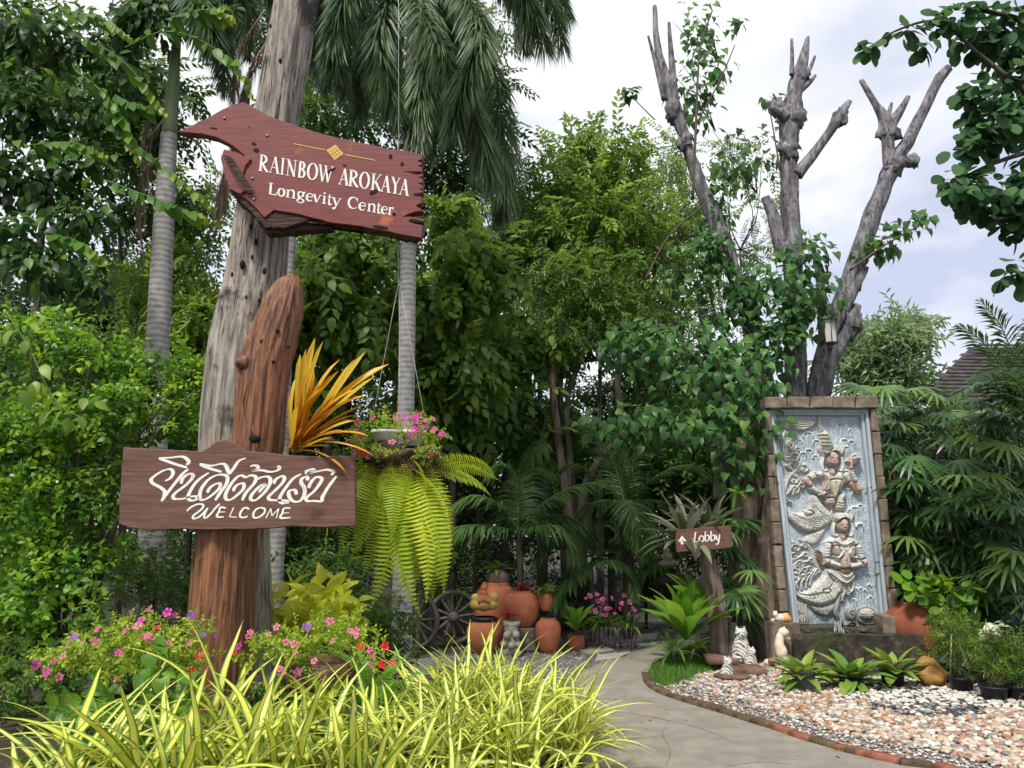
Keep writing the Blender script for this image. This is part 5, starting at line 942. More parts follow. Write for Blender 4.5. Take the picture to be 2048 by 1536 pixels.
def cluster(c, rx, rz, n, size, seed, droop=.5, ry=None, tb=(.1, .9)):
    r = np.random.default_rng(seed); u = r.normal(size=(n, 3)); u /= np.linalg.norm(u, axis=1, keepdims=True); q = u*(r.random(n)**.5)[:, None]*np.array([rx, ry or rx, rz]); pos = np.array(c)+q
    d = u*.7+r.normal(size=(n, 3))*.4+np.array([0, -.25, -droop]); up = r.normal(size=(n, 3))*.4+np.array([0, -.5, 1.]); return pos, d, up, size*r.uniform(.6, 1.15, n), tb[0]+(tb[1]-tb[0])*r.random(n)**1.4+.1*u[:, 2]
def many(specs, Yd, size, seed, **k):
    out = [cluster(P(cx, cy, Yd+dy), m(rx, Yd), m(ry, Yd), n, size, seed+i, **k) for i, (cx, cy, rx, ry, n, dy) in enumerate(specs)]
    return [np.concatenate([o[j] for o in out]) for j in range(5)]

# pollarded heart-leaved tree behind the monument
BY = 10.9
bt = thing('pollarded_tree', (P(1600, 1250, BY).x, BY, 0), 'heavily pollarded grey tree with bare cut limbs and heart-shaped leaves behind the monument', 'tree')
LIMBS = [[(1600, 1330, 130), (1600, 1000, 96), (1592, 800, 66), (1590, 650, 58), (1584, 500, 56), (1580, 380, 50), (1578, 300, 46), (1582, 245, 56), (1590, 180, 46), (1606, 120, 30), (1616, 74, 10)],
 [(1560, 1000, 80), (1530, 800, 58), (1505, 650, 46), (1465, 540, 44), (1440, 470, 42), (1400, 370, 36), (1372, 285, 34), (1348, 218, 38), (1330, 150, 28), (1314, 90, 20), (1309, 12, 12)], [(1350, 222, 26), (1345, 150, 20), (1338, 45, 9)], [(1328, 200, 16), (1312, 130, 12), (1296, 72, 7)],
 [(1440, 1000, 34), (1440, 820, 34), (1420, 720, 30), (1407, 620, 24)], [(1592, 350, 34), (1625, 310, 28), (1660, 262, 26), (1680, 232, 34), (1700, 203, 14)], [(1568, 520, 40), (1548, 440, 36), (1530, 395, 26)],
 [(1583, 150, 14), (1584, 112, 11), (1583, 78, 8)], [(1600, 160, 16), (1618, 140, 13), (1630, 112, 7)], [(1596, 185, 18), (1618, 165, 14), (1631, 150, 8)], [(1575, 235, 34), (1556, 222, 34), (1540, 212, 24)],
 [(1610, 900, 60), (1635, 760, 50), (1660, 660, 46), (1700, 560, 48), (1738, 450, 50), (1768, 372, 44), (1788, 325, 48), (1815, 285, 34), (1850, 215, 27), (1878, 160, 26), (1898, 134, 20)], [(1782, 340, 40), (1776, 285, 38), (1774, 245, 46), (1752, 210, 20), (1722, 160, 13)], [(1780, 250, 34), (1800, 222, 24), (1816, 194, 15)], [(1775, 240, 16), (1783, 206, 9)],
 [(1655, 700, 40), (1645, 620, 32), (1640, 560, 24), (1632, 500, 14)], [(1650, 690, 44), (1690, 610, 38), (1715, 560, 32), (1728, 535, 27)], [(1712, 580, 28), (1722, 520, 22), (1726, 458, 13)], [(1630, 850, 50), (1650, 760, 46), (1672, 700, 42), (1700, 650, 36), (1715, 610, 22)], [(1815, 325, 30), (1830, 322, 22), (1833, 318, 8)],
 [(1530, 800, 60), (1500, 760, 44), (1478, 740, 20)], [(1500, 960, 60), (1455, 925, 44), (1415, 900, 26)], [(1520, 900, 70), (1500, 820, 60), (1470, 780, 30)]]
for k, pp in enumerate(LIMBS):
    V, Fq = pxtube([(a, b, w_*.74, 0 if len(pp) > 8 else -.05) for a, b, w_ in pp], BY, 18 if pp[0][2] > 45 else 11, n=len(pp)*9, rough=.24, rs=9, seed=k+20, along=1.4, flute=6 if pp[0][2] > 40 else 0)
    obj('trunk' if k == 0 else 'limb', V, Fq, M['bark'], bt, True)
for x, y, r_ in [(1578, 300, 30), (1556, 216, 24), (1590, 236, 34), (1346, 222, 26), (1370, 285, 22), (1776, 262, 30), (1786, 330, 28), (1680, 236, 22), (1700, 645, 34), (1826, 322, 18), (1604, 150, 22)]:
    c = P(x, y, BY-.04); V, Fq = ball(c, m(r_*.72, BY), 16, 11, (1, .8, 1.25), .5, x, 3.0); obj('burl', V, Fq, M['bark'], bt, True)
# aerial roots left of the monument
for k, pp in enumerate([[(1500, 880, 60), (1495, 1000, 46), (1482, 1120, 34), (1490, 1200, 26), (1478, 1320, 30)], [(1530, 900, 60), (1535, 1050, 44), (1520, 1200, 34), (1530, 1330, 44)], [(1545, 860, 70), (1556, 1000, 44), (1545, 1150, 36), (1552, 1280, 40), (1560, 1340, 50)], [(1510, 1000, 30), (1508, 1150, 26), (1500, 1250, 20), (1506, 1330, 28)], [(1470, 900, 30), (1476, 1050, 20), (1468, 1150, 22), (1480, 1230, 16)], [(1546, 1210, 34), (1540, 1260, 30), (1548, 1330, 36)]]):
    V, Fq = pxtube([(a, b, w_, -.9+.1*(k % 2)) for a, b, w_ in pp], BY, 12, n=44, rough=.18, rs=7, seed=k+50, along=1.6); obj('aerial_root', V, Fq, M['bark_brown'], bt, True)
HT = leafN('heart', .8, .16, .36, wavy=.015)
sp = [(1398, 60, 50, 70, 50, .2), (1390, 190, 60, 90, 90, .3), (1430, 130, 40, 60, 30, .2), (1425, 440, 46, 100, 80, .1), (1470, 330, 70, 70, 70, .2), (1560, 570, 76, 50, 110, -.5), (1615, 510, 50, 50, 60, -.5), (1570, 650, 62, 50, 80, -.6), (1470, 580, 60, 70, 120, -.2), (1620, 600, 60, 50, 70, -.6), (1540, 700, 60, 50, 70, -.7), (1430, 500, 40, 60, 60, -.2), (1330, 700, 110, 60, 130, -.8), (1420, 760, 100, 60, 130, -.9), (1270, 690, 70, 40, 60, -.8), (1350, 850, 120, 50, 150, -1.0), (1240, 850, 70, 35, 60, -1.0), (1500, 860, 60, 60, 90, -1.1), (1480, 940, 50, 50, 50, -1.1), (1520, 780, 46, 36, 40, -1.0), (1830, 445, 34, 22, 22, -.3), (1780, 480, 40, 25, 26, -.3), (1745, 500, 40, 25, 24, -.2), (1370, 540, 60, 60, 60, -.3), (1545, 300, 45, 80, 26, .3), (1260, 185, 16, 14, 12, 0), (1540, 200, 20, 16, 8, 0), (1470, 50, 24, 20, 10, .1), (1420, 700, 60, 60, 60, -.7)]
sp = [(x, y, rx*1.15, ry*1.15, int(n*1.6), dy) for x, y, rx, ry, n, dy in sp]; tw = random.Random(9)
for x, y, rx, ry, n, dy in sp:
    if n < 60: continue
    q0 = P(x+rx*.3+20, y+ry*.7, BY+dy+.1)
    for k in range(4): q2 = P(x+tw.uniform(-.9, .7)*rx, y+tw.uniform(-.9, .5)*ry, BY+dy+tw.uniform(-.3, .2)); V, Fq = tube([q0, q0.lerp(q2, .5)+Vector((tw.uniform(-.1, .1), -.05, -.05)), q2], [.012, .007, .003], 6, n=10, rough=.1); obj('twig', V, Fq, M['twig'], bt, True)
a = many(sp, BY, .15, 400, droop=.8); leaf_parts(bt, HT, M['leaf_bodhi'], *a, 290)
for pp in ([(1385, 400, 7), (1392, 250, 5), (1400, 100, 4), (1425, 20, 3)], [(1392, 250, 4), (1440, 160, 3), (1470, 90, 2)], [(1290, 560, 5), (1340, 470, 4), (1420, 400, 3)], [(1700, 540, 6), (1770, 490, 4), (1860, 440, 3)], [(1440, 830, 9), (1330, 860, 7), (1220, 860, 4)], [(1470, 760, 8), (1350, 700, 6), (1230, 690, 3)], [(1560, 340, 4), (1545, 250, 3), (1535, 200, 2)], [(1310, 240, 3), (1270, 200, 2)]):
    V, Fq = pxtube([(x, y, w_, -.5) for x, y, w_ in pp], BY, 6, n=18, rough=.1); obj('twig', V, Fq, M['twig'], bt, True)

# round-leaved tree reaching in at the upper right
RY = 6.6
rt = thing('round_leaved_tree', (P(2250, 900, RY).x, RY, 0), 'dark round-leaved tree reaching in over the upper right corner', 'tree')
V, Fq = tube([Vector((P(2250, 900, RY).x, RY, 0)), P(2240, 600, RY), P(2180, 300, RY), P(2120, 60, RY)], [.16, .13, .1, .07], 12, n=30, rough=.1); obj('trunk', V, Fq, M['bark_dark'], rt, True)
for pp in ([(2170, 280, 20), (2060, 190, 14), (1960, 110, 9), (1880, 45, 6), (1800, 58, 5), (1722, 105, 3)], [(2180, 300, 18), (2080, 300, 12), (1980, 330, 8), (1890, 375, 4)], [(2140, 100, 16), (2040, 40, 12), (1960, 20, 8)], [(2180, 420, 14), (2100, 520, 9), (2020, 555, 5)], [(2100, 190, 10), (2000, 230, 7), (1930, 210, 4)], [(2150, 380, 12), (2070, 420, 8), (1990, 440, 5)]):
    V, Fq = pxtube(pp, RY, 8, n=30, rough=.08); obj('limb', V, Fq, M['bark_dark'], rt, True)
sp = [(1990, 60, 90, 80, 130, .2), (2040, 200, 80, 80, 130, .2), (1990, 250, 70, 60, 80, 0), (2010, 390, 90, 50, 110, .1), (1920, 360, 36, 30, 20, 0), (1900, 40, 50, 36, 34, 0), (1810, 60, 50, 12, 12, 0), (1735, 95, 20, 14, 11, 0), (1850, 90, 20, 20, 6, 0), (2030, 545, 34, 34, 24, 0), (2060, 120, 60, 80, 80, .3), (1950, 190, 40, 50, 30, 0), (2100, 330, 80, 200, 120, .3), (1925, 395, 40, 20, 14, 0), (1940, 290, 50, 30, 24, 0), (2060, 440, 60, 40, 50, .1)]
sp = [(x, y, rx, ry, int(n*1.5), dy) for x, y, rx, ry, n, dy in sp]; a = many(sp, RY, .145, 500, droop=.8); leaf_parts(rt, leafN('round', .78, .08, .15), M['leaf_cool'], *a, 280)

# big-leaved tree overhanging the upper left, with arching two-rowed sprays
OY = 6.4
ot = thing('overhanging_tree', (P(-320, 900, OY).x, OY, 0), 'dark broad-leaved tree overhanging the upper left with arching yellow-tipped sprays', 'tree')
V, Fq = tube([Vector((P(-320, 900, OY).x, OY, 0)), P(-300, 600, OY), P(-220, 300, OY), P(-120, 80, OY)], [.2, .17, .13, .09], 12, n=30, rough=.1); obj('trunk', V, Fq, M['bark_dark'], ot, True)
for pp in ([(-220, 300, 16), (-60, 200, 10), (80, 130, 6), (220, 60, 4)], [(-240, 360, 16), (-80, 360, 9), (60, 400, 6), (160, 460, 4)], [(-280, 500, 14), (-120, 500, 8), (20, 520, 5)], [(-200, 260, 14), (-40, 90, 8), (120, 10, 5)]):
    V, Fq = pxtube(pp, OY+.35, 8, n=24, rough=.1); obj('limb', V, Fq, M['bark_dark'], ot, True)
sp = [(40, 60, 130, 80, 190, .3), (180, 90, 120, 80, 150, .5), (40, 210, 120, 90, 220, .3), (170, 220, 110, 70, 140, .4), (40, 350, 120, 80, 210, .2), (170, 330, 100, 70, 110, .4), (50, 480, 110, 60, 130, .1), (290, 40, 100, 50, 90, .5), (160, 430, 90, 60, 70, .2), (230, 170, 80, 80, 70, .5), (80, 540, 90, 40, 60, 0), (-60, 300, 90, 300, 160, .3), (430, 20, 60, 30, 24, .4), (190, 560, 50, 60, 40, .3)]
sp = [(x, y, rx, ry, int(n*1.9), dy) for x, y, rx, ry, n, dy in sp]; a = many(sp, OY, .135, 600, droop=.75, tb=(.0, .62)); OT = leafN('ovate', .52, .1, .25); leaf_parts(ot, OT, M['leaf_over'], *a, 120)
arcs = [[(250, 95), (330, 62), (410, 85), (470, 130), (500, 185)], [(150, 70), (230, 110), (290, 170), (330, 225)], [(60, 290), (140, 285), (210, 310)], [(200, 240), (270, 290), (350, 350), (420, 410)], [(210, 360), (290, 390), (370, 420), (430, 440)], [(40, 120), (90, 160), (130, 230), (200, 260)], [(120, 20), (200, 35), (260, 75)], [(230, 190), (270, 210), (320, 215)], [(90, 470), (150, 480), (210, 520)], [(0, 380), (60, 420), (110, 480), (120, 540)], [(330, 40), (400, 20), (460, 30)], [(150, 140), (210, 190), (250, 250), (270, 310)]]
for i, pp in enumerate(arcs[:5]+arcs[6:9]+arcs[10:]):
    Y0 = OY-.5+.08*(i % 4); c = crom([list(P(x, y, Y0)) for x, y in pp], 15); V, Fq = tube(c, [.006, .002], 5, n=15); sg = obj('branch_spray', V, Fq, M['green_stem'], ot, True); WL[sg.name] = wloc(ot)
    pos = []; d = []; up = []; s = []; ti = []; t = np.gradient(c, axis=0); t /= np.linalg.norm(t, axis=1, keepdims=True)
    for j in range(1, 15):
        for sd_ in (-1, 1):
            if rnd.random() < .12: continue
            side = np.cross(t[j], [0, 0, 1.]); side /= np.linalg.norm(side)+1e-6; f = j/14
            pos.append(c[j]+t[j]*(.01 if sd_ > 0 else 0)); d.append(side*sd_*.6+t[j]*.5+np.array([rnd.uniform(-.3,.3), rnd.uniform(-.4,.1), rnd.uniform(-1.1,-.1)])); up.append((rnd.uniform(-.5, .5), -1, .35)); s.append(rnd.uniform(.10, .18)*(1-.45*max(0, f-.7)/.3)); ti.append(rnd.uniform(.35, .6)+.42*f**2.5)
    leaf_parts(sg, leafN('ovate', .5, .1, .2), M['leaf_over'], pos, d, up, s, ti, 50)

# ------------------------------------------------------------------ palms
def frond(pts, L, n, w=.02, droop=.5, bushy=False, spread=55, seed=0, tint=(.2, .8), seg=2, shape=None, rr=.012):
    """rachis + leaflets; returns merged V,F,attrs. L = leaflet length in metres"""
    r = np.random.default_rng(seed); c = crom([list(p) for p in pts], 40); t = np.gradient(c, axis=0); t /= np.linalg.norm(t, axis=1, keepdims=True)
    f = np.linspace(.08, 1, n) if not bushy else r.random(n)*.95+.05; f = np.repeat(f, 2) if not bushy else f; N = len(f)
    ci = np.stack([np.interp(f*39, np.arange(40), c[:, k]) for k in range(3)], 1); ti = np.stack([np.interp(f*39, np.arange(40), t[:, k]) for k in range(3)], 1)
    side = np.cross(ti, [0, 0, 1.]); side /= np.linalg.norm(side, axis=1, keepdims=True)+1e-6; upv = np.cross(side, ti)
    if bushy: a = r.random(N)*2*PI
    else: a = np.tile([0.15, PI-.15], N//2)+r.normal(size=N)*.12
    al = math.radians(spread)*(1-.35*f)+r.normal(size=N)*.08
    d = (side*np.cos(a)[:, None]+upv*np.sin(a)[:, None])*np.sin(al)[:, None]+ti*np.cos(al)[:, None]; d[:, 2] -= droop*.35
    ln = L*(np.sin(PI*np.clip(f*.86+.12, 0, 1))**.6 if shape is None else shape(f))*r.uniform(.85, 1.1, N)
    wv = np.cross(d, upv+r.normal(size=(N, 3))*.25); wv /= np.linalg.norm(wv, axis=1, keepdims=True)+1e-6; d /= np.linalg.norm(d, axis=1, keepdims=True)
    p0 = ci; g_ = np.array([0, 0, -1.]); mid = p0+d*ln[:, None]*.5+g_*(droop*ln*.10)[:, None]; end = p0+d*ln[:, None]*.93+g_*(droop*ln*.5)[:, None]; w_ = w*ln[:, None]/max(L, 1e-6)*.5+w*.2
    V = np.stack([p0-wv*w_*.35, p0+wv*w_*.35, mid-wv*w_, mid+wv*w_, end], 1).reshape(-1, 3); b = (np.arange(N)*5)[:, None]
    T = np.concatenate([b+np.array([[0, 1, 3]]), b+np.array([[0, 3, 2]]), b+np.array([[2, 3, 4]])]); tt = np.repeat(tint[0]+(tint[1]-tint[0])*r.random(N), 5)
    v2, f2 = tube(c, [rr, rr*.25], 5, n=40); return merge([(V, T, {'tint': tt}), (v2, f2, {'tint': np.full(len(v2), .5)})])
def palm_trunk(par, pts, Y, mat='palm_trunk', n=120):
    c = [P(a, b, Y) for a, b, w_ in pts]; V, Fq = tube(c, [m(w_, Y)/2 for a, b, w_ in pts], 22, n=n); V = np.array(V); z = V[:, 2]; ax = np.repeat(crom([list(q) for q in c], n), 22, 0)
    k = 1+.005*np.sign(np.sin(z*46+1.5*np.sin(z*3))-.6)+.012*fbm(V*8, 2); V[:len(ax)] = ax+(V[:len(ax)]-ax)*k[:len(ax), None]; return obj('trunk', V, Fq, M[mat], par, True)
# centre foxtail palm
CY = 8.0
cp = thing('foxtail_palm', (P(803, 1250, CY).x, CY, 0), 'foxtail palm with straight ringed grey trunk behind the hanging flower basket', 'palm', 'foxtail palms')
palm_trunk(cp, [(803, 1500, 42), (803, 1290, 42), (806, 1100, 38), (810, 900, 35), (814, 700, 34), (817, 480, 33), (820, 300, 30), (823, 120, 27), (826, 20, 24)], CY)
V, Fq = pxtube([(826, 26, 26), (828, -40, 32), (830, -110, 20)], CY, 14, n=20); obj('crownshaft', V, Fq, M['crownshaft'], cp, True)
FX = [[(828, -100, 0), (860, -20, -.3), (850, 120, -.7), (838, 210, -.8), (832, 280, -.85)], [(828, -100, 0), (900, -40, -.3), (960, 60, -.5), (1000, 210, -.5), (1008, 360, -.4), (1000, 430, -.4)], [(828, -100, 0), (880, -60, .3), (930, 40, .5), (950, 180, .6), (955, 330, .5)], [(828, -100, 0), (760, -60, .2), (700, 10, .4), (680, 90, .5), (690, 190, .5)], [(828, -100, 0), (790, -30, -.4), (760, 60, -.8), (770, 160, -.9), (800, 230, -.95)], [(828, -100, 0), (930, -110, 0), (1030, -70, 0), (1100, 0, 0), (1125, 90, 0)], [(828, -100, 0), (730, -120, 0), (640, -70, .2), (610, 0, .3), (600, 100, .4)], [(828, -100, 0), (870, 0, .2), (890, 100, .6), (880, 220, .8), (860, 300, .8)], [(828, -100, 0), (790, -10, .6), (730, 120, .9), (720, 220, 1)], [(828, -100, 0), (920, -20, -.8), (960, 60, -1.2), (930, 160, -1.3), (905, 250, -1.3)], [(828, -100, 0), (960, -90, .5), (1040, 0, .8), (1050, 80, .9)], [(828, -100, 0), (840, 10, -.9), (900, 130, -1.2), (960, 260, -1.1), (985, 360, -1.0)],
 [(828, -100, 0), (860, -60, 1), (900, 20, 1.4), (910, 130, 1.5), (900, 260, 1.5)], [(828, -100, 0), (740, -80, .9), (680, -20, 1.2), (650, 80, 1.3)], [(828, -100, 0), (800, -40, 1), (780, 60, 1.3), (790, 180, 1.4)], [(828, -100, 0), (900, -120, -.5), (990, -80, -.8), (1060, 10, -.8), (1090, 90, -.8)], [(828, -100, 0), (760, -90, -.6), (700, -30, -1), (670, 60, -1.1), (668, 130, -1.1)], [(828, -100, 0), (1000, -130, .5), (1090, -60, .6), (1135, 30, .6)]]
for i, pp in enumerate(FX): V, Fq, at = frond([P(x, y, CY+dy) for x, y, dy in pp], .36, 1100, .017, .9, True, 62, i, (.1, .9), shape=lambda f: .65+.35*np.sin(PI*f)); obj('frond', V, Fq, M['foxtail'], cp, False, at)
# left foxtail palm with dry hanging fibres
LP = 7.2
lp2 = thing('foxtail_palm', (P(312, 1250, LP).x, LP, 0), 'foxtail palm with smooth green crownshaft left of the grey dead trunk', 'palm', 'foxtail palms')
palm_trunk(lp2, [(300, 1450, 56), (304, 1100, 52), (312, 760, 48), (318, 640, 47), (326, 480, 43), (333, 350, 38), (338, 270, 34)], LP)
V, Fq = pxtube([(338, 272, 32), (344, 200, 28), (350, 120, 22), (357, 40, 14), (360, -40, 12)], LP, 14, n=30); obj('crownshaft', V, Fq, M['crownshaft'], lp2, True)
for i, pp in enumerate([[(360, -40, 0), (330, -20, -.2), (270, 30, -.3), (240, 130, -.3)], [(360, -40, 0), (430, -60, 0), (490, 10, .1), (500, 120, .1)], [(360, -40, 0), (400, -20, .4), (440, 80, .6), (450, 190, .6)], [(360, -40, 0), (390, 0, -.3), (420, 60, -.4), (440, 110, -.4)], [(360, -40, 0), (310, -30, .4), (260, 60, .6), (250, 200, .6)], [(360, -60, 0), (450, -90, .5), (540, -30, .7), (560, 60, .8)]]):
    V, Fq, at = frond([P(x, y, LP+dy) for x, y, dy in pp], .34, 800, .017, .9, True, 62, 30+i, (.1, .9)); obj('frond', V, Fq, M['foxtail'], lp2, False, at)
for i, (x, y, y2) in enumerate([(293, 230, 470), (285, 340, 520), (300, 260, 420)]):
    V, Fq, at = frond([P(x+26, y-20, LP-.05), P(x, y+20, LP-.1), P(x-6, (y+y2)/2, LP-.1), P(x-2+i*6, y2, LP-.1)], .14, 320, .006, 1.2, True, 24, 50+i, (.2, 1)); obj('dry_seed_stalk', V, Fq, M['dry'], lp2, False, at)
# thin palm trunk between the grey trunk and the board, and its dry skirt
tp = thing('foxtail_palm', (P(548, 1250, 7.8).x, 7.8, 0), 'thin ringed palm trunk half hidden just right of the grey dead trunk', 'palm', 'foxtail palms')
palm_trunk(tp, [(545, 1450, 44), (547, 1170, 38), (553, 1060, 36), (566, 800, 30), (574, 600, 26), (580, 460, 25), (586, 300, 22), (592, 120, 20), (596, -60, 18)], 7.8)
for i, pp in enumerate([[(596, -60, 0), (640, -80, 0), (700, -20, .1), (730, 80, .1)], [(596, -60, 0), (520, -60, .3), (470, 20, .4), (460, 130, .4)], [(596, -60, 0), (620, 0, .5), (640, 90, .7), (650, 180, .8)], [(596, -60, 0), (660, -60, .5), (730, 10, .7), (780, 100, .7)]]):
    V, Fq, at = frond([P(x, y, 7.8+dy) for x, y, dy in pp], .36, 800, .017, .9, True, 62, 70+i, (.1, .9)); obj('frond', V, Fq, M['foxtail'], tp, False, at)
for i, (x, y, y2) in enumerate([(470, 110, 230), (455, 300, 420), (440, 340, 450), (490, 150, 240), (475, 190, 330)]):
    V, Fq, at = frond([P(x+60, y-90, 7.3), P(x+16, y-20, 7.2), P(x, (y+y2)/2, 7.2), P(x-4, y2, 7.2)], .22, 380, .006, 1.2, True, 30, 80+i, (.0, .8)); obj('dry_seed_stalk', V, Fq, M['dry'], tp, False, at)

# low feather palms in the middle garden
def lowpalm(lb, cx, cy, Y, fr, L, gy, tw=12, seed=0, mat='palm', w=.032, dr=.6, n=46, grp='feather palms in the middle garden', tname='trunk'):
    b = P(cx, cy, Y); t = thing('feather_palm', (b.x, Y, 0), lb, 'palm', grp); V, Fq = tube([Vector((b.x, Y, 0)), Vector((b.x+.03, Y, b.z*.5)), b], [m(tw, Y)/2]*2+[m(tw, Y)/2*.8], 12, n=24, rough=.06); obj(tname, V, Fq, M['bark_dark'], t, True)
    for i, pp in enumerate(fr):
        pts = [b]+[P(x, y, Y+dy) for x, y, dy in pp]; V, Fq, at = frond(pts, L, n, w, dr, False, 58, seed+i, (.1, .8)); obj('frond', V, Fq, M[mat], t, False, at)
    return t
lowpalm('small feather palm with drooping fronds behind the clay pots', 1037, 1062, 10.9, [[(1000, 1010, -.1), (950, 990, -.2), (905, 1010, -.3)], [(960, 1050, -.3), (900, 1060, -.5), (860, 1110, -.6)], [(1030, 960, 0), (1010, 930, 0), (975, 950, -.1)], [(1080, 1010, 0), (1140, 975, 0), (1210, 960, 0)], [(1090, 1050, -.3), (1130, 1060, -.4), (1150, 1120, -.5)], [(1100, 1030, .2), (1150, 1040, .2), (1190, 1080, .2)], [(1040, 980, .3), (1060, 940, .4), (1120, 950, .4)]], .50, 10.8, 14, 100, 'palm_light', .020, .7, 74)
lowpalm('dark cycad-like palm with upright fronds behind the orchid pots', 1250, 1010, 11.6, [[(1240, 930, 0), (1225, 860, 0), (1215, 800, 0)], [(1265, 930, 0), (1300, 860, 0), (1350, 850, 0)], [(1300, 960, 0), (1370, 930, 0), (1430, 960, 0)], [(1200, 960, 0), (1150, 930, 0), (1100, 960, 0)], [(1210, 1000, -.3), (1180, 1020, -.4), (1185, 1100, -.5)], [(1290, 1000, -.3), (1340, 1010, -.5), (1390, 1060, -.6)], [(1225, 920, .3), (1190, 870, .4), (1140, 840, .4)], [(1250, 940, .3), (1260, 880, .4), (1280, 810, .5)], [(1255, 1000, -.6), (1275, 1040, -.9), (1290, 1120, -1)]], .50, 10.8, 22, 130, 'palm', .016, .5, 80)
lowpalm('mid-height palm whose fronds fan up left of the slender trunks', 1085, 870, 12.4, [[(1050, 830, 0), (1015, 820, 0), (985, 860, 0)], [(1040, 860, 0), (1000, 880, 0), (985, 930, 0)], [(1090, 830, 0), (1060, 800, 0), (1010, 795, 0)], [(1130, 850, .2), (1170, 850, .2), (1200, 890, .2)], [(1070, 900, -.2), (1040, 930, -.3), (1030, 980, -.3)]], .50, 10.8, 16, 160, 'palm_light', .022, .6, 60)
lowpalm('broad-leafleted fishtail palm over the gravel behind the orchids', 1180, 1130, 11.2, [[(1130, 1080, 0), (1090, 1090, -.1), (1060, 1140, -.2)], [(1200, 1060, 0), (1230, 1040, 0), (1260, 1100, -.1)], [(1150, 1150, -.3), (1120, 1180, -.4), (1130, 1220, -.5)], [(1220, 1120, -.2), (1260, 1140, -.3), (1270, 1200, -.4)], [(1230, 1090, .2), (1280, 1080, .2), (1310, 1130, .2)]], .3, 10.8, 12, 180, 'palm', .05, .8, 26)
lowpalm('dark palm clump left of the fan palm under the lobby sign', 1340, 1120, 12.6, [[(1300, 1060, 0), (1260, 1050, 0), (1220, 1080, 0)], [(1350, 1040, 0), (1370, 980, 0), (1400, 960, 0)], [(1310, 1130, -.2), (1280, 1150, -.3), (1260, 1210, -.4)], [(1380, 1080, 0), (1430, 1070, 0), (1470, 1110, 0)]], .38, 10.8, 12, 200)
lowpalm('palm with fine upright fronds above the roof at the right edge', 2060, 800, 9.6, [[(2010, 740, 0), (1960, 680, 0), (1920, 650, 0)], [(2030, 720, 0), (2000, 650, 0), (1960, 600, 0)], [(2060, 700, 0), (2070, 640, 0), (2100, 600, 0)], [(2000, 780, -.1), (1950, 770, -.2), (1900, 800, -.3)], [(2080, 740, 0), (2140, 700, 0), (2200, 700, 0)], [(2030, 760, -.4), (1990, 740, -.6), (1950, 760, -.8)]], .42, 10.8, 20, 220, 'palm', .022, .45, 50, grp=None)

# lady palms: stems with fan leaves
def fanleaf(n=8, w=.11, seed=0):
    r = random.Random(seed); V = []; T = []
    for i in range(n):
        a = math.radians(-105+210*i/(n-1)+r.uniform(-5, 5)); L = 1-.25*abs(i-(n-1)/2)/(n/2); d = np.array([math.sin(a), math.cos(a), 0]); p = np.array([d[1], -d[0], 0]); b = len(V)
        for t, ww, z in ((.03, .15, 0), (.35, 1, -.03), (.75, .8, -.16), (1.0, .12, -.34)): V += [d*t*L+p*w*ww*.5+np.array([0, 0, z+.02]), d*t*L-p*w*ww*.5+np.array([0, 0, z+.02])]
        for k in range(3): q = b+k*2; T += [[q, q+2, q+3], [q, q+3, q+1]]
    return np.array(V), np.array(T), {}
FAN = [fanleaf(11, .115, 1), fanleaf(10, .125, 2), fanleaf(12, .10, 3)]
FANM = [[mesh('fan_leaf', T[0], T[1], M['rhapis'], False, {'tint': np.full(len(T[0]), tt)}) for tt in (.1, .4, .85)] for T in FAN]
def ladypalm(lb, cx, ybot, ytop, Y, rx, n, seed, size=.34, grp='lady palms'):
    r = random.Random(seed); b = P(cx, ybot, Y); t = thing('lady_palm', (b.x, Y, 0), lb, 'palm', grp); zt = P(cx, ytop, Y).z; W = m(rx, Y); stems = []
    for k in range(6):
        x = b.x+r.uniform(-.6, .6)*W; yy = Y+r.uniform(-.3, .4); h = zt*r.uniform(.6, .95); V, Fq = tube([(x, yy, 0), (x+r.uniform(-.1, .1), yy, h*.5), (x+r.uniform(-.2, .2), yy, h)], [.014, .010], 6, n=10); obj('cane', V, Fq, M['bark_brown'], t, True)
    for k in range(n):
        u = r.random(); x = b.x+r.uniform(-1, 1)*W; z = zt*(.12+.88*(k+.5)/n)+r.uniform(-.1, .1); yy = Y+r.uniform(-.5, .35); az = math.atan2(-.8+r.uniform(-.5, .3), (x-b.x)/W*1.2+r.uniform(-.4, .4))
        d = Vector((math.cos(az), math.sin(az), r.uniform(-.75, .25))).normalized(); up = Vector((r.uniform(-.3, .3), -.5, 1)); X = d.cross(up).normalized(); Z = X.cross(d); Mx = Matrix((X, d, Z)).transposed().to_4x4(); Mx.translation = (x, yy, max(.15, z)); s = size*r.uniform(.75, 1.2)
        inst('fan_leaf', FANM[k % 3][min(2, int(r.random()**1.3*3))], Mx @ Matrix.Scale(s, 4), t)
    return t
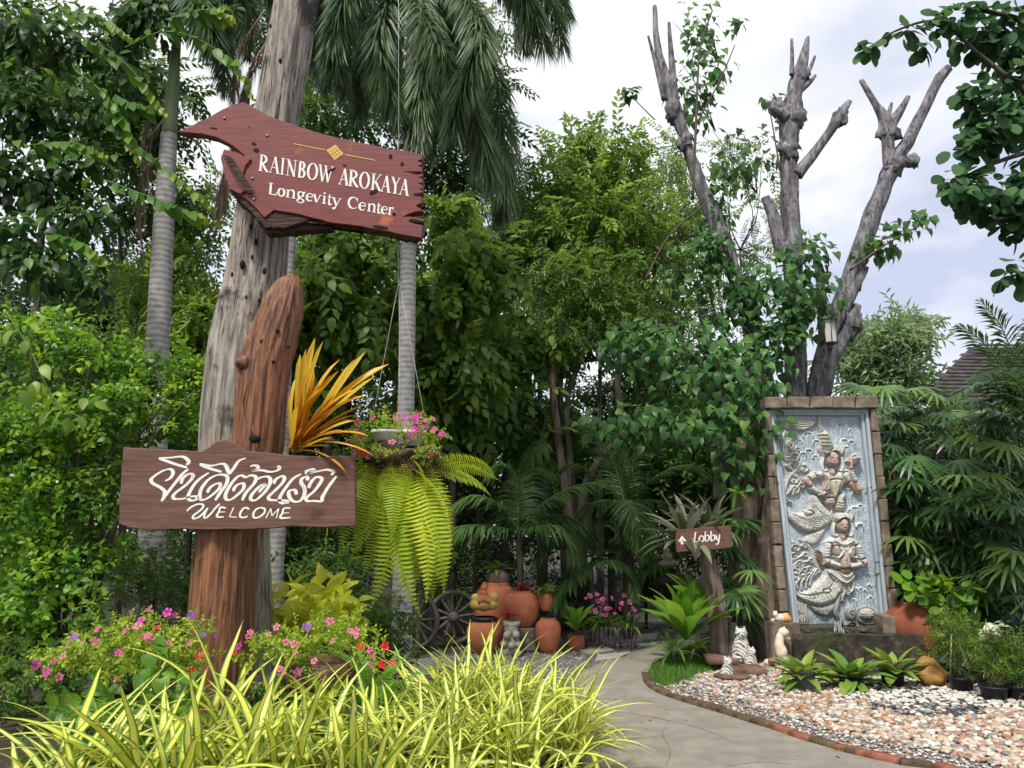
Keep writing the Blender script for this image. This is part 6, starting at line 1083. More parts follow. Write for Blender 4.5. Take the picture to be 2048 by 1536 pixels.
for i, (cx, yb, yt, Y, rx, n, lb) in enumerate([(1800, 1260, 760, 10.6, 60, 44, 'tall lady palm pressed against the right edge of the monument'), (1880, 1270, 835, 10.9, 70, 48, 'lady palm below the roof and right of the monument'), (1960, 1270, 800, 10.4, 70, 52, 'leafy lady palm under the grey shingle roof'), (2040, 1270, 770, 10.0, 60, 52, 'tall lady palm at the right edge of the garden'), (1850, 1270, 900, 9.9, 60, 34, 'lower lady palm above the big terracotta pot'), (1940, 1270, 960, 9.5, 60, 34, 'lady palm behind the white-leaved plant'), (2020, 1280, 980, 9.2, 60, 34, 'lady palm over the nursery pots at right'), (1700, 1000, 730, 11.9, 60, 22, 'lady palm tips showing above the monument top'), (1475, 1240, 1030, 9.75, 36, 15, 'small lady palm between the leaning post and the monument'), (1765, 1200, 1060, 10.3, 40, 8, 'sparse lady palm low behind the monument corner')]):
    ladypalm(lb, cx, yb, yt, Y, rx, int(n*1.6) if rx >= 60 else n, 300+i, .42 if i < 5 else .38)

# ------------------------------------------------------------------ rosettes, straps, ferns
def strapT(L=1, w=.06, bend=60, nseg=8, fold=.25, tip=.3, cols=5, wav=0, seed=0, wide=.35, shape=None, elev=0):
    r = random.Random(seed); V = []; E = []; AL = []; y = z = 0; us = np.linspace(-1, 1, cols)
    for i in range(nseg+1):
        t = i/nseg; a = math.radians(elev-bend*t**1.3); 
        if i: y += math.cos(a)/nseg; z += math.sin(a)/nseg
        k = (shape(t) if shape else min(1, wide+(1-wide)*t/.3)*(1 if t < 1-tip else max(0.02, (1-t)/tip)**.75))
        for u in us: V.append((u*w/2*k+wav*math.sin(i*1.3+seed), y-math.sin(a)*abs(u)*0, z+abs(u)*w*fold*k*.5)); E.append(abs(u)); AL.append(t)
    T = []
    for i in range(nseg):
        for j in range(cols-1): a = i*cols+j; T += [[a, a+1, a+cols+1], [a, a+cols+1, a+cols]]
    return np.array(V)*L, np.array(T), {'edge': np.array(E), 'al': np.array(AL)}
def smesh(nm, T, mat, tint): return mesh(nm, T[0], T[1], M[mat], True, {'tint': np.clip(np.full(len(T[0]), tint), 0, 1), 'edge': T[2].get('edge', np.zeros(len(T[0]))), 'al': T[2].get('al', np.zeros(len(T[0])))*((.9, 1.0, .93)[int(tint*97) % 3])})
def rosette(par, c, n, L, meshes, el=(25, 80), seed=0, nm='leaf', az=None, spin=.2, jr=.0, sc_=(.75, 1.1), bias=None):
    r = random.Random(seed)
    for i in range(n):
        a = (az[0]+(az[1]-az[0])*r.random()) if az else i*2.39996+r.uniform(-.2, .2); e = el[0]+(el[1]-el[0])*((i+.5)/n)+r.uniform(-6, 6)
        Mx = Matrix.Translation(Vector(c)+Vector((r.uniform(-jr, jr), r.uniform(-jr, jr), 0))) @ Matrix.Rotation(a, 4, 'Z') @ Matrix.Rotation(math.radians(e), 4, 'X') @ Matrix.Rotation(r.uniform(-spin, spin), 4, 'Y') @ Matrix.Scale(L*r.uniform(*sc_)*(1 if e < 60 else .9), 4)
        inst(nm, meshes[r.randrange(len(meshes))], Mx, par)
# --- golden variegated strap-leaf clumps along the foreground
VG = [smesh('leaf', strapT(1, w, b, 14, .35, .45, 5, .004, i), 'varieg', ti) for i, (w, b, ti) in enumerate([(.056, 55, .2), (.060, 75, .5), (.052, 40, .8), (.058, 95, .35), (.054, 65, .95), (.062, 25, .6)])]
VN = [smesh('leaf', strapT(1, w, b, 14, .35, .5, 5, .004, i), 'varieg', ti) for i, (w, b, ti) in enumerate([(.044, 70, .2), (.048, 95, .5), (.040, 50, .8), (.050, 115, .35), (.046, 80, .95), (.048, 35, .6)])]
spots = [((1090, 1420), 5.6, 0.62, 52, 'rightmost tall tuft spilling over the path edge'), ((1130, 1500), 4.9, 0.6, 56, 'tuft overhanging the path at the bottom of the photo'), ((1010, 1440), 5.3, 0.6, 50, 'dense tuft in front of the clay pots'), ((930, 1480), 4.8, 0.6, 50, 'dense tuft behind the bottom edge at centre'), ((1020, 1560), 4.2, 0.56, 54, 'low nearest tuft at bottom centre right'), ((890, 1570), 4.0, 0.56, 50, 'tuft at bottom centre left of the path'), ((1140, 1400), 6.0, 0.52, 36, 'small far tuft nearest the path bend'), ((980, 1400), 6.1, 0.52, 34, 'far tuft just below the small carved statue'), ((770, 1590), 3.6, 0.6, 36, 'tuft below the fern at bottom centre'), ((640, 1600), 3.5, 0.62, 36, 'tuft below the brown planter basket'), ((500, 1590), 3.4, 0.66, 34, 'tuft right of the tall left leaves at bottom'), ((340, 1600), 3.2, 0.72, 34, 'big wide-leaved tuft at lower left'), ((180, 1620), 3.1, 0.62, 24, 'wide-leaved tuft in the bottom left corner'), ((1060, 1640), 3.7, 0.52, 40, 'cut-off tuft at the bottom edge beside the concrete'), ((440, 1480), 3.9, 0.78, 22, 'tall tuft in front of the brown post'), ((40, 1640), 3.1, 0.66, 26, 'few pale leaves in the very corner'), ((720, 1500), 4.2, 0.56, 26, 'tuft behind the green fern'), ((850, 1480), 5.0, 0.56, 34, 'tuft between the fern and the dark shrub'), ((580, 1520), 3.9, 0.6, 26, 'tuft directly below the brown basket front'), ((800, 1640), 3.1, 0.5, 30, 'lowest cut-off tuft under the green fern'), ((260, 1520), 3.8, 0.6, 16, 'tuft just behind the wide-leaved tuft at lower left'), ((940, 1640), 3.4, 0.5, 34, 'lowest cut-off tuft left of the concrete edge')]
for i, ((px, py), Y, L, n, lb) in enumerate(spots):
    c = P(px, py, Y); c.z = float(bedh(np.array([c.x]), np.array([c.y]))[0]); t = thing('variegated_plant', c, 'yellow-striped strap-leaf plant, '+lb, 'plant', 'variegated strap-leaf plants in the foreground')
    rosette(t, c, int(n*1.6) if Y >= 4.7 else int(n*1.35), L*(1.2 if Y >= 4.7 else 1.1), VN if Y >= 4.7 else (VG), (38, 88), i, jr=.12, spin=.5, sc_=(.7, 1.15))
# --- ferns
def fernfrond(L=1, n=26, w=.17, bend=80, elev=40, seed=0, seg=.05):
    c = []; y = z = 0
    for i in range(n+1):
        a = math.radians(elev-bend*(i/n)); 
        if i: y += math.cos(a)/n; z += math.sin(a)/n
        c.append((0, y, z, a))
    V = []; T = []; ti = []
    for i in range(1, n+1):
        x, yy, zz, a = c[i]; f = i/n; l = w*(min(1, .35+f*3.2))*max(.06, (1-f**2.2)); d = np.array([0, math.cos(a), math.sin(a)]); nn = np.array([0, -math.sin(a), math.cos(a)])
        for s in (-1, 1):
            o = np.array([x, yy, zz]); b = len(V); dr = -nn*l*.28*((i % 3)*.3+.5); V += [o-d*seg*.36, o+d*seg*.36, o+np.array([s*l*.6, 0, 0])+d*(seg*.32+.15*l)+dr*.3, o+np.array([s*l, 0, 0])+d*(.22*l)+dr]; T += [[b, b+1, b+2], [b, b+2, b+3]] if s > 0 else [[b, b+2, b+1], [b, b+3, b+2]]; ti += [0, 0, .1, .25]
    for i in range(n): b = len(V); q = c[i]; q2 = c[i+1]; V += [(-.005, q[1], q[2]+.003), (.005, q[1], q[2]+.003), (0, q2[1], q2[2]+.003)]; T += [[b, b+1, b+2]]; ti += [-.2]*3
    return np.array(V, dtype=float)*L, np.array(T), {'tint': np.array(ti)}
FR = {}
def fernm(mat, nm='frond'):
    if mat not in FR: FR[mat] = []
    if not FR[mat]:
        for i, (b, e, w) in enumerate([(62, 20, .12), (80, 30, .10), (50, 10, .13), (95, 40, .10), (70, 35, .115)]):
            T = fernfrond(1, 34, w, b, e, i, .026); FR[mat].append(mesh(nm, T[0], T[1], M[mat], False, {'tint': np.clip(T[2]['tint']+.3+.12*i, 0, 1)}))
    return FR[mat]
def fern(lb, c, n, L, mat, seed, grp=None, el=(-10, 55), az=None, nm='fern'):
    t = thing(nm, c, lb, 'fern', grp); rosette(t, c, n, L, fernm(mat), el, seed, nm='frond', az=az, jr=.04); return t
fern('bright green sword fern between the brown basket and the yellow tufts', P(745, 1420, 4.35), 20, .50, 'fern_green', 1, el=(10, 60))
fern('light green fern in front of the brown basket', P(640, 1440, 4.2), 12, .34, 'fern', 2, el=(10, 60)); fern('small green fern low at left among the yellow-striped leaves', P(360, 1440, 3.9), 12, .34, 'fern_green', 3)
fern('dark little fern under the pink flowers at left', P(200, 1450, 4.0), 12, .36, 'fern_green', 4)
fern('bright fern hanging low at the foot of the nest fern', P(1345, 1300, 9.2), 18, .40, 'fern_green', 5, 'ferns under the nest fern', el=(-30, 50)); fern('green fern right of the lower nest fern beside the leaning post', P(1396, 1298, 9.3), 14, .34, 'fern_green', 6, 'ferns under the nest fern', el=(-20, 50))
fern('yellow-green fern hanging beside the upper left edge of the monument', P(1478, 985, 9.5), 10, .34, 'fern_green', 7, el=(-50, 10)); fern('small fern drooping above the lobby sign', P(1455, 1040, 9.35), 7, .26, 'fern_green', 8, el=(-60, 0))
# --- hanging basket
HY = 5.55; hc = P(800, 925, HY)
hb = thing('hanging_basket', hc, 'hanging mossy basket of pink vinca flowers with long drooping yellow-green ferns', 'hanging basket')
r = np.random.default_rng(4); V, Fq = ball(hc, m(74, HY), 26, 16, (1, 1, .5), .4, 4, 3); obj('moss_ball', V, Fq, M['moss'], hb, True)
pp = []
for k in range(420):
    a = r.random()*2*PI; q = hc+Vector((math.cos(a)*m(88, HY)*r.uniform(.5, 1), math.sin(a)*m(88, HY)*r.uniform(.5, 1), r.uniform(-.10, .06))); e = q+Vector((math.cos(a)*.05, math.sin(a)*.05, r.uniform(-.14, .03))); pp.append(tube([q, q.lerp(e, .5)+Vector((r.uniform(-.02, .02), 0, .01)), e], [.0022, .001], 3, n=4, cap=False))
V, Fq = merge(pp); obj('root_fibres', V, Fq, M['coir'], hb, kind='stuff')
WH = (fernm('fern'))
for k in range(78):
    a = r.uniform(PI*.95, PI*2.05) if k % 4 else r.random()*2*PI; ra = m(66, HY)*r.uniform(.3, 1.1); p = hc+Vector((math.cos(a)*ra, math.sin(a)*ra, r.uniform(-.10, .0))); L = r.uniform(.3, 1.08)*(1.02 if math.cos(a) > .1 else .78); el = r.uniform(-88, -52)
    L *= .93
    if k % 9 == 0: L *= .7; el = r.uniform(-30, 0)
    inst('frond', WH[k % 5], Matrix.Translation(p) @ Matrix.Rotation(a-PI/2+r.uniform(-.6, .6), 4, 'Z') @ Matrix.Rotation(math.radians(el), 4, 'X') @ Matrix.Rotation(r.uniform(-1.1, 1.1), 4, 'Y') @ Matrix.Diagonal((L*r.uniform(1.0, 1.9), L, L, 1)), hb)
for px, w_ in ((771, 58), (826, 52)):
    c = P(px, 893, HY-.12 if px < 800 else HY-.06); R_ = m(w_, HY)/2; V, Fq = lathe([(0, 0), (R_*.72, 0), (R_*.9, .085), (R_*.96, .09), (R_*1.0, .095), (R_*1.0, .112), (R_*.92, .112), (R_*.88, .09), (0, .085)], (c.x, c.y, c.z)); obj('white_pot', V, Fq, M['white_pot'], hb, True)
def flowers(par, spots_, Y, size, rs_, dirs=(0, -1, .35), nm='flower', seed=0):
    r = random.Random(seed); 
    if 'vinca' not in FR:
        FR['vinca'] = {}
        for mt in ('petal_pink', 'petal_red', 'petal_magenta', 'petal_purple'):
            FR['vinca'][mt] = []
            for v in range(2):
                V = [(0, 0, 0)]; T = []; ti = [0]
                for k in range(5):
                    a = k*2*PI/5; b = len(V); 
                    for (rr_, da, z) in ((.2, -.3, .03), (.75, -.5, .1), (1., -.22, .06), (1, .22, .06), (.75, .5, .04), (.2, .3, .0)): V.append((math.cos(a+da)*rr_, math.sin(a+da)*rr_, z)); ti.append(.4+.3*v if rr_ > .5 else .0)
                    T += [[0, b, b+5], [b, b+1, b+4], [b, b+4, b+5], [b+1, b+2, b+3], [b+1, b+3, b+4]]
                FR['vinca'][mt].append(mesh('flower', V, np.array(T), M[mt], True, {'tint': np.array(ti)}))
    for (x, y, mt) in spots_:
        c = P(x, y, Y+r.uniform(-.10, .02)); d = Vector((dirs[0]+r.uniform(-.8, .8), dirs[1]+r.uniform(-.2, .4), dirs[2]+r.uniform(-.5, .7))); q = d.to_track_quat('Z', 'Y').to_matrix().to_4x4() @ Matrix.Rotation(r.uniform(0, 1.2), 4, 'Z')
        inst(nm, FR['vinca'][mt][r.randrange(2)], Matrix.Translation(c) @ q @ Matrix.Scale(m(size, Y)/2*r.uniform(.6, 1.12), 4), par)
pk, rd, mg, pu = 'petal_pink', 'petal_red', 'petal_magenta', 'petal_purple'
flowers(hb, [(712, 862, mg), (705, 880, mg), (722, 872, pk), (707, 905, pk), (784, 884, pk), (790, 838, pk), (800, 832, mg), (820, 834, mg), (832, 840, mg), (845, 843, mg), (828, 858, mg), (822, 870, mg), (838, 862, mg), (852, 852, mg), (866, 838, pk), (880, 872, mg), (884, 868, mg), (726, 905, rd), (735, 915, pk), (862, 908, rd), (868, 860, pk), (836, 832, mg), (812, 846, mg), (715, 843, pk), (745, 835, pk)], HY-.28, 17, 0, seed=2)
small = SPR['small']
def bushy(par, specs, Y, size, mat, dens, seed, nm='foliage', kind='small', tb=(.2, .9), droop=.1, rs=None):
    dens = dens*8; size = size*1.15; cl = [(np.array(P(cx, cy, Y+dy)), m(r_, Y)) for cx, cy, r_, dy in specs]; return foliage(par, cl, kind, size, mat, dens, seed, nm, tb, droop)
bushy(hb, [(770, 905, 22, -.42), (730, 905, 24, -.3), (850, 905, 26, -.36), (735, 860, 34, -.15), (770, 850, 30, -.05), (800, 865, 30, -.15), (840, 855, 34, -.1), (868, 870, 26, -.1), (720, 885, 24, -.1), (860, 895, 26, -.1)], HY, .085, 'leaf_vinca', 2.0, 44)
for a, b in (((798, 560), (745, 840)), ((798, 560), (800, 880)), ((798, 560), (852, 850)), ((797, -60), (798, 560)), ((795, 280), (797, 560))):
    V, Fq = tube([P(*a, HY), P((a[0]+b[0])/2, (a[1]+b[1])/2, HY), P(*b, HY-.1)], [.0018]*2, 5, n=4); obj('wire', V, Fq, M['wire'], hb, True)
# --- orange bromeliad on the post
OB = [smesh('leaf', strapT(1, w, b, 9, .5, .14, 5, 0, i, .6), 'orange_brom', ti) for i, (w, b, ti) in enumerate([(.068, 18, .1), (.064, 35, .5), (.072, 8, .8), (.062, 50, .4), (.066, 25, 1)])]
ob = thing('orange_bromeliad', P(585, 905, 5.15), 'large orange-yellow strap-leaved bromeliad growing on the right side of the brown post', 'bromeliad')
oc = P(588, 900, 5.12)
r = random.Random(3)
for px, py, w_ in [(640, 690, 1), (608, 705, 1), (752, 720, 1), (762, 768, 1), (712, 732, 1), (728, 718, .9), (700, 782, 1), (602, 770, .9), (585, 760, .9), (662, 700, 1), (700, 848, .9), (655, 885, 1), (720, 850, .5), (690, 900, .8), (640, 765, 1.1), (620, 740, 1.1), (668, 740, 1.1), (650, 820, 1), (690, 812, .9), (602, 830, 1.1), (625, 800, 1.2), (672, 868, .9), (596, 790, 1), (690, 760, .9), (730, 815, .5), (664, 905, .8), (740, 875, .5), (650, 720, 1), (624, 690, .9), (680, 770, 1.1), (612, 745, 1.2), (660, 790, 1.2), (720, 775, .9), (630, 850, 1.3), (645, 870, 1.2), (685, 835, 1), (600, 720, 1.1), (590, 800, 1.2), (605, 860, 1.3)]:
    e = P(px, py, 5.12-r.uniform(.0, .4)); d = (e-oc); L = d.length*1.04; Z = Vector((r.uniform(-.3, .3), -.55, .8)); X = d.cross(Z).normalized(); Zz = X.cross(d).normalized(); Mx = Matrix((X, d.normalized(), Zz)).transposed().to_4x4(); Mx.translation = oc+Vector((r.uniform(-.03, .05), 0, r.uniform(-.02, .03)))
    inst('leaf', OB[r.randrange(3) if py < 800 else r.randrange(5)], Mx @ Matrix.Rotation(.16, 4, 'X') @ Matrix.Diagonal((L*w_, L, L, 1)), ob)
# --- grey bromeliads round the lobby sign
GB = [smesh('leaf', strapT(1, w, b, 8, .5, .3, 3, 0, i), 'grey_brom', ti) for i, (w, b, ti) in enumerate([(.13, 30, .3), (.12, 45, .6), (.14, 20, .9), (.11, 60, .1)])]
for k, (x, y, L, n, dy, lb) in enumerate([(1372, 1085, .78, 36, .12, 'large grey-green bromeliad fanning out behind and left of the lobby sign'), (1425, 1062, .66, 26, .2, 'grey-green bromeliad above the right end of the lobby sign'), (1392, 1122, .42, 9, -.36, 'grey bromeliad in front of the lobby sign hiding its letters')]):
    c = P(x, y, LY+dy); t = thing('grey_bromeliad', c, lb, 'bromeliad', 'grey bromeliads on the leaning post'); 
    if k < 2: rosette(t, c, n, L, GB, (0, 85), 60+k)
    else: rosette(t, c, n, L*.8, [GB[2]], (45, 85), 66)
# --- bromeliads in front of the basin
def brom(lb, px, py, Y, L, n, mats, seed, grp='bromeliads in front of the basin', inner=None, z=None, el=(12, 70)):
    c = P(px, py, Y); c.z = z if z is not None else c.z; t = thing('bromeliad', c, lb, 'bromeliad', grp)
    ms = [smesh('leaf', strapT(1, w, b, 7, .3, .35, 5, 0, seed+i), mats, ti) for i, (w, b, ti) in enumerate([(.26, 50, .3), (.24, 70, .6), (.28, 35, .9)])]; rosette(t, c, n, L, ms, el, seed)
    if inner:
        mi = [smesh('leaf', strapT(1, .3, 30, 6, .3, .4, 5), inner, .3)]; rosette(t, c+Vector((0, 0, .01)), 8, L*.55, mi, (50, 82), seed+1)
    return t
brom('yellow-green spiky bromeliad in the grey plastic pot', 1604, 1362, 7.95, .38, 34, 'green_brom', 1, el=(15, 80)); brom('large green bromeliad in the middle below the water trickle', 1704, 1366, 8.0, .43, 32, 'green_brom', 2, inner='nest')
brom('reddish-centred bromeliad left of the orange rocks', 1788, 1356, 8.1, .42, 30, 'green_brom', 3, inner='red_brom')
def pot(lb, px, py, Y, w, h, mat, prof=None, cat='pot', grp=None, name='plant_pot', z0=None, soil=True, wob=0, par=None):
    c = P(px, py, Y); z = c.z if z0 is None else z0; R_ = m(w, Y)/2; Hh = m(h, Y); pr = prof or [(0, 0), (.74, 0), (.78, .03), (.95, .86), (1.04, .87), (1.05, .99), (1.0, 1.0), (.9, .97), (.88, .85)]
    V, Fq = lathe([(a*R_, b*Hh) for a, b in pr], (c.x, c.y, z), 30, wob); 
    if par: return obj(name, V, Fq, M[mat], par, True)
    if not soil: return obj(name, V, Fq, M[mat], None, True, label=lb, cat=cat, group=grp)
    t = thing(name, (c.x, c.y, z), lb, cat, grp); obj('vessel', V, Fq, M[mat], t, True); V, Fq = lathe([(0, .84*Hh), (pr[-1][0]*R_, .85*Hh)], (c.x, c.y, z), 20); obj('soil', V, Fq, M['soil'], t); return t
pot('grey plastic pot under the yellow-green bromeliad', 1612, 1402, 7.95, 42, 40, 'grey_pot', z0=.0)
pot('dark pot half buried under the middle bromeliad', 1704, 1402, 8.0, 44, 30, 'black_pot', z0=.0); pot('dark low pot under the reddish-centred bromeliad', 1788, 1392, 8.1, 44, 30, 'black_pot', z0=.0)
# --- bird's nest ferns
NM = [smesh('leaf', strapT(1, w, b, 9, .25, .35, 5, .006, i, shape=lambda t: (.25+.75*min(1, t/.5)**.8)*(1 if t < .72 else max(.03, (1-t)/.28)**.6)), 'nest', ti) for i, (w, b, ti) in enumerate([(.23, 35, .3), (.25, 50, .6), (.22, 25, .85)])]
for k, (x, y, Y, L, n, lb) in enumerate([(1372, 1280, 9.35, .80, 26, 'big bright bird-nest fern at the foot of the leaning post'), (1400, 1225, 9.75, .72, 9, 'darker nest fern leaves standing behind the leaning post'), (1152, 1262, 10.4, .42, 20, 'small nest fern in the square pot beyond the clay jars')]):
    c = P(x, y, Y); t = thing('nest_fern', c, lb, 'fern', 'nest ferns'); rosette(t, c, n, L, NM, (38, 86), 90+k)
pt = P(1152, 1300, 10.4); V, Fq = box(pt.x-.1, pt.x+.1, 10.3, 10.5, 0, .2, .01); obj('square_pot', V, Fq, M['clay_dark'], None, label='square dark red pot under the small nest fern', cat='pot')
# --- clay jars
JAR = [(0, 0), (.46, 0), (.56, .03), (.74, .16), (.90, .34), (.99, .54), (1, .66), (.95, .79), (.83, .89), (.66, .945), (.60, .96), (.62, 1.0), (.58, 1.01), (.52, .97), (.50, .9), (.3, .5)]
JG = 'clay jars beside the gravel'
pot('wide orange clay jar with dark rim in front at left', 970, 1292, 10.1, 72, 62, 'clay', JAR, 'jar', JG, 'clay_jar', 0.0, False)
pot('grey-streaked orange jar behind the others', 990, 1290, 10.75, 84, 118, 'clay', JAR, 'jar', JG, 'clay_jar', 0.0, False); pot('grey round jar stacked on top of the back jar', 994, 1176, 10.75, 46, 36, 'clay_dull', JAR, 'jar', JG, 'clay_jar', P(994, 1178, 10.75).z, False)
pot('large smooth orange jar raised on a stump', 1044, 1252, 10.3, 70, 66, 'clay', JAR, 'jar', JG, 'clay_jar', P(1044, 1253, 10.3).z, False); pot('rightmost orange jar with scalloped rim', 1096, 1290, 10.2, 50, 64, 'clay', JAR, 'jar', JG, 'clay_jar', 0.0, False); pot('small narrow-necked jar on top of the rightmost jar', 1091, 1222, 10.2, 28, 34, 'clay', JAR, 'jar', JG, 'clay_jar', P(1091, 1222, 10.2).z, False)
c = P(970, 1224, 10.1); V, Fq = lathe([(.0, .0), (m(24, 10), 0), (m(25, 10), .04), (m(20, 10), .05)], (c.x, c.y, m(62, 10.1)*.98)); obj('jar_lid', V, Fq, M['black_pot'], None, True, label='black collar dish resting in the wide front jar', cat='dish')
V, Fq = pxtube([(1050, 1300, 50), (1050, 1280, 46), (1050, 1254, 46)], 10.3, 16, n=14, rough=.08, flute=6); obj('stump', V, Fq, M['wheel'], None, True, label='cut timber stump carrying the large smooth jar', cat='stump')
brom('red and green bromeliad in the grey jar on top', 994, 1143, 10.75, .30, 18, 'green_brom', 11, 'bromeliads in the clay jars', 'red_brom'); brom('crimson bromeliad in the large raised jar', 1046, 1184, 10.3, .22, 18, 'red_brom', 12, 'bromeliads in the clay jars', 'red_brom'); brom('dark bromeliad in the narrow-necked jar', 1092, 1186, 10.2, .24, 18, 'green_brom', 13, 'bromeliads in the clay jars', 'red_brom'); brom('small crimson bromeliad in the carved stone planter', 1020, 1234, 9.9, .18, 16, 'red_brom', 14, 'bromeliads in the clay jars', 'red_brom')
# --- carved statuettes by the jars
def blob(nm, balls, mat, par, res=.012, T=None, grow=1.42, **k):
    mb = bpy.data.metaballs.new('tmpball'); mb.resolution = res; mb.render_resolution = res; mb.threshold = .12; o = bpy.data.objects.new('tmpball', mb); COL.objects.link(o)
    sc_m = max(.001, 1)
    for b in balls:
        e = mb.elements.new(type='ELLIPSOID'); e.co = b[:3]; r_ = b[3]*grow; sx, sy, sz = b[4] if len(b) > 4 else (1, 1, 1); e.radius = r_*1.0; e.size_x, e.size_y, e.size_z = sx, sy, sz; e.stiffness = 2
    bpy.context.view_layer.update(); dg = bpy.context.evaluated_depsgraph_get(); me = o.evaluated_get(dg).to_mesh(); V = np.array([v.co[:] for v in me.vertices]).reshape(-1, 3); Fq = [list(p.vertices) for p in me.polygons]
    bpy.data.objects.remove(o); bpy.data.metaballs.remove(mb)
    if len(V) == 0: V, Fq = ball(balls[0][:3], balls[0][3])
    if T is not None: V = (np.c_[V, np.ones(len(V))] @ np.array(T).T)[:, :3]
    return obj(nm, V, Fq, M[mat], par, True, **k)
def place(loc, rz=0, s=1, rx=0, ry=0): return Matrix.Translation(loc) @ Matrix.Rotation(rz, 4, 'Z') @ Matrix.Rotation(ry, 4, 'Y') @ Matrix.Rotation(rx, 4, 'X') @ Matrix.Scale(s, 4)
st = thing('seated_figurine', P(968, 1224, 10.0), 'small terracotta figurine in yellow robe seated on the wide front jar', 'figurine'); T = place((P(968, 1224, 10.1).x, 10.05, P(968, 1220, 10.1).z), 0, 1)
blob('robe', [(-.10, 0, .07, .09, (1, .8, .8)), (.10, 0, .07, .09, (1, .8, .8)), (0, 0, .08, .1), (-.11, 0, .15, .06), (.12, 0, .16, .07)], 'statue_yellow', st, .014, T, 1.2); blob('body', [(0, -.04, .14, .075), (0, -.05, .22, .05), (0, -.05, .28, .05), (-.05, -.07, .12, .035), (.05, -.07, .12, .035), (0, -.05, .33, .025)], 'clay', st, .010, T, 1.15)
st = thing('carved_planter', P(1022, 1290, 9.9), 'carved grey stone figure planter between the front jars', 'planter'); T = place((P(1022, 1290, 9.9).x, 9.9, 0), 0, 1); zz = P(1022, 1290, 9.9).z
blob('figure', [(0, 0, .08, .10, (1, .8, 1)), (0, 0, .2, .11, (1, .8, 1)), (-.09, -.05, .15, .05), (.09, -.05, .15, .05), (-.05, -.09, .26, .05), (.06, -.09, .27, .05), (0, -.02, .33, .09), (-.08, -.06, .05, .05), (.08, -.06, .05, .05), (0, -.1, .14, .045)], 'statue_grey', st, .012, T, 1.2)
V, Fq = lathe([(0, .36), (.09, .36), (.11, .42), (.12, .42), (.10, .36)], (P(1022, 1290, 9.9).x, 9.9, .0)); obj('bowl', V, Fq, M['statue_grey'], st, True)
# --- cart wheels
def wheel(lb, px, py, Y, R_, seed, yaw=.15):
    c = P(px, py, Y); t = thing('cart_wheel', (c.x, c.y, c.z-R_), lb, 'cart wheel', 'old cart wheels'); RM = Matrix.Translation(c) @ Matrix.Rotation(yaw, 4, 'Z'); tr = lambda V: (np.c_[V, np.ones(len(V))] @ np.array(RM).T)[:, :3]
    a = np.linspace(0, 2*PI, 48, endpoint=False); V = []
    for rr_, y in ((R_*.88, -.03), (R_, -.03), (R_, .03), (R_*.88, .03)): V.append(np.stack([np.cos(a)*rr_, np.full(48, y), np.sin(a)*rr_], 1))
    V = np.concatenate(V); Q = []
    for i in range(4):
        for j in range(48): k = (j+1) % 48; i2 = (i+1) % 4; Q.append([i*48+j, i*48+k, i2*48+k, i2*48+j])
    obj('rim', tr(V), [np.array(Q)], M['wheel'], t)
    v, f = lathe([(0, -.09), (.045, -.09), (.065, -.05), (.08, 0), (.065, .05), (.045, .09), (0, .09)], (0, 0, 0), 16); v = v[:, [0, 2, 1]]; obj('hub', tr(v), f, M['wheel'], t, True)
    for k in range(12): b = 2*PI*k/12+.1; v, f = tube([(math.cos(b)*.06, 0, math.sin(b)*.06), (math.cos(b)*R_*.5, 0, math.sin(b)*R_*.5), (math.cos(b)*R_*.9, 0, math.sin(b)*R_*.9)], [.022, .018, .02], 8, n=6); obj('spoke', tr(v), f, M['wheel'], t, True)
wheel('grey wooden cart wheel leaning beside the wide clay jar', 906, 1234, 10.6, m(50, 10.6), 1, .35); wheel('old wooden cart wheel half hidden by the small-leaved shrub', 832, 1240, 10.4, m(52, 10.4), 2, -.5)
# --- cats on blocks
def cat_sit(lb, px, py, Y, H_, rz, mat='cat', grp='striped cat figurines'):
    c = P(px, py, Y); t = thing('cat_figurine', c, lb, 'cat figurine', grp); T = place(c, rz, H_/.40)
    blob('body', [(0, .03, .07, .10, (1, 1.1, .9)), (0, .02, .14, .095), (0, 0, .21, .075), (0, -.015, .27, .055), (-.075, -.03, .035, .05, (.8, 1.3, .7)), (.075, -.03, .035, .05, (.8, 1.3, .7)), (-.035, -.06, .12, .032, (.8, .8, 2)), (.035, -.06, .12, .032, (.8, .8, 2)), (-.035, -.085, .015, .03), (.035, -.085, .015, .03), (0, -.02, .32, .062, (1.08, .9, .9)), (0, -.075, .305, .030), (-.042, 0, .375, .022, (.7, .5, 1.5)), (.042, 0, .375, .022, (.7, .5, 1.5)), (.10, .07, .03, .035), (.13, .03, .025, .028)], mat, t, .014, T)
    for s in (-1, 1): V, Fq = ball((s*.026, -.082, .335), .0115, 8, 6); obj('eye', (np.c_[V, np.ones(len(V))] @ np.array(T).T)[:, :3], Fq, M['eye' if mat == 'cat' else 'nose'], t, True)
    V, Fq = ball((0, -.112, .312), .009, 8, 6, (1.3, .8, .8)); obj('nose', (np.c_[V, np.ones(len(V))] @ np.array(T).T)[:, :3], Fq, M['nose'], t, True); return t
cat_sit('tall seated grey-striped cat figurine on the rusty block', 1484, 1323, 9.1, .38, -.15); cat_sit('small black-striped kitten figurine seated on the right block', 1504, 1340, 8.95, .25, .3)
t = cat_sit('small crouching grey kitten figurine on the flat round stone', 1456, 1364, 8.5, .26, .25)
c = P(1562, 1290, MY-.62); ct = thing('cat_figurine', c, 'cream cat figurine climbing up the wet corner of the basin', 'cat figurine', 'cat figurines'); T = place((c.x, c.y, P(1562, 1320, MY-.6).z), 0, 1)
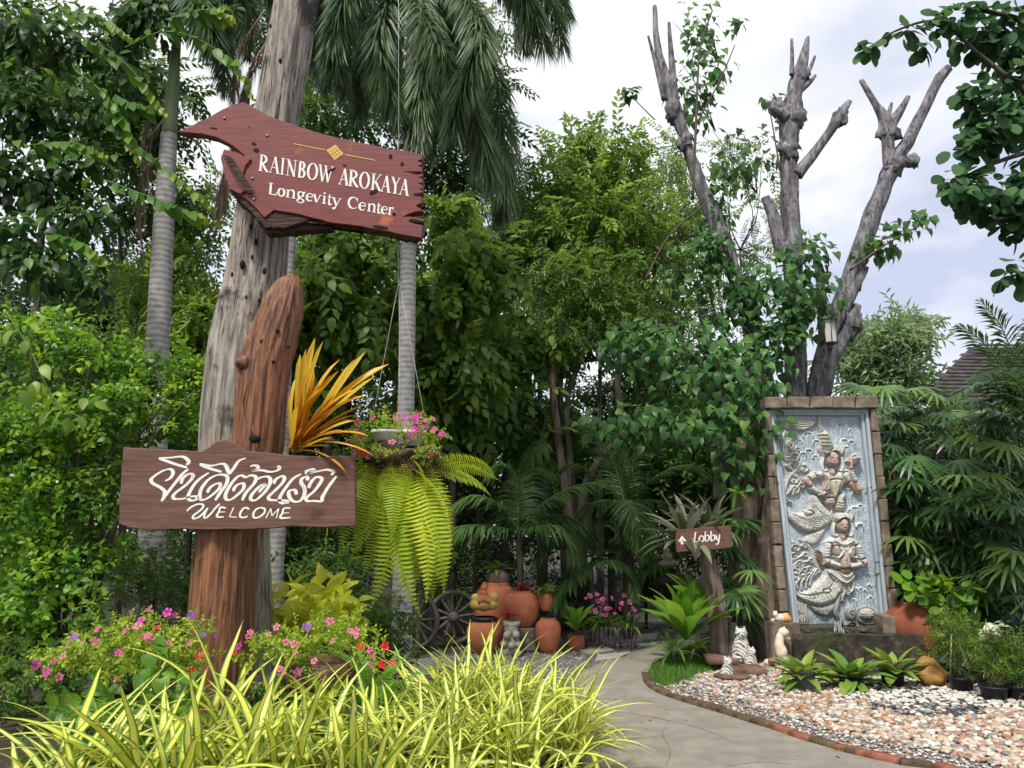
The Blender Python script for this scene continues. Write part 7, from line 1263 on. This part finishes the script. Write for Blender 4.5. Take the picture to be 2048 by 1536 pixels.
blob('body', [(.0, 0, .09, .065, (.9, .9, 1.2)), (-.02, 0, .16, .06, (.8, .9, 1.4)), (-.01, 0, .23, .05, (.8, .9, 1.3)), (.03, 0, .30, .05), (.065, 0, .30, .03), (.04, -.02, .345, .018, (.6, .5, 1.3)), (.06, .02, .24, .025), (.09, .02, .235, .022), (.03, 0, .03, .035), (.07, 0, .01, .025), (.10, 0, .02, .02), (.02, -.02, .02, .03)], 'cream', ct, .013, T)
c = P(1562, 1240, MY-.4); c2 = (c.x, MY-.4, P(1562, 1243, MY-.4).z); ct = thing('cat_figurine', c2, 'white and ginger cat figurine lying on top of the cracked corner stone', 'cat figurine', 'cat figurines'); T = place(c2, 0, .8)
blob('body', [(-.05, 0, .05, .05), (0, 0, .05, .055), (-.085, -.02, .10, .035), (-.10, -.02, .135, .015), (-.07, -.02, .135, .015), (-.13, -.03, .02, .025)], 'pink_glaze', ct, .012, T); blob('hindquarters', [(.06, 0, .055, .06), (.09, 0, .09, .03), (.10, 0, .04, .045)], 'ginger', ct, .012, T)
bk = thing('stepped_blocks', G(1480, 1350), 'rusty brown stepped blocks carrying the cat figurines', 'plinth')
for k, (x0, x1, y0, y1, Y, d_) in enumerate([(1418, 1500, 1316, 1332, 9.0, .32), (1422, 1498, 1333, 1356, 9.05, .3), (1462, 1492, 1338, 1362, 8.62, .25), (1491, 1536, 1337, 1366, 8.6, .3)]):
    a = P(x0, y0, Y); b = P(x1, y1, Y); V, Fq = box(a.x, b.x, Y, Y+d_, max(0, b.z) if k == 0 else 0, a.z, .008, .003); obj('block', V, Fq, M['rust_tile'], bk)
c = P(1464, 1371, 8.45); V, Fq = lathe([(0, 0), (.12, 0), (.17, .02), (.19, .04), (.17, .05), (0, .05)], (c.x, c.y, .01), 22, .05); obj('flat_stone', V, Fq, M['rust_tile'], None, True, label='flat round brown stone disc under the crouching kitten', cat='disc')
for x0, x1, yt in ((1456, 1474, 1244), (1476, 1492, 1252), (1440, 1456, 1250)):
    V, Fq = pxtube([((x0+x1)/2, 1340, 20), ((x0+x1)/2, 1290, 18), ((x0+x1)/2, yt, 16)], 9.45, 10, n=16, rough=.1, flute=5); obj('timber_stake', V, Fq, M['wheel'], None, True, label={1456: 'upright weathered timber stake directly right of the leaning post', 1476: 'shorter weathered timber stake behind the tall striped cat', 1440: 'weathered stake hidden at the leaning post foot'}[x0], cat='stake', group='timber stakes')
# --- orange rocks
for k, (x, y, Y, r_, sq, lb) in enumerate([(1862, 1352, 8.15, 30, (1.05, .8, .8), 'large orange-brown rock right of the reddish-centred bromeliad'), (1853, 1326, 8.15, 15, (1.3, .9, .75), 'small orange rock perched on the large orange-brown rock')]):
    c = P(x, y, Y); V, Fq = ball(c, m(r_, Y), 22, 15, sq, .22, 5+k, 1.8); obj('rock', V, Fq, M['orange_rock'], None, True, label=lb, cat='rock')
# --- lantern
c = P(1660, 660, 10.15); ln = thing('hanging_lantern', (c.x, c.y, P(1660, 690, 10.15).z), 'old metal lantern with frosted panes hanging from a limb above the monument', 'lantern'); h6 = lambda r_, z, n=6: [(c.x+r_*math.cos(2*PI*k/n+.3), c.y+r_*math.sin(2*PI*k/n+.3), z) for k in range(n)]
z1, z0 = P(1660, 640, 10.15).z, P(1660, 685, 10.15).z; V, Fq = lathe([(0, z1+.07), (.015, z1+.06), (.03, z1+.05), (.115, z1+.01), (.12, z1-.005), (.10, z1-.01), (0, z1)], (c.x, c.y, 0), 6); obj('roof', V, Fq, M['lantern'], ln)
for a, b in zip(h6(.095, z1), h6(.085, z0)): V, Fq = tube([a, b], [.008, .008], 6, n=2); obj('bar', V, Fq, M['lantern'], ln)
A_, B_ = h6(.088, z1), h6(.078, z0)
for k in range(6): j = (k+1) % 6; obj('pane', [A_[k], A_[j], B_[j], B_[k]], [[0, 1, 2, 3]], M['glass'], ln)
V, Fq = lathe([(0, z0-.05), (.03, z0-.04), (.09, z0-.012), (.1, z0), (0, z0+.004)], (c.x, c.y, 0), 6); obj('base', V, Fq, M['lantern'], ln); V, Fq = tube([(c.x, c.y, z1+.06), (c.x, c.y+.1, z1+.2), (c.x, c.y+.3, z1+.26)], [.006]*2, 5, n=8); obj('hook', V, Fq, M['lantern'], ln)
# --- roof at right
rf = thing('shingle_roof', P(1980, 800, 14), 'grey shingled roof slope showing behind the right-hand palms', 'roof'); e0, e1 = P(1825, 800, 14.6), P(2060, 640, 14.6); d1 = (P(2300, 800, 14.6)-e0); 
for r_ in range(16):
    for k in range(18):
        u0 = r_/16; a = e0.lerp(e1, u0); b = e0.lerp(e1, u0+1/16); s_ = Vector((.30, 0, 0)); off = Vector((.15*(r_ % 2), 0, 0)); x0 = a+s_*k+off; x1 = b+s_*k+off; dz = Vector((0, -.02, .03)); dd = Vector((0, 1.0*0+.02, 0)); Yk = Vector((0, .12*r_, 0)); q = [x0+Yk+dz, x0+s_*.98+Yk+dz, x1+s_*.98+Yk+Vector((0, .13, 0)), x1+Yk+Vector((0, .13, 0))]
        if k == 0 and r_ == 0: pass
        V = [tuple(v) for v in q]+[tuple(v-Vector((0, 0, .025))) for v in q]; obj('shingle', V, [[0, 1, 2, 3], [7, 6, 5, 4], [0, 4, 5, 1], [1, 5, 6, 2], [2, 6, 7, 3], [3, 7, 4, 0]], M['shingle'], rf)
obj('roof_deck', [tuple(e0+Vector((.05, .02, -.05))), tuple(e0+Vector((7, .02, -.05))), tuple(e1+Vector((7, 2.1, -.05))), tuple(e1+Vector((.05, 2.1, -.05)))], [[0, 1, 2, 3]], M['shingle'], rf)
V = [tuple(e0+Vector((-.15, -.1, -.06))), tuple(e0+Vector((6, -.1, -.06))), tuple(e0+Vector((6, 1.0, -2.5))), tuple(e0+Vector((.6, 1.0, -2.5)))]; obj('wall', [(e0.x+.8, 14.75, 0), (e0.x+7, 14.75, 0), (e0.x+7, 14.75, e0.z), (e0.x+.8, 14.75, e0.z), (e0.x+.8, 17, 0), (e0.x+7, 17, 0), (e0.x+7, 17, e0.z), (e0.x+.8, 17, e0.z)], [[0, 1, 2, 3], [1, 5, 6, 2], [5, 4, 7, 6], [4, 0, 3, 7], [3, 2, 6, 7]], M['stone_brown'], rf)
# --- big dark terracotta pot with round-leaved shrub
pot('big dark terracotta pot standing behind the basin corner', 1845, 1305, 9.55, 130, 112, 'clay_dark', JAR, 'pot', None, 'terracotta_pot', .02, False)
rs_ = thing('round_leaved_shrub', P(1890, 1290, 9.3), 'bright green round-leaved shrub in front of the big terracotta pot', 'shrub')
for e in ((1880, 1180), (1830, 1180), (1920, 1190), (1860, 1200), (1900, 1165)): V, Fq = tube([P(1885, 1310, 9.3), P((1885+e[0])/2, 1250, 9.25), P(*e, 9.2)], [.012, .006], 6, n=8); obj('stem', V, Fq, M['twig'], rs_, True)
a = many([(1890, 1180, 56, 26, 60, 0), (1832, 1172, 34, 14, 20, .1), (1915, 1205, 40, 28, 36, -.1), (1885, 1222, 26, 18, 16, -.1), (1945, 1200, 22, 20, 10, -.1)], 9.15, .17, 700, droop=.1, tb=(.2, 1)); a = list(a); leaf_parts(rs_, leafN('round', .72, .08, .2), M['leaf_bright'], *a, 152)
# --- white-leaved caladium and stone, nursery pots with feathery plants
cl_ = thing('white_leaved_plant', P(1985, 1300, 8.6), 'plant with cream-white leaves among the nursery pots', 'plant'); a = many([(1975, 1265, 22, 9, 8, 0), (1990, 1250, 18, 10, 8, 0), (1962, 1258, 14, 8, 4, 0)], 8.6, .14, 720, droop=.3); leaf_parts(cl_, leafN('heart', .7, .1, .2), M['caladium'], *a, 20)
V, Fq = tube([P(1978, 1330, 8.6), P(1980, 1290, 8.6), P(1980, 1260, 8.6)], [.01, .006], 6, n=6); obj('stem', V, Fq, M['green_stem'], cl_, True)
for k, (x, y, Y, w_, h_) in enumerate([(1905, 1375, 8.3, 44, 36), (1925, 1392, 7.9, 46, 30), (1990, 1408, 7.5, 50, 30), (2040, 1400, 7.5, 50, 32), (2090, 1410, 7.4, 50, 32), (1890, 1372, 8.6, 60, 34), (1960, 1378, 8.3, 44, 30)]):
    lbs = ['black nursery pot beside the orange rocks', 'black nursery pot left of the white pebble patch end', 'black nursery pot third along the right pebble edge', 'black nursery pot nearest the right edge', 'black nursery pot cut off outside the right edge', 'wide black basin pot behind the orange rocks', 'black nursery pot behind the front row at right']
    pot(lbs[k], x, y, Y, w_, h_, 'black_pot', z0=0, grp='black nursery pots', name='nursery_pot')
    if k == 5: continue
    t = thing('feathery_plant', (P(x, y, Y).x, Y, m(h_, Y)*.85), 'feathery yellow-green shrub in the '+lbs[k].replace('black ', ''), 'plant', 'feathery potted plants'); cx = P(x, y, Y); zt = m(h_, Y)
    cl = [(np.array([cx.x+rnd.uniform(-.14, .14), Y+rnd.uniform(-.1, .1), zt+rnd.uniform(.06, .46)]), rnd.uniform(.09, .15)) for _ in range(14)]; foliage(t, cl, 'narrow', .13, 'leaf_fresh', 9, 800+k, tb=(.1, .8), droop=-.3)
    for j in range(5): V, Fq = tube([(cx.x+rnd.uniform(-.05, .05), Y, zt*.8), (cx.x+rnd.uniform(-.1, .1), Y, zt+.25), (cx.x+rnd.uniform(-.16, .16), Y, zt+.5)], [.005, .003], 5, n=6); obj('stem', V, Fq, M['twig'], t, True)
for k, (a, b, lb) in enumerate([((1901, 1350), (1903, 1268), 'upright bamboo cane left of the feathery plants'), ((1946, 1362), (1917, 1284), 'leaning bamboo cane among the feathery plants'), ((2040, 1350), (2038, 1290), 'bamboo cane at the right edge'), ((2008, 1340), (2010, 1290), 'short bamboo cane between potted plants')]):
    V, Fq = tube([P(*a, 7.9), P(*b, 7.9)], [.008, .007], 7, n=2); obj('bamboo_cane', V, Fq, M['bamboo'], None, label=lb, cat='cane', group='bamboo canes')
# --- left hedge shrub with small leaves
ls_ = thing('glossy_shrub', (P(130, 1200, 5.6).x, 5.6, 0), 'large bright glossy small-leaved shrub with tiny white flowers filling the left side', 'shrub')
for e in ((60, 700), (180, 720), (330, 800), (100, 950), (250, 860), (20, 860), (390, 780)): V, Fq = tube([Vector((P(130, 1200, 5.7).x, 5.8, 0)), P((130+e[0])/2, (1150+e[1])/2, 5.75), P(*e, 5.6)], [.03, .015, .006], 7, n=14); obj('branch', V, Fq, M['twig'], ls_, True)
cl = [(np.array(P(x, y, 5.6+dy)), m(r_, 5.6)) for x, y, r_, dy in [(30, 700, 90, .2), (120, 690, 70, .1), (200, 720, 70, .2), (30, 860, 100, 0), (130, 840, 90, 0), (220, 830, 70, .1), (300, 800, 60, .2), (350, 740, 46, .25), (390, 800, 40, .2), (340, 860, 46, .2), (30, 1020, 100, -.1), (130, 1000, 90, 0), (210, 950, 60, .2), (20, 1180, 100, -.2), (120, 1140, 80, -.1), (180, 1100, 60, .1), (60, 640, 50, .2), (410, 760, 26, .2), (10, 1330, 90, -.3), (100, 1260, 70, -.2), (-60, 900, 120, .1), (-60, 1200, 120, .1), (290, 730, 40, .3), (240, 770, 50, .1), (380, 710, 30, .3), (400, 850, 26, .2)]]
foliage(ls_, cl, 'small', .26, 'leaf_bright', 34, 900, tb=(.1, 1), droop=.05)
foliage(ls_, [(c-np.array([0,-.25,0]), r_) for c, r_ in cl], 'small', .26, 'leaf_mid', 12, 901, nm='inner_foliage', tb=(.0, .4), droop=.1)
wf = []
for k in range(26):
    c, rr = cl[rnd.randrange(len(cl))]; q = Vector(c)+Vector((rnd.uniform(-.7, .7)*rr, -rr*.75, rnd.uniform(-.5, .8)*rr)); V, Fq = ball(q, .011, 6, 4, (1, .5, 1)); obj('white_blossom', V, Fq, M['white_pot'], ls_, True)
big = many([(60, 760, 90, 50, 8, 0), (150, 820, 60, 40, 8, 0), (40, 660, 50, 30, 8, 0), (240, 300, 10, 10, 2, 0)][:3], 5.0, .13, 905, droop=.8, tb=(.6, 1))
hl = thing('heart_leaved_vine', P(100, 700, 5.0), 'vine with pale yellowish heart leaves hanging over the glossy shrub', 'vine'); V, Fq = pxtube([(10, 620, 3), (60, 700, 3), (110, 800, 3), (170, 840, 2)], 5.0, 5, n=20); obj('stem', V, Fq, M['green_stem'], hl, True); leaf_parts(hl, leafN('ovate', .55, .1, .3), M['leaf_fresh'], *big, 60)
# --- strap lilies behind the welcome board
SL = [smesh('leaf', strapT(1, w, b, 8, .3, .35, 3, 0, i), 'leaf_mid', ti) for i, (w, b, ti) in enumerate([(.11, 50, .5), (.1, 80, .8), (.12, 30, .3)])]
for k, (x, y, Y, L, n, lb) in enumerate([(260, 1250, 6.0, .95, 20, 'green strap-leaved lily under the left end of the welcome board'), (350, 1230, 6.3, .9, 18, 'darker strap-leaved lily left of the brown post'), (330, 1380, 4.9, .7, 14, 'upright strap-leaved lily low between the flowers and the brown post'), (200, 1330, 5.3, .8, 14, 'shaded strap-leaved lily beside the left shrub')]):
    c = P(x, y, Y); c.z = 0; t = thing('strap_lily', c, lb, 'plant', 'strap-leaved lilies'); rosette(t, c, n, L, SL, (50, 86), 940+k, jr=.1)
for k, (cx, cy, rx, ry, Y, lb) in enumerate([(60, 1350, 110, 90, 4.7, 'shaded low shrub in the bottom left corner'), (210, 1300, 90, 80, 5.2, 'shaded shrub behind the left vinca flowers'), (310, 1180, 110, 120, 6.8, 'dark shrub under the left half of the welcome board'), (560, 1400, 60, 60, 4.9, 'low green filler plant between the brown post and the basket'), (150, 1500, 120, 60, 4.0, 'low shaded plant under the left flowers')]):
    b = P(cx, cy, Y); t = thing('low_shrub', (b.x, Y, float(bedh(np.array([b.x]), np.array([Y]))[0])), lb, 'shrub', 'low shaded shrubs in the left bed'); V, Fq = tube([Vector((b.x, Y, .1)), Vector((b.x, Y, max(.3, b.z)))], [.02, .01], 6, n=6); obj('stem', V, Fq, M['twig'], t, True); foliage(t, clumps(cx, cy, rx, ry, Y, 9, 1300+k, .7, (.4, .6)), 'small', .14, 'leaf_mid', 14, 1300+k, tb=(.1, .8))
# --- yellow-leaved shrub behind the brown post
ys = thing('yellow_leaved_shrub', (P(630, 1300, 6.1).x, 6.1, 0), 'lush yellow-green broad-leaved shrub behind the brown post', 'shrub'); a = many([(580, 1200, 60, 36, 50, 0), (660, 1200, 56, 40, 60, -.1), (640, 1240, 80, 40, 60, -.2), (700, 1250, 30, 40, 30, 0), (560, 1240, 50, 34, 34, -.1)], 6.1, .19, 960, droop=.1, tb=(.2, 1)); leaf_parts(ys, leafN('ovate', .5, .15, .35), M['leaf_lime'], *a, 234)
for e in (570, 640, 700): V, Fq = tube([Vector((P(630, 1300, 6.1).x, 6.15, 0)), P((630+e)/2, 1290, 6.1), P(e, 1230, 6.1)], [.02, .008], 6, n=8); obj('stem', V, Fq, M['green_stem'], ys, True)
ds = thing('small_leaved_shrub', (P(780, 1330, 6.2).x, 6.2, 0), 'dark small-leaved shrub at the foot of the centre palm', 'shrub'); bushy(ds, [(775, 1230, 44, 0), (800, 1270, 40, 0), (770, 1290, 44, -.1), (740, 1250, 34, .1), (760, 1330, 40, 0), (790, 1330, 40, .1)], 6.2, .10, 'leaf_mid', 3.4, 970, tb=(.0, .6)); V, Fq = tube([Vector((P(780, 1330, 6.2).x, 6.2, 0)), P(778, 1300, 6.2), P(775, 1230, 6.2)], [.02, .01], 6, n=8); obj('trunk', V, Fq, M['twig'], ds, True)
# --- vinca planters
def planter(lb, specs, fl, Y, seed, basket=None, size=.10):
    t = thing('vinca_planting', (P(specs[0][0], 1400, Y).x, Y, 0), lb, 'flowers', 'vinca flower plantings'); bushy(t, specs, Y, size, 'leaf_vinca', 4.0, seed, tb=(.2, 1), droop=0)
    for k in range(14): s0 = specs[rnd.randrange(len(specs))]; V, Fq = tube([P(s0[0]+rnd.uniform(-20, 20), s0[1]+50, Y+.05), P(s0[0]+rnd.uniform(-20, 20), s0[1], Y)], [.003, .002], 4, n=3); obj('stem', V, Fq, M['green_stem'], t)
    flowers(t, fl, Y-.24, 18, 0, seed=seed, dirs=(0, -1, .45)); return t
t = planter('pink red and purple vinca in the brown basket right of the post', [(520, 1300, 36, 0), (570, 1280, 40, -.1), (630, 1285, 44, -.1), (690, 1290, 36, 0), (740, 1310, 34, 0), (600, 1320, 30, -.15), (660, 1240, 34, .1), (700, 1250, 30, .1)],
  [(497, 1272, pk), (478, 1292, mg), (470, 1305, rd), (500, 1265, pk), (538, 1268, pk), (572, 1284, pk), (589, 1288, pk), (590, 1304, pk), (565, 1346, mg), (560, 1338, pk), (628, 1322, pk), (665, 1282, pk), (713, 1272, pk), (745, 1312, pk), (742, 1330, pk), (721, 1293, rd), (770, 1292, rd), (763, 1330, rd), (785, 1326, rd), (617, 1255, pu), (610, 1252, pu), (595, 1345, mg), (553, 1254, pk), (700, 1262, pk), (740, 1300, pk), (540, 1365, mg), (712, 1262, pk), (660, 1242, pk)], 4.6, 980)
c = P(640, 1385, 4.65); V, Fq = lathe([(0, 0), (.15, 0), (.2, .08), (.215, .2), (.20, .2), (.18, .18), (0, .17)], (c.x, c.y, P(640, 1392, 4.65).z), 30, .06); obj('basket', V, Fq, M['coir'], t, True)
planter('pink and red vinca mixed with purple at the left of the brown post', [(200, 1290, 50, 0), (270, 1270, 44, 0), (330, 1270, 44, 0), (385, 1270, 34, .1), (150, 1300, 40, 0), (240, 1320, 50, -.1), (330, 1330, 44, -.1), (110, 1320, 34, 0), (390, 1320, 30, 0)],
  [(298, 1218, mg), (282, 1240, mg), (276, 1252, pk), (335, 1225, mg), (350, 1229, mg), (314, 1256, rd), (383, 1231, pu), (252, 1260, pk), (285, 1276, pk), (300, 1278, pk), (296, 1272, pk), (240, 1304, pk), (236, 1306, pk), (135, 1290, pk), (126, 1312, pk), (107, 1322, pk), (94, 1342, pk), (118, 1354, pk), (72, 1330, mg), (148, 1274, pu), (196, 1258, pk), (165, 1285, pk), (407, 1270, pu), (384, 1344, rd), (398, 1310, rd), (295, 1344, pk), (231, 1358, pk), (338, 1285, pk), (190, 1282, pk), (380, 1285, pk), (92, 1348, mg), (430, 1270, pu)], 4.35, 985)
vn = thing('broad_leaved_creeper', P(300, 1400, 4.0), 'broad pale green drooping leaves under the left vinca flowers', 'creeper'); a = many([(300, 1290, 30, 20, 6, 0), (310, 1350, 40, 30, 10, 0), (280, 1440, 50, 50, 16, 0), (190, 1420, 60, 60, 16, .1), (250, 1500, 60, 40, 14, 0), (370, 1380, 30, 40, 8, 0), (130, 1400, 40, 40, 10, .2)], 4.05, .115, 990, droop=.9, tb=(.2, .7)); leaf_parts(vn, HT, M['leaf_bright'], *a, 80)
V, Fq = pxtube([(330, 1500, 5), (300, 1400, 5), (290, 1300, 4)], 4.1, 5, n=14); obj('stem', V, Fq, M['green_stem'], vn, True)
# --- orchid pots by the gravel
for k, (x, y, lb) in enumerate([(1215, 1292, 'wire basket of pink orchids nearest the small nest fern'), (1255, 1285, 'wire basket of orchids at the corner of the gravel walk'), (1188, 1290, 'low orchid basket half hidden by the other orchids')]):
    c = P(x, y, 10.5); c.z = 0; t = thing('orchid_basket', c, lb, 'orchids', 'orchid baskets'); rosette(t, c+Vector((0, 0, .28)), 20, .34, SL, (10, 80), 1000+k, jr=.06)
    for j in range(14): a0 = j*2*PI/14; V, Fq = tube([c+Vector((math.cos(a0)*.1, math.sin(a0)*.1, .02)), c+Vector((math.cos(a0)*.15, math.sin(a0)*.15, .3))], [.005]*2, 5, n=2); obj('slat', V, Fq, M['wheel'], t)
    flowers(t, [(x+rnd.uniform(-16, 16), 1205+rnd.uniform(-16, 26), 'petal_pink') for _ in range(11)], 10.45, 10, 0, seed=k)
# broad dark shrubs behind the jars and walk
for k, (cx, cy, rx, ry, Y, mt, lb) in enumerate([(900, 1150, 70, 90, 11.6, 'leaf_dark', 'dark shrub behind the cart wheels'), (1120, 1180, 80, 60, 11.8, 'leaf_dark', 'dark leafy shrub behind the rightmost jar'), (1290, 1130, 70, 70, 12.8, 'leaf_dark', 'dark shrub at the end of the gravel walk'), (1450, 1180, 50, 80, 10.3, 'leaf_dark', 'dark shrub between leaning post and aerial roots'), (700, 1180, 60, 90, 7.6, 'leaf_mid', 'leafy shrub behind the yellow-leaved shrub'), (1900, 1180, 160, 90, 10.9, 'leaf_dark', 'dark shrub mass behind the right potted plants'), (840, 1130, 70, 80, 9.6, 'leaf_mid', 'green shrub behind the drooping basket ferns'), (640, 1130, 70, 60, 7.3, 'leaf_mid', 'low shrub behind the right end of the welcome board'), (1000, 1200, 60, 50, 11.6, 'leaf_dark', 'dark shrub behind the stacked grey jar')]):
    b = P(cx, cy, Y); t = thing('shrub', (b.x, Y, 0), lb, 'shrub', 'dark shrubs in the middle garden'); V, Fq = tube([Vector((b.x, Y, 0)), Vector((b.x, Y, b.z*.6+.05)), Vector((b.x, Y, max(.3, b.z)))], [.03, .015], 6, n=8); obj('trunk', V, Fq, M['twig'], t, True); foliage(t, clumps(cx, cy, rx, ry, Y, 9, 1100+k, .7, (.4, .6)), 'spray', .26, mt, 19, 1100+k, tb=(.1, .7))
V, Fq = ball(P(1335, 1170, 12.5), .45, 18, 10, (1, .7, .45), .3, 8); obj('rock', V, Fq, M['stone_wet'], None, True, label='dark boulder in shade at the end of the gravel walk', cat='rock')
c = P(1335, 1135, 12.4); t = thing('shaded_figurine', c, 'small pale seated figurine resting on the shaded boulder', 'figurine'); blob('body', [(0, 0, .05, .1, (1.3, .8, .6)), (0, 0, .15, .08), (0, 0, .25, .05), (.08, 0, .08, .05)], 'statue_grey', t, .02, place(c))
# --- grass verge, weeds and fallen leaves
def tufts(nm, poly_, n, h, mat, seed, z=.0, lb=None, cat=None, w=.006):
    r = np.random.default_rng(seed); X = np.c_[r.uniform(-2, 5, n), r.uniform(4.5, 11, n), np.full(n, z)]; x, y = proj(X); ok = inpoly(x, y, poly_); X = X[ok]; n = len(X); d = r.normal(size=(n, 3))*.45+np.array([0, 0, 1.]); T = (np.array([(-w/h*.5, 0, 0), (w/h*.5, 0, 0), (w/h*.3, .55, .05), (-w/h*.3, .55, .05), (0, 1, .2)]), np.array([[0, 1, 2], [0, 2, 3], [3, 2, 4]]), {})
    V, Fq, at = stamp(T, X, frames(d, r.normal(size=(n, 3))), h*r.uniform(.5, 1.3, n), r.random(n)); return obj(nm, V, Fq, M[mat], None, False, at, kind='stuff', label=lb, cat=cat)
tufts('grass', [(1285, 1352), (1300, 1330), (1340, 1318), (1420, 1318), (1425, 1345), (1400, 1358), (1350, 1385), (1310, 1378)], 150000, .055, 'fern_green', 1, lb='patch of short green grass between the path edge and the cats', cat='grass')
tufts('weeds', [(x, y+2) for x, y in EDGE[1:10]]+[(x, y-7) for x, y in EDGE[1:10]][::-1], 90000, .022, 'fern_green', 2, .03, 'moss and weeds growing along the brick edging', 'weeds', .004)
tufts('weeds', [(1380, 1395), (1400, 1372), (1500, 1385), (1560, 1400), (1640, 1400), (1690, 1440), (1600, 1460), (1500, 1430)], 6000, .035, 'fern_green', 3, .02, 'sparse weeds sprouting through the pebbles near the cats', 'weeds', .004)
tufts('edge_grass', [(1125, 1440), (1145, 1380), (1175, 1345), (1225, 1322), (1200, 1322), (1150, 1345), (1100, 1400), (1090, 1460)], 60000, .05, 'fern_green', 4, lb='low grass fringe along the left edge of the path', cat='grass')
gl = leafN('ovate', .5, .1, .1); n = 260; r = np.random.default_rng(5); X = np.c_[r.uniform(-3, 5, n), r.uniform(5, 13, n), np.full(n, .035)]; V, Fq, at = stamp(gl, X, frames(np.c_[r.normal(size=(n, 2)), np.zeros(n)], np.c_[r.normal(size=(n, 2))*.3, np.ones(n)]), r.uniform(.02, .06, n), r.random(n)); obj('fallen_leaves', V, Fq, M['dry'], None, False, at, kind='stuff', label='scattered dry fallen leaves on the path and ground', cat='leaves')
